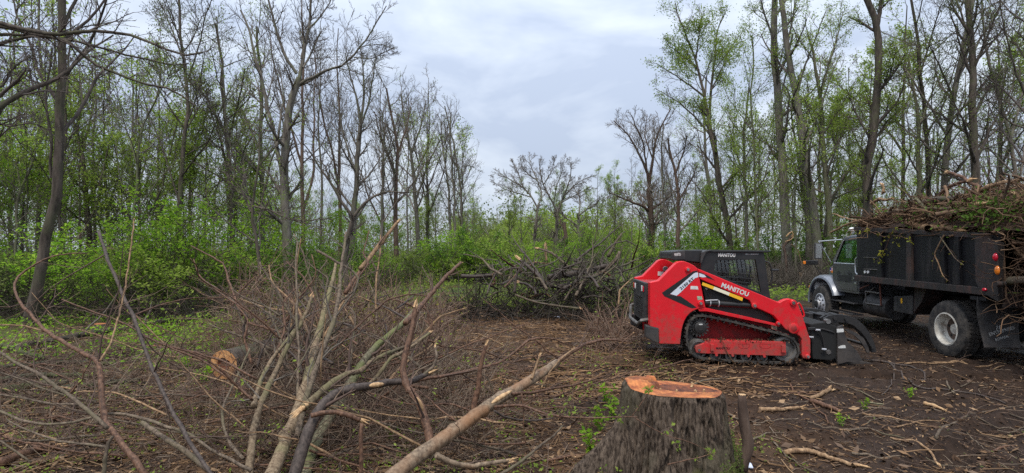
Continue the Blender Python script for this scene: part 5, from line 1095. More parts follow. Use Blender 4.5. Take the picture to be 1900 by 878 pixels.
# dark ghost lettering on the door
a0 = (x_scr-.25, z_belt-.50)
mt = Matrix.Translation((a0[0], YK+.016, a0[1])) @ Matrix.Rotation(R(180), 4, 'Z') @ MR
lettering('S', .34, 'letter_dark', truck, mt, .01, align='LEFT'); lettering('P', .34, 'letter_dark', truck, Matrix.Translation((-.50, 0, 0)) @ mt, .01)
B().box(x_rear+.30, x_scr-.32, YK+.0142, YK+.016, z_bot+.26, z_bot+.42).build('door_patch', 'letter_dark', truck)
# white lamps and shelves on the box front behind the cab
for u in (578, 605):
    q = pick(TM, *zd(u, 438), YS-.0); B().rod((q[0], YS-.08, q[2]), (q[0], YS+.012, q[2]), .035, 12).build('work_lamp', 'lamp_white', truck, 0, True)
for v in (310, 410):
    B().prism(tp([(568, v), (690, v+6), (690, v+12), (568, v+6)], YS+.01, zd), YS-.02, YS+.02).build('hand_rail', 'worn_steel', truck, .003)
# ------------------------------------------------------------------ the big fresh stump
SY = 5.05; SX = (1250-950)/FPX*SY; SZ = float(gh(SX, SY))
nth, nzv = 420, 130
tha = np.linspace(0, 2*np.pi, nth, endpoint=False)
def stump_r(tha, f):
    """f = 0 at the ground, 1 at the cut"""
    lob = np.zeros_like(tha)
    for a0, amp, wd in ((3.22, .85, .17), (4.35, .14, .35), (5.5, .20, .30), (.35, .12, .4), (1.5, .2, .5), (2.5, .12, .4)):
        dlt = (tha-a0+np.pi) % (2*np.pi)-np.pi; lob = lob+amp*np.exp(-(dlt/wd)**2)
    r = .415*(1+.035*np.sin(2*tha+.6)+.025*np.sin(5*tha))
    fl_ = (1-f)
    r = r+.105*fl_**1.0+lob*(np.clip(fl_-.2, 0, 1)/.8)**1.9*.75
    return r
TH, F = np.meshgrid(tha, np.linspace(0, 1, nzv))
def top_z(x, y):
    z = .715-.025*y-.055*x
    return z+.055*np.clip((-.17-x+.5*(fbm(x*9, y*9, oct=2, seed=3)))*14, 0, 1)*np.clip((y+.12)*8, 0, 1)
Rr = stump_r(TH, F)
cx_, cy_ = np.cos(TH), np.sin(TH)
ztop = top_z(.415*np.cos(TH), .415*np.sin(TH))
Zs = -.12+F*(ztop+.12)
wv = .25*fbm(cx_*3, cy_*3, Zs*3, 2, 51)
rid = np.abs(fbm(cx_*6+wv, cy_*6+wv, Zs*1.7, 3, 41))*2.2; rid2 = np.abs(fbm(cx_*15+wv, cy_*15, Zs*5.0, 2, 47))*2.2
pl = fbm(cx_*34, cy_*34, Zs*20, 2, 43)
disp = np.clip(rid*.34, 0, .060)+np.clip(rid2*.12, 0, .020)+pl*.012-.052
disp *= np.clip((1-F)*20, .15, 1)
Rr = Rr+disp
SQ = .84
V = np.stack([Rr*cx_, Rr*cy_*SQ, Zs], -1).reshape(-1, 3)
i0 = (np.arange(nzv-1)[:, None]*nth+np.arange(nth)[None]); i1 = np.arange(nzv-1)[:, None]*nth+(np.arange(nth)[None]+1) % nth
Q = np.stack([i0, i1, i1+nth, i0+nth], -1).reshape(-1, 4)
def stump_bark():
    m = bark('bark_stump', (.018, .012, .009), (.145, .11, .083), (.08, .07, .047), nscale=42, stretch=.26, bstr=1, bdist=.014, obj_rand=0)
    t = m.node_tree; b = t.nodes['Principled BSDF']; src = b.inputs['Base Color'].links[0].from_socket
    rp = [x for x in t.nodes if x.type == 'VALTORGB'][0].color_ramp.elements; rp[0].position = .38; rp[1].position = .64
    c = N(t, 'ShaderNodeTexCoord'); sx = N(t, 'ShaderNodeSeparateXYZ'); t.links.new(c.outputs['Object'], sx.inputs[0])
    n = N(t, 'ShaderNodeTexNoise'); n.inputs['Scale'].default_value = 7; n.inputs['Detail'].default_value = 6; t.links.new(c.outputs['Object'], n.inputs['Vector'])
    mr = N(t, 'ShaderNodeMapRange'); mr.inputs[1].default_value = .42; mr.inputs[2].default_value = .0; t.links.new(sx.outputs[2], mr.inputs[0])
    ad = N(t, 'ShaderNodeMath', operation='ADD'); t.links.new(mr.outputs[0], ad.inputs[0]); t.links.new(n.outputs[0], ad.inputs[1])
    r = N(t, 'ShaderNodeMapRange'); r.inputs[1].default_value = 1.22; r.inputs[2].default_value = 1.5; r.inputs[4].default_value = .85; t.links.new(ad.outputs[0], r.inputs[0])
    mrx = N(t, 'ShaderNodeMapRange'); mrx.inputs[1].default_value = -.05; mrx.inputs[2].default_value = .3; t.links.new(sx.outputs[0], mrx.inputs[0]); mm = N(t, 'ShaderNodeMath', operation='MULTIPLY'); t.links.new(r.outputs[0], mm.inputs[0]); t.links.new(mrx.outputs[0], mm.inputs[1]); r = mm
    x = N(t, 'ShaderNodeMix', data_type='RGBA'); t.links.new(r.outputs[0], x.inputs[0]); t.links.new(src, x.inputs[6]); x.inputs[7].default_value = (.14, .165, .02, 1); t.links.new(x.outputs[2], b.inputs['Base Color'])
    return m
M['bark_stump'] = stump_bark()
stump = link('stump', mesh_from('stump', V, Q, None, True, 'bark_stump'), None, (SX, SY, SZ))
tag(stump, 'large freshly cut stump with orange sawn top and thick dark bark', 'stump')
# sawn face with growth rings, a raised hinge block and a rotten hollow
nr = 44; fr = np.linspace(0, 1, nr)
TH2, FR = np.meshgrid(tha, fr); Rt = Rr[-1][None]*FR; xx, yy = Rt*np.cos(TH2), Rt*np.sin(TH2)
hol = ((xx-.09)/.31)**2+((yy-.07)/.20)**2+.9*fbm(xx*11, yy*11, oct=3, seed=8)
zz = top_z(xx, yy)+.004*fbm(xx*30, yy*4, oct=2, seed=17)+.0015
dep = np.clip(1-hol, 0, 1)**.6*.024*(1+1.5*fbm(xx*22, yy*22, oct=3, seed=18))
zz = zz-dep; zz[-1] = top_z(.415*np.cos(tha), .415*np.sin(tha))+.002
Vc = np.stack([xx, yy*SQ, zz], -1).reshape(-1, 3)
j0 = (np.arange(nr-1)[:, None]*nth+np.arange(nth)[None]); j1 = np.arange(nr-1)[:, None]*nth+(np.arange(nth)[None]+1) % nth
Qc = np.stack([j0, j1, j1+nth, j0+nth], -1).reshape(-1, 4); inh = (hol.reshape(-1)[Qc].mean(1) < .93)
link('cut_face', mesh_from('cut_face', Vc, Qc[~inh], None, True, 'cut_orange'), stump)
link('rotten_heart', mesh_from('rotten_heart', Vc, Qc[inh], None, True, 'heart_rot'), stump)
g = Geo(); rng = np.random.default_rng(5)
for i in range(9):
    a_ = rng.uniform(.4, 3.0); p = np.array([.10+.26*math.cos(a_*2), .06+.14*math.sin(a_*2), .715]); d = np.array([rng.normal()*.3, rng.normal()*.3, 1]); d = d/np.linalg.norm(d)
    g.tubes(np.stack([p-d*.03, p+d*.012, p+d*rng.uniform(.006, .02)]), np.array([.014, .010, .001]), 4)
link('splinter', g.mesh('splinter', 'torn_wood', False), stump)
g = Geo()   # moss tufts at the foot
c = np.stack([rng.uniform(-1.3, .2, 1500), rng.uniform(0, .34, 1500), np.zeros(1500)], 1); rr_ = np.interp((c[:, 0]) % 6.283, tha, stump_r(tha, np.full(nth, .15)))
g.leaves(np.stack([rr_*np.cos(c[:, 0])*(1.05-.22*c[:, 1]), rr_*np.sin(c[:, 0])*(1.05-.22*c[:, 1]), c[:, 1]*np.clip(fbm(c[:, 0]*5, c[:, 0]*3, oct=2, seed=3)*4+.5, 0, 1)], 1), .022, rng, .2)
tag(link('moss', g.mesh('moss', 'leaf_olive', False), stump), kind='stuff')

# ------------------------------------------------------------------ branches, sticks and logs traced from the photograph
def torn(g, p, d, r, rng, n=6, ln=4.5):
    d = nrm(np.asarray(d))
    for i in range(n):
        o = rng.normal(size=3)*r*.45; dd = nrm(d+rng.normal(size=3)*.18); l_ = r*ln*rng.uniform(.4, 1.1)
        g.tubes(np.stack([p+o-dd*r*1.2, p+o+dd*l_*.45, p+o+dd*l_]), np.array([r*.62, r*.42, r*.05]), 5)
def shoots(ob, A, Ar, Bq=None, Br=None, tm='load_mix'):
    k_ = 0 if Bq is None else len(Bq)//len(A)
    for i in range(len(A)):
        g = Geo(); g.tubes(A[i], Ar[i], 4)
        if k_: g.tubes(Bq[i*k_:(i+1)*k_], Br[i*k_:(i+1)*k_], 3)
        link('side_shoot', g.mesh('side_shoot', tm), ob)
def branch(label, pts, w0, w1, Y0, Y1, m, tw=0, end=None, start=None, name='branch', group=None, seed=None, z=None, s=1, h=.0, cat='branch', wob=.010, n=None, twl=.28, tm='twig_mix', leafy=0, parent=None, ground_at=None):
    """px trace -> bent tapering limb; Y0..Y1 its distance from near to far end; Y0='G' lays it on the ground"""
    px = [z(*p) for p in pts] if z else pts; rng = np.random.default_rng(seed if seed is not None else abs(hash(label)) % 9999 if False else int(sum(p[0]*7+p[1]*3 for p in px)) % 99991)
    m_ = len(px)
    if Y0 == 'G':
        P = []
        for x, y in px:
            p = on_ground(x, y, h); p[2] = h; P.append(p)
        P = np.array(P); 
    else: P = np.array([at(x, y, Y0+(Y1-Y0)*i/max(1, m_-1)) for i, (x, y) in enumerate(px)])
    n = n or (max(24, min(44, m_*6)) if w0*s > 9 else max(8, min(26, m_*4))); C = resample(P, n, 1); Lw = np.linalg.norm(np.diff(C, axis=0), axis=1).sum()
    Rd = np.interp(np.linspace(0, 1, n), [0, 1], [w0*s, w1*s])/FPX*C[:, 1]/2
    C[1:-1] += rng.normal(size=(n-2, 3))*np.minimum(wob*Lw/n*3, Rd[1:-1].max()*.5)
    if Y0 == 'G': C[:, 2] = gh(C[:, 0], C[:, 1])+np.minimum(micro(C[:, 0], C[:, 1]), .05)*.7+Rd*.55+h
    Rn = Rd*(1+(.07 if n < 16 else .04)*rng.normal(size=n))
    if n >= 16:
        kn = rng.integers(5, n-4, n//8); Rn[kn] *= 1.14; C[kn] += rng.normal(size=(len(kn), 3))*Rd[kn, None]*.18
    Rn = np.maximum(Rn, .0015)
    o = C[n//2].copy(); g = Geo(); sides = 10 if w0*s > 9 else 6
    Cc = np.vstack([C[:1]-(C[1]-C[0])*.002, C, C[-1:]+(C[-1]-C[-2])*.002]); g.tubes(Cc-o, np.r_[.0002, Rn, .0002], sides)
    ob = link(name, g.mesh(name, m), parent, o); tag(ob, label, cat, group)
    if tw:
        A, Ar = grow((C-o)[None], Rn[None], tw, .12, .98, .7, twl, 6, .14, .02, .45, rng, rmin=.003)
        Bq, Br = grow(A, Ar, 4, .2, 1, .65, .5, 4, .13, .02, .6, rng, rmin=.0022); shoots(ob, A, Ar, Bq, Br, tm)
        if leafy:
            e_ = Bq.reshape(-1, 3); c = e_[rng.integers(0, len(e_), leafy)]; g = Geo(); g.leaves(c+rng.normal(size=c.shape)*.012, .035, rng, .5)
            link('young_leaf', g.mesh('young_leaf', 'leaf_spring', False), ob)
    for e_, p, d, r in ((end, C[-1]-o, C[-1]-C[-3], Rn[-1]), (start, C[0]-o, C[0]-C[2], Rn[0])):
        if e_ == 'torn': g = Geo(); torn(g, p, d, r, rng); link('torn_end', g.mesh('torn_end', 'torn_wood'), ob)
        elif e_ == 'cut':
            d = nrm(d); g = Geo(); g.tubes(np.stack([p-d*r*.15, p+d*r*.04, p+d*r*.05]), np.array([r*.99, r*.96, .0005]), 14); link('cut_end', g.mesh('cut_end', 'cut_orange' if r > .1 else 'torn_wood'), ob)
    return ob
def flake(ob, pts, w, Y0, Y1, m='torn_wood', z=None, s=1, off=.004):
    """a strip of stripped bark on a limb, proud of its near side"""
    px = [z(*p) for p in pts] if z else pts; m_ = len(px); C = resample(np.array([at(x, y, Y0+(Y1-Y0)*i/max(1, m_-1)) for i, (x, y) in enumerate(px)]), 8, 1)
    r = w*s/FPX*C[:, 1]/2*np.array([.2, .7, 1, .9, 1, .8, .6, .1]); C = C-nrm(C-CAMP)*off
    g = Geo(); g.tubes(C-np.array(ob.location), r, 7); link('bare_patch', g.mesh('bare_patch', m), ob)
zA = zone(350, 380, .5675); zD = zone(700, 560, .3623); zC = z6; zE = zone(1340, 660, .2947); zF = z8; zG = zt_
br = branch
# heap of cut saplings, lower centre left
br('pale smooth sapling stem, leftmost of the cut stems rising from the bottom edge', [(196, 900), (205, 800), (212, 730), (240, 640), (262, 590), (290, 535), (330, 450), (385, 355), (402, 300)], 27, 9, 4.55, 6.6, 'limb_pale', 7, 'torn', z=zA, s=.5675, tm='twig_grey')
br('pale side stem leaning against the leftmost cut stem', [(212, 660), (222, 620), (240, 565), (272, 505), (320, 445), (345, 410)], 18, 8, 5.2, 6.4, 'limb_pale', 6, z=zA, s=.5675, tm='twig_grey')
br('thick pale mossy trunk between two thinner stems in the cut heap', [(260, 905), (300, 820), (330, 740), (360, 660), (385, 580), (405, 500), (425, 420), (448, 330), (470, 250), (482, 190)], 47, 8, 4.5, 7.4, 'limb_pale', 4, z=zA, s=.5675)
br('mossy green trunk leaning right, lowest of the cut heap', [(375, 900), (395, 830), (425, 750), (470, 680), (520, 600), (560, 530), (600, 475), (650, 430), (700, 390), (740, 340), (790, 300)], 40, 10, 4.75, 7.8, 'limb_moss', 3, 'torn', z=zA, s=.5675)
br('slim grey pole rising out of the thick mossy trunk', [(355, 760), (375, 660), (405, 570), (440, 470), (475, 380), (492, 300), (497, 220), (508, 150), (514, 90)], 22, 7, 5.0, 6.7, 'limb_grey', 9, z=zA, s=.5675, tm='twig_grey')
d5 = br('dark wet limb bending over to the right with torn pale bark', [(340, 905), (365, 820), (392, 740), (415, 690), (445, 645), (490, 612), (545, 598), (600, 592), (660, 580), (730, 577), (790, 548)], 42, 15, 4.4, 5.4, 'limb_wet', 3, 'torn', z=zA, s=.5675, wob=.004)
flake(d5, [(590, 592), (640, 586)], 17, 4.93, 5.05, z=zA, s=.5675)
br('short grey limb with a torn pale butt crossing behind the dark wet limb', [(375, 665), (420, 625), (470, 580), (520, 552), (560, 545), (610, 505), (660, 480)], 26, 10, 5.0, 6.0, 'limb_pale', 4, None, 'torn', z=zA, s=.5675)
br('thin stub with a splintered pale tip pointing right under the dark limb', [(400, 690), (440, 680), (480, 678), (520, 688), (560, 704)], 16, 15, 4.6, 4.7, 'limb_red', 0, 'torn', z=zA, s=.5675)
br('upright dark peg below the splintered stub', [(562, 905), (565, 830), (563, 760), (566, 715)], 14, 13, 4.5, 4.6, 'limb_red', 0, z=zA, s=.5675)
d7 = br('red brown crooked limb curving up with bare orange wood at its bend', [(792, 782), (782, 735), (769, 690), (757, 655), (735, 620), (712, 590), (700, 545), (708, 490), (722, 440), (735, 390), (741, 330)], 30, 15, 4.70, 5.3, 'limb_red', 4, 'torn', z=zA, s=.5675, wob=.004)
flake(d7, [(742, 628), (757, 650), (768, 682)], 15, 4.78, 4.83, z=zA, s=.5675)
br('broken brown limb slanting up right, the highest torn end at mid picture', [(752, 600), (775, 575), (800, 545), (830, 510), (855, 488)], 11, 5, 6.4, 8.2, 'limb_red', 4, 'torn')
br('long splintered spear of pale wood standing tallest in the brush', [(668, 500), (685, 480), (702, 456), (722, 432), (738, 412)], 9, 5, 7.6, 8.2, 'limb_tan', 2, 'torn')
br('slim stem behind the splintered spear', [(640, 545), (662, 512), (690, 470), (712, 440)], 8, 4, 8.0, 8.6, 'limb_red', 4)
br('curly thin vine like twig looping over the heap', [(420, 150), (440, 160), (480, 185), (530, 210), (556, 240), (548, 275), (512, 305), (480, 330)], 9, 6, 6.9, 6.3, 'limb_grey', 3, z=zA, s=.5675)
br('thin straight upright twig in the centre of the heap', [(357, 640), (357, 560), (362, 480), (352, 390), (355, 300), (350, 200), (356, 120)], 10, 5, 5.6, 6.8, 'limb_grey', 7, z=zA, s=.5675)
br('long thin bough arching in from the left over the log end', [(300, 440), (250, 390), (200, 350), (130, 295), (60, 258), (30, 235), (28, 200), (5, 175)], 7, 3, 6.3, 5.6, 'limb_red', 4, z=zA, s=.5675)
br('slender bare twig sweeping down left past the log end', [(210, 640), (160, 595), (110, 545), (60, 505), (0, 480), (-40, 470)], 9, 4, 5.0, 4.6, 'limb_red', 3, z=zA, s=.5675)
br('curved grey sapling whip left of the pale stems', [(180, 830), (140, 790), (115, 730), (108, 670), (130, 620), (165, 550), (200, 470)], 12, 6, 4.8, 6.0, 'limb_grey', 5, z=zA, s=.5675)
br('thin grey stem with a broken light tip right of the crooked limb', [(560, 610), (610, 570), (660, 500), (705, 480), (750, 448), (790, 418)], 14, 8, 5.6, 6.4, 'limb_pale', 3, 'torn', z=zA, s=.5675)
br('dark thin whip crossing the heap toward the upper right', [(470, 480), (520, 430), (580, 370), (650, 310), (720, 292), (790, 300)], 8, 4, 6.4, 7.2, 'limb_red', 5, z=zA, s=.5675)
br('reddish whip rising steeply left of the tallest spear', [(520, 330), (540, 260), (590, 190), (570, 160), (590, 85)], 7, 4, 7.2, 7.8, 'limb_red', 4, z=zA, s=.5675)
for i in range(84):
    rng = np.random.default_rng(900+i); x0 = rng.uniform(430, 800); y0 = rng.uniform(560, 740); Yb = np.interp(y0, [560, 740], [8.5, 5.6])+rng.uniform(-.4, 1.2); a_ = rng.normal()*.75; l_ = rng.uniform(80, 230)*6.5/Yb; dx = math.sin(a_)*l_; dy = abs(math.cos(a_))*l_*(.9 if i % 3 else .45)
    lbw = ['thin red brown', 'thin grey', 'thin tan', 'thin dark', 'slender grey brown', 'slender russet'][i % 6]+' whip '+('leaning left ' if dx < -35 else 'leaning right ' if dx > 35 else 'standing upright ')+next(t for l_2, t in ((500, 'above the log end'), (570, 'behind the pale stems'), (640, 'behind the thick pale trunk'), (720, 'behind the mossy trunk'), (999, 'below the tall spear')) if x0 < l_2)+(', high in the heap' if y0 < 640 else ', low in the heap')
    br(lbw, [(x0, y0), (x0+dx*.35+rng.normal()*8, y0-dy*.4), (x0+dx*.7+rng.normal()*13, y0-dy*.75), (x0+dx+rng.normal()*15, y0-dy)], rng.uniform(3.2, 6.5), 1.9, Yb, Yb+rng.uniform(-.2, 1.0), ['limb_red', 'limb_grey', 'limb_tan', 'limb_wet', 'limb_grey', 'limb_red'][i % 6], 5, group='whips in the brush heap', seed=i, tm=['twig_red', 'twig_grey', 'twig_mix'][i % 3])
# limbs at the left
br('long dark straight limb crossing the left side from top to bottom edge', [(368, -20), (385, 40), (405, 90), (440, 170), (470, 250), (510, 330), (545, 440), (590, 540), (640, 650), (690, 740), (740, 820), (790, 890)], 11, 17, 5.4, 3.9, 'limb_wet', 5, z=zC, s=.499)
br('tan thin pole crossing in front of the dark straight limb', [(372, 460), (408, 410), (428, 340), (445, 280), (465, 190), (478, 100), (492, 0), (500, -70)], 8, 4, 4.3, 5.2, 'limb_tan', 4, z=zC, s=.499)
br('brown bough looping round from upper left down to the bottom edge', [(545, 890), (480, 800), (425, 730), (388, 690), (380, 620), (375, 540), (370, 462), (290, 420), (200, 372), (150, 330), (90, 260), (55, 210), (50, 165), (95, 120), (180, 75), (240, 60), (325, 62)], 24, 4, 3.9, 5.4, 'limb_red', 5, z=zC, s=.499, n=40)
br('grey brown bough entering from the left edge and meeting the loop', [(400, 710), (320, 640), (260, 590), (200, 550), (130, 500), (70, 475), (0, 428), (-30, 410)], 16, 9, 3.95, 4.6, 'limb_grey', 5, z=zC, s=.499)
br('short twig from the left edge joining the brown loop', [(165, 350), (90, 330), (0, 325), (-30, 326)], 7, 4, 4.8, 4.8, 'limb_tan', 2, z=zC, s=.499)
br('low thin bough sagging across the lower left', [(295, 622), (190, 622), (90, 600), (0, 586), (-30, 580)], 10, 6, 4.8, 4.6, 'limb_grey', 2, z=zC, s=.499)
br('long wavy bough running from the left edge to the cut stems at the bottom', [(935, 868), (800, 800), (700, 730), (640, 710), (560, 685), (480, 660), (400, 655), (300, 682), (200, 702), (100, 690), (0, 650), (-30, 640)], 13, 9, 4.2, 4.5, 'limb_grey', 5, z=zC, s=.499)
br('lowest thin bough at the left forking off the wavy one', [(405, 782), (320, 770), (220, 760), (130, 730), (60, 700), (25, 680)], 10, 5, 4.0, 4.2, 'limb_grey', 3, z=zC, s=.499)
br('stout pale pole end lying lower left of the cut stems', [(775, 865), (680, 790), (600, 740), (560, 712), (530, 690)], 20, 17, 4.2, 4.6, 'limb_grey', 0, 'cut', z=zC, s=.499)
br('short forked stub hanging under the brown loop', [(385, 890), (392, 820), (400, 770), (420, 740)], 15, 11, 3.85, 3.9, 'limb_grey', 1, z=zC, s=.499)
br('upper of two thin twigs running right toward the log end', [(230, 232), (310, 265), (400, 295), (470, 325), (560, 380), (650, 410), (730, 430), (830, 460), (955, 528)], 5, 9, 5.6, 5.0, 'limb_red', 5, z=zC, s=.499, leafy=60)
br('lower of two thin twigs running right toward the log end', [(540, 370), (640, 415), (740, 450), (830, 510), (900, 570), (935, 602)], 6, 9, 5.3, 4.8, 'limb_red', 3, z=zC, s=.499)
br('thin whip rising right out of the dark straight limb', [(495, 292), (600, 250), (700, 228), (800, 225), (955, 207)], 6, 3, 5.0, 6.4, 'limb_red', 4, z=zC, s=.499)
br('bare whip bending over at the top left of the brush', [(720, 82), (738, 140), (780, 180), (850, 230), (910, 270), (965, 308)], 4, 6, 7.0, 6.6, 'limb_red', 4, z=zC, s=.499)
br('pale thin twig in the lower left litter', [(290, 575), (420, 575), (520, 615), (620, 662)], 5, 8, 5.2, 5.0, 'limb_tan', 2, z=zC, s=.499)
# the smooth log limb with side branches
lg = br('smooth thick limb with peeled orange patches slanting across the front', [(50, 920), (180, 812), (300, 728), (430, 638), (540, 550), (640, 488), (740, 430), (840, 368), (920, 312)], 84, 40, 4.25, 6.0, 'limb_log', 0, None, z=zD, s=.3623, wob=.0015)
flake(lg, [(585, 520), (630, 490), (690, 455)], 26, 4.98, 5.2, z=zD, s=.3623, m='torn_wood')
for q_, w_ in (((412, 655), 15), ((492, 600), 18), ((210, 795), 13), ((305, 770), 14)):
    p = at(*zD(*q_), 4.45+q_[0]*.0011); g = Geo(); g.tubes(np.stack([p-np.array([0, .01, 0]), p-np.array([0, .03, 0]), p-np.array([0, .036, 0])])-np.array(lg.location), np.array([w_, w_*.85, .5])*.3623/FPX*p[1]/2*1.3, 9); link('knot', g.mesh('knot', 'bark_dark'), lg)
br('tapering top of the smooth limb with a split pale side', [(915, 316), (960, 280), (1000, 255), (1060, 218), (1150, 196), (1230, 196), (1310, 212)], 26, 5, 6.0, 7.0, 'limb_red', 5, z=zD, s=.3623)
br('split pale prong hanging from the top of the smooth limb', [(1010, 240), (960, 275), (925, 310), (880, 365), (845, 430)], 10, 6, 6.1, 5.7, 'limb_tan', 0, 'torn', z=zD, s=.3623)
br('upright side branch on the smooth limb with a torn bright tip', [(494, 560), (498, 510), (518, 440), (524, 360), (540, 280), (558, 222)], 32, 17, 5.12, 5.2, 'limb_red', 0, 'torn', z=zD, s=.3623)
br('short torn prong leaning right above the smooth limb', [(790, 395), (800, 370), (820, 310), (832, 275)], 17, 10, 5.6, 5.7, 'limb_tan', 0, 'torn', z=zD, s=.3623)
br('low side limb bending right along the ground under the smooth limb', [(300, 785), (350, 812), (420, 836), (490, 842), (580, 826), (680, 812)], 34, 18, 4.45, 4.7, 'limb_log', 2, 'torn', z=zD, s=.3623)
br('long thin twig running right across the front of the stump', [(600, 540), (680, 530), (760, 535), (840, 570), (950, 590), (1100, 596), (1290, 588), (1330, 590)], 16, 5, 4.9, 4.35, 'limb_red', 5, z=zD, s=.3623, leafy=40)
br('brown twig fanning right from the middle of the smooth limb', [(690, 472), (800, 465), (870, 450), (1000, 428), (1100, 400), (1205, 368)], 18, 5, 5.2, 6.4, 'limb_red', 5, z=zD, s=.3623, leafy=50)
br('arched brown bough behind the smooth limb', [(150, 415), (250, 392), (350, 380), (450, 358), (560, 330), (640, 308), (700, 258), (790, 186), (900, 190), (1000, 225)], 20, 7, 5.5, 7.0, 'limb_red', 7, z=zD, s=.3623)
br('second arched bough ending in a pale torn stub', [(640, 292), (560, 258), (450, 240), (330, 230), (265, 198)], 7, 11, 6.9, 6.2, 'limb_red', 4, z=zD, s=.3623)
br('crooked twig with a pale torn top right of the crooked limb', [(150, 418), (220, 390), (290, 330), (306, 280), (296, 232)], 18, 12, 5.3, 5.5, 'limb_grey', 1, 'torn', z=zD, s=.3623)
br('grey bough end pointing up right above the arched boughs', [(-30, 300), (40, 275), (100, 245), (190, 210), (262, 158)], 20, 13, 6.0, 6.6, 'limb_grey', 2, 'torn', z=zD, s=.3623)
br('dark twig crossing the litter below the smooth limb', [(600, 900), (700, 845), (760, 800), (830, 740), (900, 690), (950, 636)], 18, 9, 4.5, 5.1, 'limb_grey', 2, z=zD, s=.3623)
br('thin dangling twig in front of the smooth limb', [(740, 470), (752, 560), (748, 660), (760, 720)], 7, 5, 4.8, 4.75, 'limb_red', 1, z=zD, s=.3623)
br('dark curved twig under the middle of the smooth limb', [(600, 560), (650, 590), (720, 605), (800, 610), (900, 596)], 14, 6, 4.95, 5.3, 'limb_wet', 2, z=zD, s=.3623)
br('red twig running down left behind the upright side branch', [(410, 615), (330, 560), (260, 490), (200, 450), (130, 430)], 9, 6, 5.2, 5.6, 'limb_red', 3, z=zD, s=.3623)
br('thin twig with small leaves arching before the bark of the stump', [(380, 455), (520, 540), (640, 600), (790, 640), (900, 690), (1000, 760)], 8, 4, 4.28, 4.2, 'limb_red', 3, z=zone(1080, 660, .2482), s=.2482, leafy=26)
br('bare twig propped at the foot of the stump', [(640, 815), (760, 785), (860, 765), (1000, 725)], 10, 6, 4.22, 4.2, 'limb_red', 2, z=zone(1080, 660, .2482), s=.2482, leafy=14)
br('leafy sprig standing before the left edge of the stump', [(375, 450), (420, 390), (460, 330), (520, 245)], 8, 4, 4.5, 4.5, 'limb_red', 2, z=zone(1080, 660, .2482), s=.2482, leafy=26)
# stub, logs, small stump
sb = br('crooked bark covered stub standing right of the big stump', [(1376, 872), (1381, 852), (1390, 828), (1383, 800), (1378, 765), (1377, 732)], 22, 16, 4.72, 4.72, 'bark_brown', 0, 'cut', name='sapling_stub', cat='stub', wob=.003, n=12)
P0 = at(415, 677, 8.35); g = Geo(); rl = .215
C = resample(np.array([P0, P0+np.array([.12, .8, -.01]), P0+np.array([.30, 1.9, -.03]), P0+np.array([.5, 3.2, -.05])]), 16, 1); g.tubes(C-P0, np.linspace(rl, rl*.86, 16)*(1+.012*RNG.normal(size=16)), 26)
log = tag(link('felled_log', g.mesh('felled_log', 'bark_dark'), None, P0), 'sawn log end with pale rings and a dark rotten heart, left of the cut heap', 'log')
tn = nrm(C[1]-C[0]); u_ = nrm(np.cross(tn, [0, 0, 1])); v_ = np.cross(u_, tn); na = 40
def log_face(r0, r1, m_, nm, dz0, dz1, jag):
    a_ = np.linspace(0, 6.283, na, endpoint=False); V = []
    for rr, dz, jg in ((r0, dz0, jag), (r1, dz1, 0 if r1 > .9*rl else jag*.6)):
        q = rr*(1+jg*np.sin(a_*3+1)+jg*.6*np.sin(a_*5)); V.append(u_*np.cos(a_)[:, None]*q[:, None]+v_*np.sin(a_)[:, None]*q[:, None]*1.0-tn*dz)
    V = np.concatenate(V); k_ = np.arange(na); Q = np.stack([k_, (k_+1) % na, (k_+1) % na+na, k_+na], 1)
    link(nm, mesh_from(nm, V, Q, None, False, m_), log)
log_face(rl*.48, rl*1.0, 'cut_tan', 'sawn_ring', .004, .004, .07); log_face(.004, rl*.48, 'heart_rot', 'rotten_heart', -.06, .004, .07)
ft = br('fallen dark trunk lying across the green bank at left', [(60, 425), (110, 408), (260, 385), (380, 360), (480, 345), (620, 322), (740, 308), (840, 295)], 22, 14, 'G', 0, 'bark_dark', 6, z=zC, s=.499, h=.05, name='fallen_trunk', cat='log', tm='twig_grey')
for i, (lb, pts, w0, w1) in enumerate((('upper mossy pole lying at the left edge', [(-40, 492), (80, 480), (200, 470), (300, 468), (430, 470)], 18, 12), ('middle mossy pole lying at the left edge', [(-40, 532), (60, 525), (160, 512), (330, 520)], 24, 14), ('thick lower mossy log at the left edge', [(-40, 575), (60, 565), (140, 552), (250, 548)], 34, 24), ('mossy log half hidden in the litter right of the other three', [(180, 592), (300, 560), (420, 540), (520, 530)], 28, 16), ('green mossy pole nearest the fallen trunk', [(-40, 405), (40, 420), (110, 442), (160, 455)], 22, 18))):
    br(lb, pts, w0, w1, 'G', 0, 'log_moss', 2, z=zC, s=.499, h=.04, name='mossy_log', cat='log', tm='twig_grey')
p = on_ground(187, 617); g = Geo(); hh = .20; g.tubes(np.array([[0, 0, -.1], [0, 0, .1], [0, 0, hh]]), np.array([.17, .135, .125]), 18)
ss = tag(link('small_stump', g.mesh('small_stump', 'bark_dark'), None, p), 'small orange topped stump in the green plants at left', 'stump')
g = Geo(); g.tubes(np.array([[0, 0, hh-.01], [0, 0, hh+.006], [0, 0, hh+.007]]), np.array([.126, .124, .001]), 18); link('cut_face', g.mesh('cut_face', 'cut_orange'), ss)
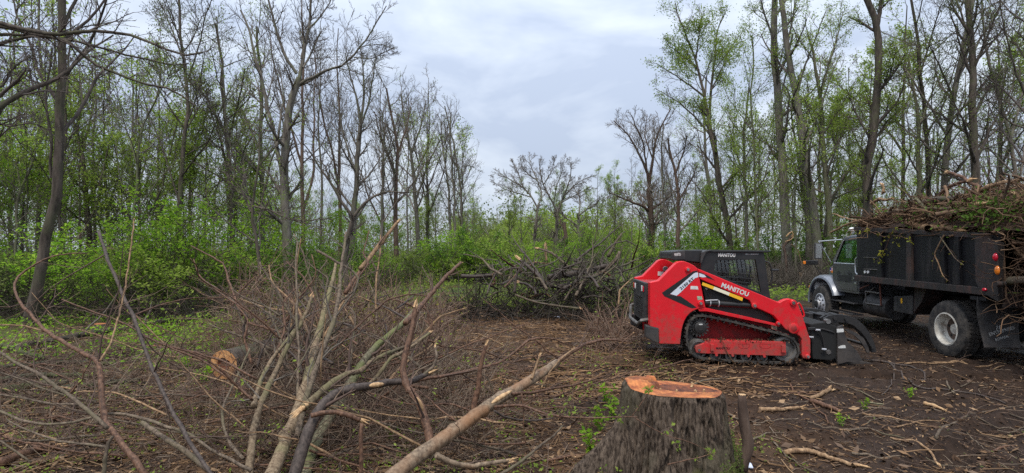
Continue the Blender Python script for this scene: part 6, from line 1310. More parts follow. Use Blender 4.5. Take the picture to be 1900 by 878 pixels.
for px_, py_, rr, lb in ((292, 647, .09, 'tiny orange cut stub in the litter left of the log end'), (800, 500, .16, 'far small orange cut stub at the edge of the cleared ground')):
    p = on_ground(px_, py_+6); g = Geo(); g.tubes(np.array([[0, 0, -.08], [0, 0, .08], [0, 0, .12]]), np.array([rr*1.1, rr, rr*.95]), 12); o = tag(link('small_stump', g.mesh('small_stump', 'bark_brown'), None, p), lb, 'stump')
    g = Geo(); g.tubes(np.array([[0, 0, .115], [0, 0, .125], [0, 0, .126]]), np.array([rr*.95, rr*.93, .001]), 12); link('cut_face', g.mesh('cut_face', 'cut_orange'), o)
# splintered wood at the lower left corner
zW = zone(0, 740, .1579)
for lb, pts, w0, w1, m_ in (('rotten dark split log slab at the bottom left corner', [(0, 800), (200, 700), (420, 620), (700, 560)], 120, 60, 'limb_red'), ('pale split stake leaning in the bottom left corner', [(260, 660), (330, 560), (400, 460), (440, 400)], 34, 22, 'limb_tan'), ('long tan split lath lying at the bottom left', [(60, 870), (300, 760), (520, 720), (720, 700)], 26, 16, 'limb_tan'), ('bright split lath pointing right at the bottom left', [(350, 850), (520, 790), (660, 740), (830, 690)], 24, 14, 'limb_tan'), ('short pale split lath lying across the others at bottom left', [(620, 690), (720, 700), (800, 725), (890, 745)], 22, 12, 'limb_tan'), ('tan lath on the mud at the bottom left edge', [(390, 600), (480, 565), (580, 530), (690, 500)], 26, 14, 'limb_tan'), ('pale splinter bundle at the left edge beside the mud', [(60, 90), (130, 60), (200, 30), (260, 40)], 40, 20, 'limb_tan')):
    br(lb, pts, w0, w1, 'G', 0, m_, 0, 'torn', z=zW, s=.1579, h=.02, name='split_wood', cat='split wood', wob=.02)
# sticks on the bare dirt
for lb, pts, w0, w1, m_, e_, tw in (
 ('rough bark slab lying right of the stub', [(235, 348), (330, 350), (440, 340), (495, 335)], 30, 18, 'limb_tan', 'torn', 0),
 ('short thick bark stick with a cut yellow end', [(560, 300), (640, 325), (700, 345), (740, 357)], 32, 24, 'limb_red', 'cut', 0),
 ('forked stick with a pale broken arm behind the bark slab', [(430, 185), (450, 235), (500, 265), (555, 290), (600, 345), (650, 380), (668, 425)], 13, 8, 'limb_red', None, 0),
 ('pale broken arm of wood resting on the forked stick', [(555, 278), (610, 268), (650, 240), (682, 218)], 24, 26, 'limb_tan', 'torn', 0),
 ('thin straight stick left of the forked stick', [(365, 322), (440, 306), (545, 290)], 8, 7, 'limb_grey', None, 0),
 ('long stripped tan limb at the bottom right of the stump', [(395, 618), (470, 612), (545, 614), (640, 645), (700, 668), (800, 695), (890, 720)], 34, 22, 'limb_tan', 'torn', 0),
 ('thin tan stick above the long stripped limb', [(1060, 525), (1180, 560), (1260, 585), (1320, 608), (1358, 640)], 14, 16, 'limb_tan', 'torn', 1),
 ('long bent branch with fine twigs reaching the right edge', [(1347, 540), (1362, 500), (1400, 460), (1460, 428), (1560, 380), (1650, 350), (1780, 330), (1920, 312)], 20, 8, 'limb_grey', None, 7),
 ('dark branch running from the grapple down to the right', [(1055, 55), (1130, 120), (1190, 185), (1230, 200), (1300, 212), (1430, 215), (1560, 235), (1680, 265), (1785, 302)], 12, 10, 'limb_wet', None, 4),
 ('dark hooked branch below the truck wheel', [(880, 30), (1000, 42), (1100, 55), (1200, 75), (1255, 98), (1280, 135), (1258, 178)], 14, 12, 'limb_wet', 'torn', 2),
 ('long tan pole lying behind the rear truck wheel', [(1150, 50), (1300, 44), (1500, 46), (1700, 58), (1920, 72)], 10, 9, 'limb_tan', None, 2),
 ('second tan pole lying just nearer than the long one', [(1330, 38), (1500, 52), (1700, 66), (1920, 84)], 9, 8, 'limb_tan', None, 1),
 ('dark slanting stick by the long stripped limb', [(320, 560), (390, 615), (450, 660), (510, 700), (600, 745)], 13, 9, 'limb_grey', None, 2),
 ('pale thin stick near the right edge', [(1600, 445), (1700, 462), (1800, 480), (1910, 502)], 10, 8, 'limb_tan', None, 1),
 ('short grey stick lying alone on the mud', [(1392, 145), (1425, 200), (1450, 225), (1482, 246)], 14, 9, 'limb_grey', 'torn', 0),
 ('long thin root running to the bottom right corner', [(1540, 465), (1620, 520), (1700, 575), (1800, 640), (1910, 690)], 6, 6, 'limb_grey', None, 3),
 ('second thin root below it in the bottom right corner', [(1280, 625), (1420, 645), (1560, 668), (1700, 705), (1860, 740)], 7, 6, 'limb_grey', None, 3),
 ('dark thin stick standing half buried in the mud', [(1085, 65), (1080, 150), (1045, 215), (1005, 252)], 10, 7, 'limb_wet', None, 0),
 ('thin stick left of the hooked branch', [(640, 150), (740, 185), (850, 220), (1010, 292)], 7, 8, 'limb_grey', None, 1),
 ('orange torn wood chunk on the mud', [(1275, 290), (1320, 303), (1400, 330)], 30, 12, 'torn_wood', 'torn', 0),
 ('long dead stick lying across the lower mud', [(160, 418), (260, 420), (350, 405), (480, 400)], 7, 6, 'limb_grey', None, 1),
 ('tan flat stick in the chips at the bottom', [(740, 480), (790, 476), (845, 470)], 12, 9, 'limb_tan', 'torn', 0),
 ('short grey green stick in the chips', [(930, 306), (975, 308), (1015, 310)], 13, 11, 'limb_moss', None, 0)):
    br(lb, pts, w0, w1, 'G', 0, m_, tw, e_, z=zE, s=.2947, h=.012, name='stick', cat='stick', twl=.22)
for i in range(60):
    rng = np.random.default_rng(500+i); x0 = rng.uniform(60, 1880); y0 = 560+300*rng.random()**.8
    if 1165 < x0 < 1640 and y0 < 700: y0 += 120
    if x0 > 1480 and y0 < 690: y0 += 130
    l_ = rng.uniform(30, 120)*(y0-440)/300; a_ = rng.normal()*.45; d = np.array([math.cos(a_), math.sin(a_)*.45])
    br(['tan', 'grey', 'red brown', 'pale grey'][i % 4]+' broken stick lying '+('far back ' if y0 < 640 else 'halfway back ' if y0 < 740 else 'close up ')+next(t for l_2, t in ((300, 'at the far left'), (600, 'left of the cut stems'), (900, 'right of the cut stems'), (1150, 'left of the stump'), (1400, 'by the stump'), (1650, 'on the open mud'), (2000, 'on the mud near the right edge')) if x0 < l_2), [(x0, y0), tuple(np.array([x0, y0])+d*l_*.5+rng.normal(size=2)*5), tuple(np.array([x0, y0])+d*l_)], rng.uniform(2.2, 4.6)*(y0-440)/300, 1.8, 'G', 0, ['limb_tan', 'limb_grey', 'limb_red', 'limb_grey'][i % 4], int(rng.integers(0, 3)), 'torn' if i % 3 == 0 else None, h=.015, name='stick', cat='stick', group='loose sticks in the litter', seed=i, twl=.3)

for i in range(120):
    rng = np.random.default_rng(2500+i); x0 = rng.uniform(-20, 1060); y0 = 600+270*rng.random()**.9; sc_ = (y0-430)/300; a_ = rng.normal()*.5+(3.14 if i % 2 else 0); l_ = rng.uniform(120, 330)*sc_; d = np.array([math.cos(a_), math.sin(a_)*.5-.12]); Yg = float(on_ground(x0, y0)[1])
    if i % 3: y_ = y0-rng.uniform(4, 26)*sc_
    else: y_ = y0
    pts_ = [np.array([x0, y_]), np.array([x0, y_])+d*l_*.33+rng.normal(size=2)*9*sc_, np.array([x0, y_])+d*l_*.66+rng.normal(size=2)*14*sc_, np.array([x0, y_])+d*l_+rng.normal(size=2)*18*sc_]
    Yn = [max(3.9, Yg-.15), max(3.9, min(Yg-.15, float(on_ground(pts_[-1][0], max(pts_[-1][1]+6, 520))[1])-.12))]
    lbt = ['red brown', 'grey', 'russet', 'tan'][i % 4]+' cut twig '+('lying flat ' if i % 3 == 0 else 'propped up ')+('pointing left ' if i % 2 else 'pointing right ')+('far back ' if y0 < 690 else 'midway ' if y0 < 780 else 'close up ')+next(t for l_2, t in ((120, 'at the left edge'), (260, 'left of the dark straight limb'), (420, 'below the log end'), (620, 'among the cut stems'), (800, 'by the crooked limb'), (930, 'beside the smooth limb'), (2000, 'left of the stump')) if x0 < l_2)
    br(lbt, [tuple(p) for p in pts_], rng.uniform(1.9, 4.8)*sc_, 1.3*sc_, Yn[0], Yn[1], ['limb_red', 'limb_grey', 'limb_red', 'limb_tan' if i % 8 == 3 else 'limb_red'][i % 4], 6, 'torn' if i % 6 == 0 else None, group='cut twigs over the litter', seed=i, twl=.35, leafy=24 if i % 3 == 0 else 0, wob=.03, n=14)

# heap of felled tops at the far side of the clearing
for lb, pts, w0, w1, Ya, Yb, m_, tw, e_ in (
 ('dark bare limb rising left from the far brush heap', [(600, 690), (560, 632), (520, 570), (470, 510), (435, 458)], 14, 4, 15.5, 17, 'limb_wet', 7, None),
 ('thin curved whip standing on the far brush heap', [(835, 500), (846, 420), (838, 350)], 5, 3, 17, 17, 'limb_grey', 2, None),
 ('long dark limb slanting up right on the far heap', [(740, 585), (800, 535), (850, 505), (900, 460), (940, 425), (975, 398)], 13, 4, 16.5, 17.5, 'limb_wet', 7, None),
 ('grey hooked limb with a pale torn butt on the far heap', [(780, 622), (720, 618), (690, 590), (640, 548), (600, 530), (562, 520)], 13, 11, 16, 16.4, 'limb_grey', 4, 'torn'),
 ('pale grey trunk top curving down at the right of the far heap', [(955, 535), (935, 580), (890, 625), (820, 652), (760, 660)], 18, 8, 15.8, 15.4, 'limb_grey', 6, None),
 ('dark limb with a torn yellow end on the left of the far heap', [(595, 690), (560, 645), (520, 610), (472, 570)], 20, 13, 15.3, 15.8, 'limb_wet', 4, 'torn'),
 ('short dark limb at the near left of the far heap', [(555, 742), (545, 715), (510, 690), (470, 682)], 14, 12, 14.6, 14.9, 'limb_wet', 2, 'torn'),
 ('grey pole lying along the front of the far heap', [(455, 742), (560, 780), (660, 795), (765, 808)], 11, 9, 14.3, 13.9, 'limb_grey', 4, 'torn'),
 ('black log lying left of the far heap', [(195, 652), (260, 655), (345, 648)], 22, 18, 15.5, 15.6, 'limb_wet', 1, 'cut'),
 ('dark forked limb low on the left of the far heap', [(320, 740), (335, 690), (360, 640), (420, 605)], 10, 5, 15, 15.6, 'limb_wet', 4, None),
 ('big dark log across the middle of the far heap', [(610, 660), (700, 645), (800, 630), (900, 600)], 32, 24, 16.6, 16.8, 'limb_wet', 4, None),
 ('second dark log under the big one in the far heap', [(560, 690), (680, 700), (790, 690)], 26, 20, 16.2, 16.2, 'limb_wet', 3, None),
 ('grey limb with many fine twigs at the front right of the far heap', [(690, 770), (720, 720), (800, 660), (870, 640), (940, 560)], 10, 6, 14.8, 15.6, 'limb_grey', 9, None),
 ('torn stump of a limb standing on the right of the far heap', [(900, 560), (930, 500), (965, 450)], 16, 9, 16.5, 16.8, 'limb_grey', 5, None),
 ('tan torn pole standing at the back of the far heap', [(605, 580), (600, 545), (602, 512)], 12, 9, 18, 18, 'limb_tan', 0, 'torn'),
 ('twisted dark branch at the top right of the far heap', [(860, 600), (880, 540), (920, 500), (990, 480), (1050, 520)], 10, 4, 16.2, 16.5, 'limb_wet', 7, None),
 ('root branch tangle right of the far heap, close to the loader', [(950, 790), (955, 720), (985, 690), (1020, 660)], 10, 5, 13.8, 14.2, 'limb_tan', 7, None)):
    br(lb, pts, w0, w1, Ya, Yb, m_, tw, e_, z=zF, s=.387, twl=.4, tm='twig_grey')

for i in range(58):
    rng = np.random.default_rng(1300+i); u0 = rng.uniform(330, 1030); v0 = rng.uniform(610, 760); a_ = rng.normal()*.55+(.25 if i % 3 else 3.0); l_ = rng.uniform(60, 220); d = np.array([math.cos(a_), -abs(math.sin(a_))-.1])
    br(['dark wet', 'grey', 'black', 'dark barked', 'red brown'][i % 5]+' felled limb '+('pointing right' if math.cos(a_) > 0 else 'pointing left')+next(t for l_2, t in ((480, ' at the left end'), (620, ' in the left part'), (760, ' in the middle'), (900, ' in the right part'), (2000, ' at the loader end')) if u0 < l_2)+' of the far heap', [(u0, v0), tuple(np.array([u0, v0])+d*l_*.35+rng.normal(size=2)*9), tuple(np.array([u0, v0])+d*l_*.7+rng.normal(size=2)*14), tuple(np.array([u0, v0])+d*l_+rng.normal(size=2)*16)], rng.uniform(7, 17), 3, rng.uniform(14.4, 17), rng.uniform(14.6, 17.2), ['limb_wet', 'limb_grey', 'limb_wet', 'bark_dark', 'limb_red'][i % 5], 5, 'torn' if i % 8 == 0 else None, z=zF, s=.387, twl=.4, tm='twig_grey', group='felled limbs in the far heap', seed=i)

# broken sapling and leaning stick at the pillar trunk
zH = zone(1420, 380, .18229)
br('splintered snag with bright torn wood leaning on the pillar trunk', [(225, 800), (215, 640), (205, 500), (185, 420), (235, 370), (270, 320)], 22, 26, 29.2, 29.4, 'bark_brown', 4, 'torn', z=zH, s=.18229, name='broken_snag', cat='snag')
g = Geo(); rng = np.random.default_rng(3)
sn = br('torn pale wood hanging at the break beside the pillar trunk', [(212, 325), (245, 290), (275, 272), (285, 330), (262, 355), (215, 372)], 16, 8, 29.1, 29.1, 'torn_wood', 0, 'torn', z=zH, s=.18229, name='torn_slab', cat='split wood')
br('thin bent tan stick leaning right of the pillar trunk', [(400, 740), (385, 680), (360, 560), (332, 460), (290, 420), (262, 400)], 13, 8, 29, 29, 'limb_tan', 2, z=zH, s=.18229, name='leaning_stick', cat='stick')
br('short pale sawn post at the foot of the leaning stick', [(362, 832), (361, 770), (360, 692)], 38, 34, 28.2, 28.2, 'limb_tan', 0, 'cut', z=zH, s=.18229, name='sawn_post', cat='post', wob=.002)
br('pale pole lying on the ground before the pillar trunk', [(192, 808), (260, 798), (330, 778), (400, 760)], 22, 14, 'G', 0, 'limb_tan', 0, None, z=zH, s=.18229, h=.03, name='pole', cat='pole')

# ------------------------------------------------------------------ brush loaded on the truck
rng = np.random.default_rng(61)
TMn = np.array(TM)
def tw_(p): return p@TMn[:3, :3].T+TMn[:3, 3]
LEN_ = 0
def heap(x): return np.interp(x, [-2.4, -1.6, -.6, .6, 1.6, 2.6, 3.3], [.50, .78, .94, .92, .78, .48, .14])
def load_sticks(n, lmin, lmax, r0, r1, sides, npt, wob, seed):
    rng = np.random.default_rng(seed); x = rng.uniform(-2.2, 3.1, n); y = rng.uniform(-1.15, 1.2, n); hh_ = heap(x)*np.sqrt(np.clip(1-(y/1.55)**2, .1, 1))
    z_ = np.interp(x, [-1.2, 2.7], [2.12, 2.34])+hh_*(rng.random(n)**.6)-.06
    back = x < -1.25; z_ = np.where(back, rng.uniform(.95, 2.9, n), z_)
    d = nrm(np.c_[rng.normal(size=n)*1.0, rng.normal(size=n)*.9, rng.normal(size=n)*.36]); ln = rng.uniform(lmin, lmax, n)
    P = np.zeros((n, npt, 3)); P[:, 0] = np.c_[x, y, z_]-d*ln[:, None]/2
    for j in range(1, npt): d = nrm(d+rng.normal(size=d.shape)*wob); P[:, j] = P[:, j-1]+d*ln[:, None]/(npt-1)
    lo = np.interp(P[..., 0], [-1.35, -1.2, 2.7, 2.9], [.8, 2.16, 2.36, 2.42]); P[..., 2] = np.maximum(P[..., 2], np.where(np.abs(P[..., 1]) < 1.3, lo, 0))
    return P, (rng.uniform(r0, r1, n)[:, None]*np.linspace(1, .4, npt)[None])
LO_ = tw_(np.array([.6, 0, 2.3]))
g = Geo()
for a_ in ((1700, .25, 1.0, .005, .013, 4, 6, .34, 1), (280, .3, 1.1, .012, .030, 6, 6, .2, 2), (3600, .15, .7, .003, .008, 3, 5, .34, 3), (46, .4, 1.1, .035, .065, 8, 6, .10, 4), (700, .06, .25, .012, .03, 4, 3, .1, 5)):
    P, Rd = load_sticks(*a_); g.tubes(tw_(P)-LO_, Rd, a_[5])
rgs = np.random.default_rng(63); n = 1500; x = rgs.uniform(-2.6, -1.18, n); P = np.zeros((n, 6, 3)); P[:, 0] = np.c_[x, rgs.uniform(-1.1, 1.28, n), .85+rgs.random(n)*(2.25+.35*(x+1.9))]; d = nrm(np.c_[rgs.normal(size=n), rgs.normal(size=n)*.8, rgs.normal(size=n)*.5-.25])
ln_ = rgs.uniform(.2, .9, n)
for j in range(1, 6): d = nrm(d+rgs.normal(size=d.shape)*.3); P[:, j] = P[:, j-1]+d*ln_[:, None]/5
P[..., 0] = np.minimum(P[..., 0], -1.16); P[..., 2] = np.maximum(P[..., 2], .6); g.tubes(tw_(P)-LO_, rgs.choice([.004, .007, .010, .024], n, p=[.45, .35, .17, .03])[:, None]*np.linspace(1, .5, 6)[None], 4)
ld = tag(link('brush_load', g.mesh('brush_load', 'load_mix'), None, LO_), 'tangled load of broken sticks and roots heaped on the truck box', 'brush load', kind='stuff')
# solid dark core of soil and bark fines the sticks lie in
nxh, nyh = 60, 30; xs = np.linspace(-2.2, 3.0, nxh); ys = np.linspace(-1.13, 1.13, nyh); XH, YH = np.meshgrid(xs, ys)
zb_ = np.interp(XH, [-1.2, 2.7], [2.12, 2.34]); ZH = zb_-.06+heap(XH)*.72*np.sqrt(np.clip(1-(YH/1.2)**2, 0, 1))+.12*fbm(XH*3, YH*3, oct=3, seed=5)
ii = (np.arange(nyh-1)[:, None]*nxh+np.arange(nxh-1)[None]).ravel()
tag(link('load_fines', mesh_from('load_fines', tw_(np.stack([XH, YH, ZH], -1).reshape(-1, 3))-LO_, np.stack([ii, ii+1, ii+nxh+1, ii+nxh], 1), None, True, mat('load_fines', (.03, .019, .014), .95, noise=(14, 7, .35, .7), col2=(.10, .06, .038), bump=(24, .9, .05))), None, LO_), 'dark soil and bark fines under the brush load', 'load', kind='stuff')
g = Geo(); n = 1500; cx = rng.choice([-.9, -.5, -1.3, 1.0, .2], n, p=[.42, .2, .2, .08, .1]); cz = np.where(cx < -.3, 2.55, 2.6); c = np.c_[cx+rng.normal(size=n)*.28, .95+rng.normal(size=n)*.22, cz+rng.normal(size=n)*.16]; g.leaves(tw_(c)-LO_, .065, rng, .4)
tag(link('green_sprays', g.mesh('green_sprays', 'leaf_deep', False), None, LO_), 'green leafy sprays caught in the brush load', 'foliage', kind='stuff')
rY = lambda u, v, y=1.0: float(at(*zG(u, v), 1)[1])
def lbr(lb, pts, w0, w1, y, m_, tw=0, e_=None, y2=None, st=None):
    """a limb of the load traced on a plane along the truck"""
    px = [zG(*p) for p in pts]; k_ = len(px); W = np.array([tw_(pick(TM, *p, y+((y2 if y2 is not None else y)-y)*i/(k_-1))) for i, p in enumerate(px)])
    n = 16; C = resample(W, n, 1); rg = np.random.default_rng(int(pts[0][0]*3+pts[0][1])); C[1:-1] += rg.normal(size=(n-2, 3))*.008
    Rd = np.interp(np.linspace(0, 1, n), [0, 1], [w0*.4555, w1*.4555])/FPX*C[:, 1]/2*(1+.1*rg.normal(size=n)); o = C[8].copy(); g = Geo(); g.tubes(C-o, Rd, 8); ob = tag(link('load_branch', g.mesh('load_branch', m_), None, o), lb, 'branch')
    if tw: shoots(ob, *grow((C-o)[None], Rd[None], tw, .1, 1, .7, .3, 5, .15, 0, .5, rg, rmin=.003))
    for w_, p, d, r in ((e_, C[-1]-o, C[-1]-C[-3], Rd[-1]), (st, C[0]-o, C[0]-C[2], Rd[0])):
        if w_: g = Geo(); torn(g, p, d, r, rg, 5, 3.5); link('torn_end', g.mesh('torn_end', 'torn_wood'), ob)
for a_ in (('long tan branch poking forward over the cab from the load', [(390, 226), (330, 236), (260, 247), (220, 268), (180, 288)], 11, 8, 1.0, 'limb_tan', 1, 't'),
 ('thin twigs branch poking furthest forward above the cab', [(330, 250), (280, 240), (230, 228), (192, 212)], 9, 5, .9, 'limb_tan', 3, 't'),
 ('dark stick jutting up left from the top of the load', [(792, 106), (740, 80), (700, 58), (656, 42)], 14, 12, .5, 'limb_red', 0, 't'),
 ('thick tan limb sweeping up to the right edge over the load', [(768, 128), (800, 110), (850, 93), (910, 80), (980, 66)], 20, 13, .6, 'limb_tan', 2, None),
 ('brown limb rising right to meet the dark stick on top', [(615, 148), (640, 120), (665, 100), (700, 88), (748, 76)], 15, 13, .5, 'limb_red', 2, 't'),
 ('pale stripped root lying along the box rim', [(495, 245), (530, 264), (570, 272), (620, 270), (650, 265), (695, 277)], 30, 26, 1.12, 'limb_tan', 2, 't'),
 ('curved pale root arched above the stripped root', [(505, 258), (510, 245), (530, 238), (565, 232)], 10, 7, 1.14, 'limb_tan', 2, None),
 ('bright split slab lying in the right half of the load', [(742, 178), (790, 172), (838, 164)], 20, 12, 1.05, 'torn_wood', 0, 't'),
 ('yellow torn stake at the rear end of the load', [(918, 195), (938, 170), (945, 150), (930, 128)], 14, 10, 1.0, 'limb_tan', 0, 't'),
 ('mossy stick slanting down in the middle of the load', [(525, 150), (550, 175), (570, 200), (585, 225)], 12, 12, 1.08, 'limb_moss', 0, None),
 ('dark log end in the middle of the load', [(560, 165), (620, 155), (690, 150)], 26, 22, .9, 'bark_dark', 2, None),
 ('long grey limb lying level across the load', [(400, 205), (520, 195), (640, 190), (780, 192)], 13, 10, 1.05, 'limb_grey', 5, None),
 ('brown limb lying level at the rear of the load', [(680, 200), (780, 188), (880, 190), (960, 186)], 18, 14, .95, 'limb_red', 4, None),
 ('pale stick lying on the front of the load', [(345, 170), (380, 150), (395, 158), (430, 150)], 13, 9, .9, 'limb_tan', 3, 't'),
 ('short upright splinter on the front crest of the load', [(392, 130), (395, 110), (388, 92)], 12, 8, .5, 'limb_tan', 0, 't')):
    lbr(*a_)
def hang(lb, pts, w, y, m_='limb_red', lv=0):
    W = np.array([tw_(pick(TM, *p, y)) for p in pts]); C = resample(W, 14, 1); o = C[0].copy(); g = Geo(); rg = np.random.default_rng(int(sum(p[0] for p in pts))); Rd = np.linspace(w, w*.5, 14)/FPX*9.5/2; g.tubes(C-o, Rd, 6); ob = tag(link('hanging_vine', g.mesh('hanging_vine', m_), None, o), lb, 'vine')
    A, Ar = grow((C-o)[None], Rd[None], 6, .2, 1, .8, .3, 5, .15, -.05, .6, rg, rmin=.0025); shoots(ob, A, Ar)
    if lv: e_ = A.reshape(-1, 3); g = Geo(); g.leaves(e_[rg.integers(0, len(e_), lv)]+rg.normal(size=(lv, 3))*.02, .06, rg, .4); link('young_leaf', g.mesh('young_leaf', 'leaf_yellow', False), ob)
hang('leafy twig drooping over the front top of the truck box', [(1600, 424), (1620, 432), (1640, 440), (1665, 437), (1690, 445)], 2.2, 1.28, lv=60)
hang('second leafy twig drooping along the box side from the rim', [(1655, 430), (1648, 450), (1640, 468), (1628, 485)], 2.2, 1.29, lv=36)
hang('bare crooked vine hanging down the middle of the box side', [(1752, 436), (1742, 455), (1733, 472), (1742, 490), (1748, 510), (1758, 521)], 3.2, 1.29, 'limb_tan', 4)
hang('thin vine with few leaves hanging right of the crooked vine', [(1745, 440), (1760, 462), (1772, 480), (1788, 492)], 2.4, 1.29, 'limb_grey', 5)
for i, (y, z0, a_) in enumerate(((.9, 1.9, .3), (.5, 1.6, -.2), (1.1, 1.45, .1), (.2, 2.2, .4), (.95, 2.45, -.1), (.6, 1.2, .5))):
    pts = np.array([[-1.2, y, z0], [-1.7, y+a_*.4, z0+.05], [-2.2, y+a_*.9, z0-.12], [-2.8, y+a_, z0-.35]]); C = resample(tw_(pts), 12, 1); o = C[0].copy(); g = Geo(); g.tubes(C-o, np.linspace(.07, .04, 12), 8)
    tag(link('load_root', g.mesh('load_root', ['limb_tan', 'limb_red', 'limb_grey'][i % 3]), None, o), 'thick root hanging out over the open back of the truck box', 'root', 'roots hanging off the truck')

# ------------------------------------------------------------------ masses nobody could count
def thicket(name, n, area, hmax, seed, m_, label, r=(.0032, .009), ln=(.4, 1.3), kk=3, lean=.6, zpow=1.0, base=None):
    rng = np.random.default_rng(seed); px = rng.uniform(area[0], area[1], n); Yd = rng.uniform(area[2], area[3], n); x = (px-950)/FPX*Yd
    hm = hmax*(.35+1.2*np.clip(vnoise(x*.8, Yd*.8, None, seed)-.15, 0, 1))*np.clip((Yd-area[2])/1.6+.15, 0, 1)
    if base is not None: hm = hm*base(px)
    z_ = gh(x, Yd)+hm*rng.random(n)**zpow; d = nrm(np.c_[rng.normal(size=n)*lean, rng.normal(size=n)*lean, rng.normal(size=n)*.45+.30]); l_ = rng.uniform(*ln, n)
    P = np.zeros((n, 5, 3)); P[:, 0] = np.c_[x, Yd, z_]
    for j in range(1, 5): d = nrm(d+rng.normal(size=d.shape)*.2); P[:, j] = P[:, j-1]+d*l_[:, None]/4
    P[..., 2] = np.maximum(P[..., 2], gh(P[..., 0], P[..., 1])+.004)
    Rd = rng.uniform(*r, n)[:, None]*np.linspace(1, .45, 5)[None]*(Yd/8)[:, None]; g = Geo(); g.tubes(P, Rd, 3)
    A, Ar = grow(P, Rd, kk, .2, 1, .6, .45, 4, .16, .0, .65, rng); g.tubes(A, Ar, 3)
    return tag(link(name, g.mesh(name, m_)), label, 'brush', kind='stuff'), A, rng
_, A1, rg = thicket('brush_thicket', 1700, (420, 835, 8.6, 13.8), 1.05, 71, 'twig_red', 'tangled reddish brown brush behind the cut heap', base=lambda p: np.interp(p, [380, 470, 640, 760, 850], [.6, 1.15, 1.0, .62, .35]))
e_ = A1.reshape(-1, 3); c = e_[rg.integers(0, len(e_), 4200)]; g = Geo(); g.leaves(c+rg.normal(size=c.shape)*.02, .035, rg, .4); tag(link('brush_leaflets', g.mesh('brush_leaflets', 'leaf_yellow', False)), 'small yellow green leaves on the brush', 'leaves', kind='stuff')
thicket('fine_brush', 1700, (445, 900, 5.2, 9.5), .24, 72, 'twig_mix', 'fine cut brush spread round the heap', ln=(.3, 1.0), lean=.9)
thicket('brush_scatter', 520, (-20, 450, 5.2, 10.5), .10, 73, 'twig_mix', 'thin brush scattered over the left ground', ln=(.3, 1.1), lean=1.0)
thicket('far_heap_twigs', 560, (850, 1195, 14.6, 18.6), .8, 74, 'twig_dark', 'grey twiggy mass of the far brush heap', r=(.004, .010), ln=(.5, 2.0), base=lambda p: np.interp(p, [850, 930, 1000, 1100, 1190], [.1, .35, .75, .9, .8]))
thicket('bank_shade_twigs', 1100, (-40, 430, 13.9, 17.5), .7, 75, 'twig_dark', 'tangle of twigs under the green bank, coloured dark for the shade there', r=(.002, .004), ln=(.5, 1.5))  # dark twig colour stands in for the shade under the shrubs
rngh = np.random.default_rng(7); n = 9000; u = rngh.uniform(860, 1195, n); Yh = rngh.uniform(15.5, 19.5, n); g = Geo(); xh = (u-950)/FPX*Yh; ch_ = vnoise(xh*1.1, Yh*1.1, None, 12) > .52
g.leaves(np.c_[xh, Yh, gh(xh, Yh)+rngh.random(n)*1.0*np.interp(u, [850, 930, 1000, 1100, 1190], [.7, .8, 1.0, 1.2, .8])][ch_], .07, rngh, .5); tag(link('wilting_leaves', g.mesh('wilting_leaves', 'leaf_olive', False)), 'olive leaves still on the felled tops of the far heap', 'leaves', kind='stuff')
thicket('edge_brush', 1700, (1400, 1560, 26, 31), .8, 76, 'twig_grey', 'twiggy brush at the foot of the pillar trunk', r=(.002, .004), ln=(.6, 1.6))
thicket('loader_rear_brush', 240, (1090, 1200, 10.4, 13.4), .5, 78, 'twig_red', 'brown brush behind the loader', ln=(.3, .9))
rng = np.random.default_rng(81)
def ground_pts(n, x0, x1, y0, y1, seed, keep=None):
    rng = np.random.default_rng(seed); y = y0+(y1-y0)*rng.random(n)**1.6; half = y*.98+.5; x = rng.uniform(-1, 1, n)*half; k_ = (x > x0) & (x < x1)
    if keep is not None: k_ &= keep(x, y, rng)
    x, y = x[k_], y[k_]; return x, y, gh(x, y)+micro(x, y), rng
def litter(name, n, box, seed, m_, label, ln, r, keep=None, flat=.08, npt=3):
    x, y, z_, rng = ground_pts(n, *box, seed, keep); k_ = len(x); d = nrm(np.c_[rng.normal(size=k_), rng.normal(size=k_), rng.normal(size=k_)*flat]); l_ = (ln[0]+(ln[1]-ln[0])*rng.random(k_)**2)
    rr = rng.uniform(*r, k_); P = np.zeros((k_, npt, 3)); P[:, 0] = np.c_[x, y, z_+rr*.6+.004]
    for j in range(1, npt): d = nrm(d+rng.normal(size=d.shape)*np.array([.18, .18, .04])); P[:, j] = P[:, j-1]+d*l_[:, None]/(npt-1)
    g = Geo(); g.tubes(P, rr[:, None]*np.linspace(1, .6, npt)[None], 3); tag(link(name, g.mesh(name, m_)), label, 'litter', kind='stuff')
def chips(name, n, box, seed, m_, label, sz, keep=None):
    x, y, z_, rng = ground_pts(n, *box, seed, keep); k_ = len(x); nn_ = nrm(np.c_[rng.normal(size=(k_, 2))*.45, np.ones(k_)]); d = nrm(np.cross(nn_, rng.normal(size=(k_, 3)))); s_ = np.cross(nn_, d); L_ = sz[0]+(sz[1]-sz[0])*rng.random(k_)**3.4; W_ = L_*rng.uniform(.2, .6, k_)
    c = np.c_[x, y, z_+.008+L_*.12]; t_ = np.minimum(L_*.15, .008)[:, None]
    V = np.stack([c-d*L_[:, None]/2, c+s_*W_[:, None]/2, c+d*L_[:, None]/2, c-s_*W_[:, None]/2, c+nn_*t_], 1).reshape(-1, 3); b_ = np.arange(k_)[:, None]*5
    T_ = np.concatenate([b_+np.array([[0, 1, 4]]), b_+np.array([[1, 2, 4]]), b_+np.array([[2, 3, 4]]), b_+np.array([[3, 0, 4]])]); g = Geo(); g.add(V, None, T_); tag(link(name, g.mesh(name, m_, False)), label, 'litter', kind='stuff')
left = lambda x, y, rng: rng.random(len(x)) < np.clip((2.2-x)/2.0+(y-7)*.08, .28, 1)
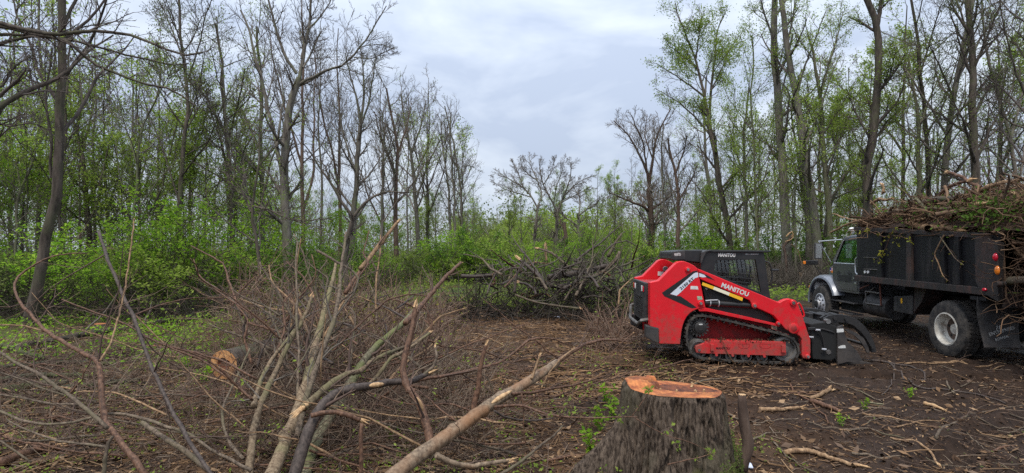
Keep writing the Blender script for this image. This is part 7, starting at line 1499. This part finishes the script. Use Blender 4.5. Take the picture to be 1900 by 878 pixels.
litter('twig_litter', 24000, (-11, 12, 3.6, 17), 82, 'twig_mix', 'fine twigs littering the ground', (.06, .42), (.0018, .0055), left)
litter('leaf_duff', 9000, (-11, 4, 3.6, 15), 88, 'mulch', 'tan splinters and stalks in the litter', (.05, .35), (.003, .009), left)
litter('mulch_strips', 15000, (-5, 4, 7.5, 16), 87, 'mulch', 'tan shredded mulch on the cleared ground', (.10, .55), (.006, .016), lambda x, y, r: r.random(len(x)) < np.clip(1-np.abs(x-.6-.04*y)/3.6, .1, 1))
litter('bark_strips', 6000, (-11, 12, 3.6, 20), 83, 'chip', 'shredded bark strips on the ground', (.08, .5), (.004, .011), left)
chips('wood_chips', 46000, (-11, 12, 3.6, 20), 84, 'chip', 'wood chips and bark bits strewn on the ground', (.015, .13), left)
chips('dirt_clods', 26000, (1.2, 12, 3.6, 16), 85, 'chip_dark', 'dark clods and bits on the churned mud', (.015, .10))
chips('pale_chips', 3600, (-9, 12, 3.6, 15), 86, 'torn_wood', 'pale fresh chips on the mud', (.01, .05))
def cover(name, n, box, seed, m_, label, size, keep, tall=.10):
    x, y, z_, rng = ground_pts(n, *box, seed, keep); g = Geo(); k_ = len(x); g.leaves(np.c_[x, y, z_+rng.random(k_)**1.5*tall], size, rng, .8); tag(link(name, g.mesh(name, m_, False)), label, 'ground cover', kind='stuff')
cl = lambda x, y, f, t, s_: vnoise(x*f+9, y*f, None, s_) > t
cover('ground_plants', 52000, (-16, -3.0, 8.8, 18), 91, 'leaf_bright', 'bright green low plants covering the left ground', .075, lambda x, y, r: cl(x, y, .8, .42, 3) & (r.random(len(x)) < np.clip((y-9)/3.5, .05, 1)), .22)
cover('seedling_leaves', 30000, (-7, 2.6, 3.7, 12), 92, 'leaf_spring', 'scattered seedlings among the litter', .034, lambda x, y, r: cl(x, y, 2.2, .60, 5), .10)
cover('stump_weeds', 5000, (-.2, 1.25, 4.2, 6.2), 93, 'leaf_bright', 'fresh green weeds left of the big stump', .042, lambda x, y, r: np.exp(-(((x-.80)/.20)**2+((y-5.35)/.5)**2)) > r.random(len(x)), .16)
cover('mud_sprouts', 3500, (1.4, 10, 3.8, 9), 94, 'leaf_olive', 'sparse sprouts on the mud', .028, lambda x, y, r: cl(x, y, 3.1, .76, 6), .04)
cover('far_plants', 42000, (-30, 40, 17.5, 42), 95, 'leaf_spring', 'green plants on the forest floor beyond the clearing', .13, lambda x, y, r: cl(x, y, .5, .45, 8), .35)
chips('sawdust', 2600, (-.1, 2.1, 3.9, 6.4), 97, 'sawdust', 'orange sawdust and chips round the big stump', (.01, .05), lambda x, y, r: r.random(len(x)) < np.exp(-((np.hypot(x-SX+.35, y-SY+.15)-.62)/.22)**2)*np.clip(1.2-(x-SX+.9), .1, 1))
# weeds one can tell apart
def weed(seed):
    rng = np.random.default_rng(seed); g = Geo(); g2 = Geo()
    for i in range(5):
        d = nrm(np.array([rng.normal()*.4, rng.normal()*.4, 1])); P = np.array([d*.20*t for t in np.linspace(0, 1, 5)])+rng.normal(size=(5, 3))*.006; P[0] = 0; g.tubes(P, np.linspace(.003, .0012, 5), 4); c = P[rng.integers(1, 5, 14)]; g2.leaves(c, .05, rng, .6)
    r = empty('weed', (0, 0, 0), 0, '', 'weed'); return r, [link('stem', g.mesh('stem', 'leaf_olive'), r), link('leaf_spray', g2.mesh('leaf_spray', 'leaf_bright', False), r)]
W0 = weed(5); first = True
for i, (px_, py_, lb) in enumerate(((1135, 770, 'green weed nearest the left side of the stump'), (1110, 795, 'green weed left of the stump root'), (1125, 748, 'green weed behind the stump root'), (1095, 838, 'low green weed at the tip of the stump root'), (345, 690, 'glossy weed left of the log end'), (380, 712, 'glossy weed below the log end'), (290, 640, 'weed clump at the tiny orange stub'), (725, 815, 'small weed under the smooth limb'), (1690, 735, 'lone sprout on the mud right of the sticks'), (1605, 760, 'lone sprout in the middle of the mud'), (560, 812, 'yellow green sprout among the cut stems'), (1560, 790, 'sprout below the forked stick'))):
    p = on_ground(px_, py_); p[2] = float(gh(p[0], p[1])); sc = 1.1 if i < 7 else .6
    if first: W0[0].location = p; W0[0].scale = (sc,)*3; W0[0]['label'] = lb; W0[0]['group'] = 'weeds'; first = False
    else: copy_tree(W0[0], W0[1], p, i*1.3, sc, lb, 'weeds')
# scraps
p = on_ground(1392, 868); b = B(); b.loft([[(.0, -.03, .02), (.05, -.028, .015), (.055, .03, .03), (0, .034, .04)], [(.002, -.022, .035), (.044, -.02, .03), (.048, .025, .047), (.004, .028, .055)]]); o = b.build('plastic_scrap', 'litter_white', None, .008, True); o.location = (p[0]-.03, p[1], float(gh(p[0], p[1]))+.0); tag(o, 'bluish white plastic scrap lying at the foot of the stub', 'litter')
p = on_ground(1027, 593); b = B(); b.prism([(0, 0), (.16, .01), (.20, .05), (.05, .06)], 0, .09); o = b.build('paper_scrap', 'litter_white', None, .008, True); o.location = (p[0], p[1], float(gh(p[0], p[1]))+.0); tag(o, 'white scrap lying far off on the cleared ground', 'litter')
# drop any grown pattern that found no place
for grp in list(PR.values())+[SH]:
    for r_, ch in grp:
        if not r_.get('label'):
            for c in ch: bpy.data.objects.remove(c)
            bpy.data.objects.remove(r_)
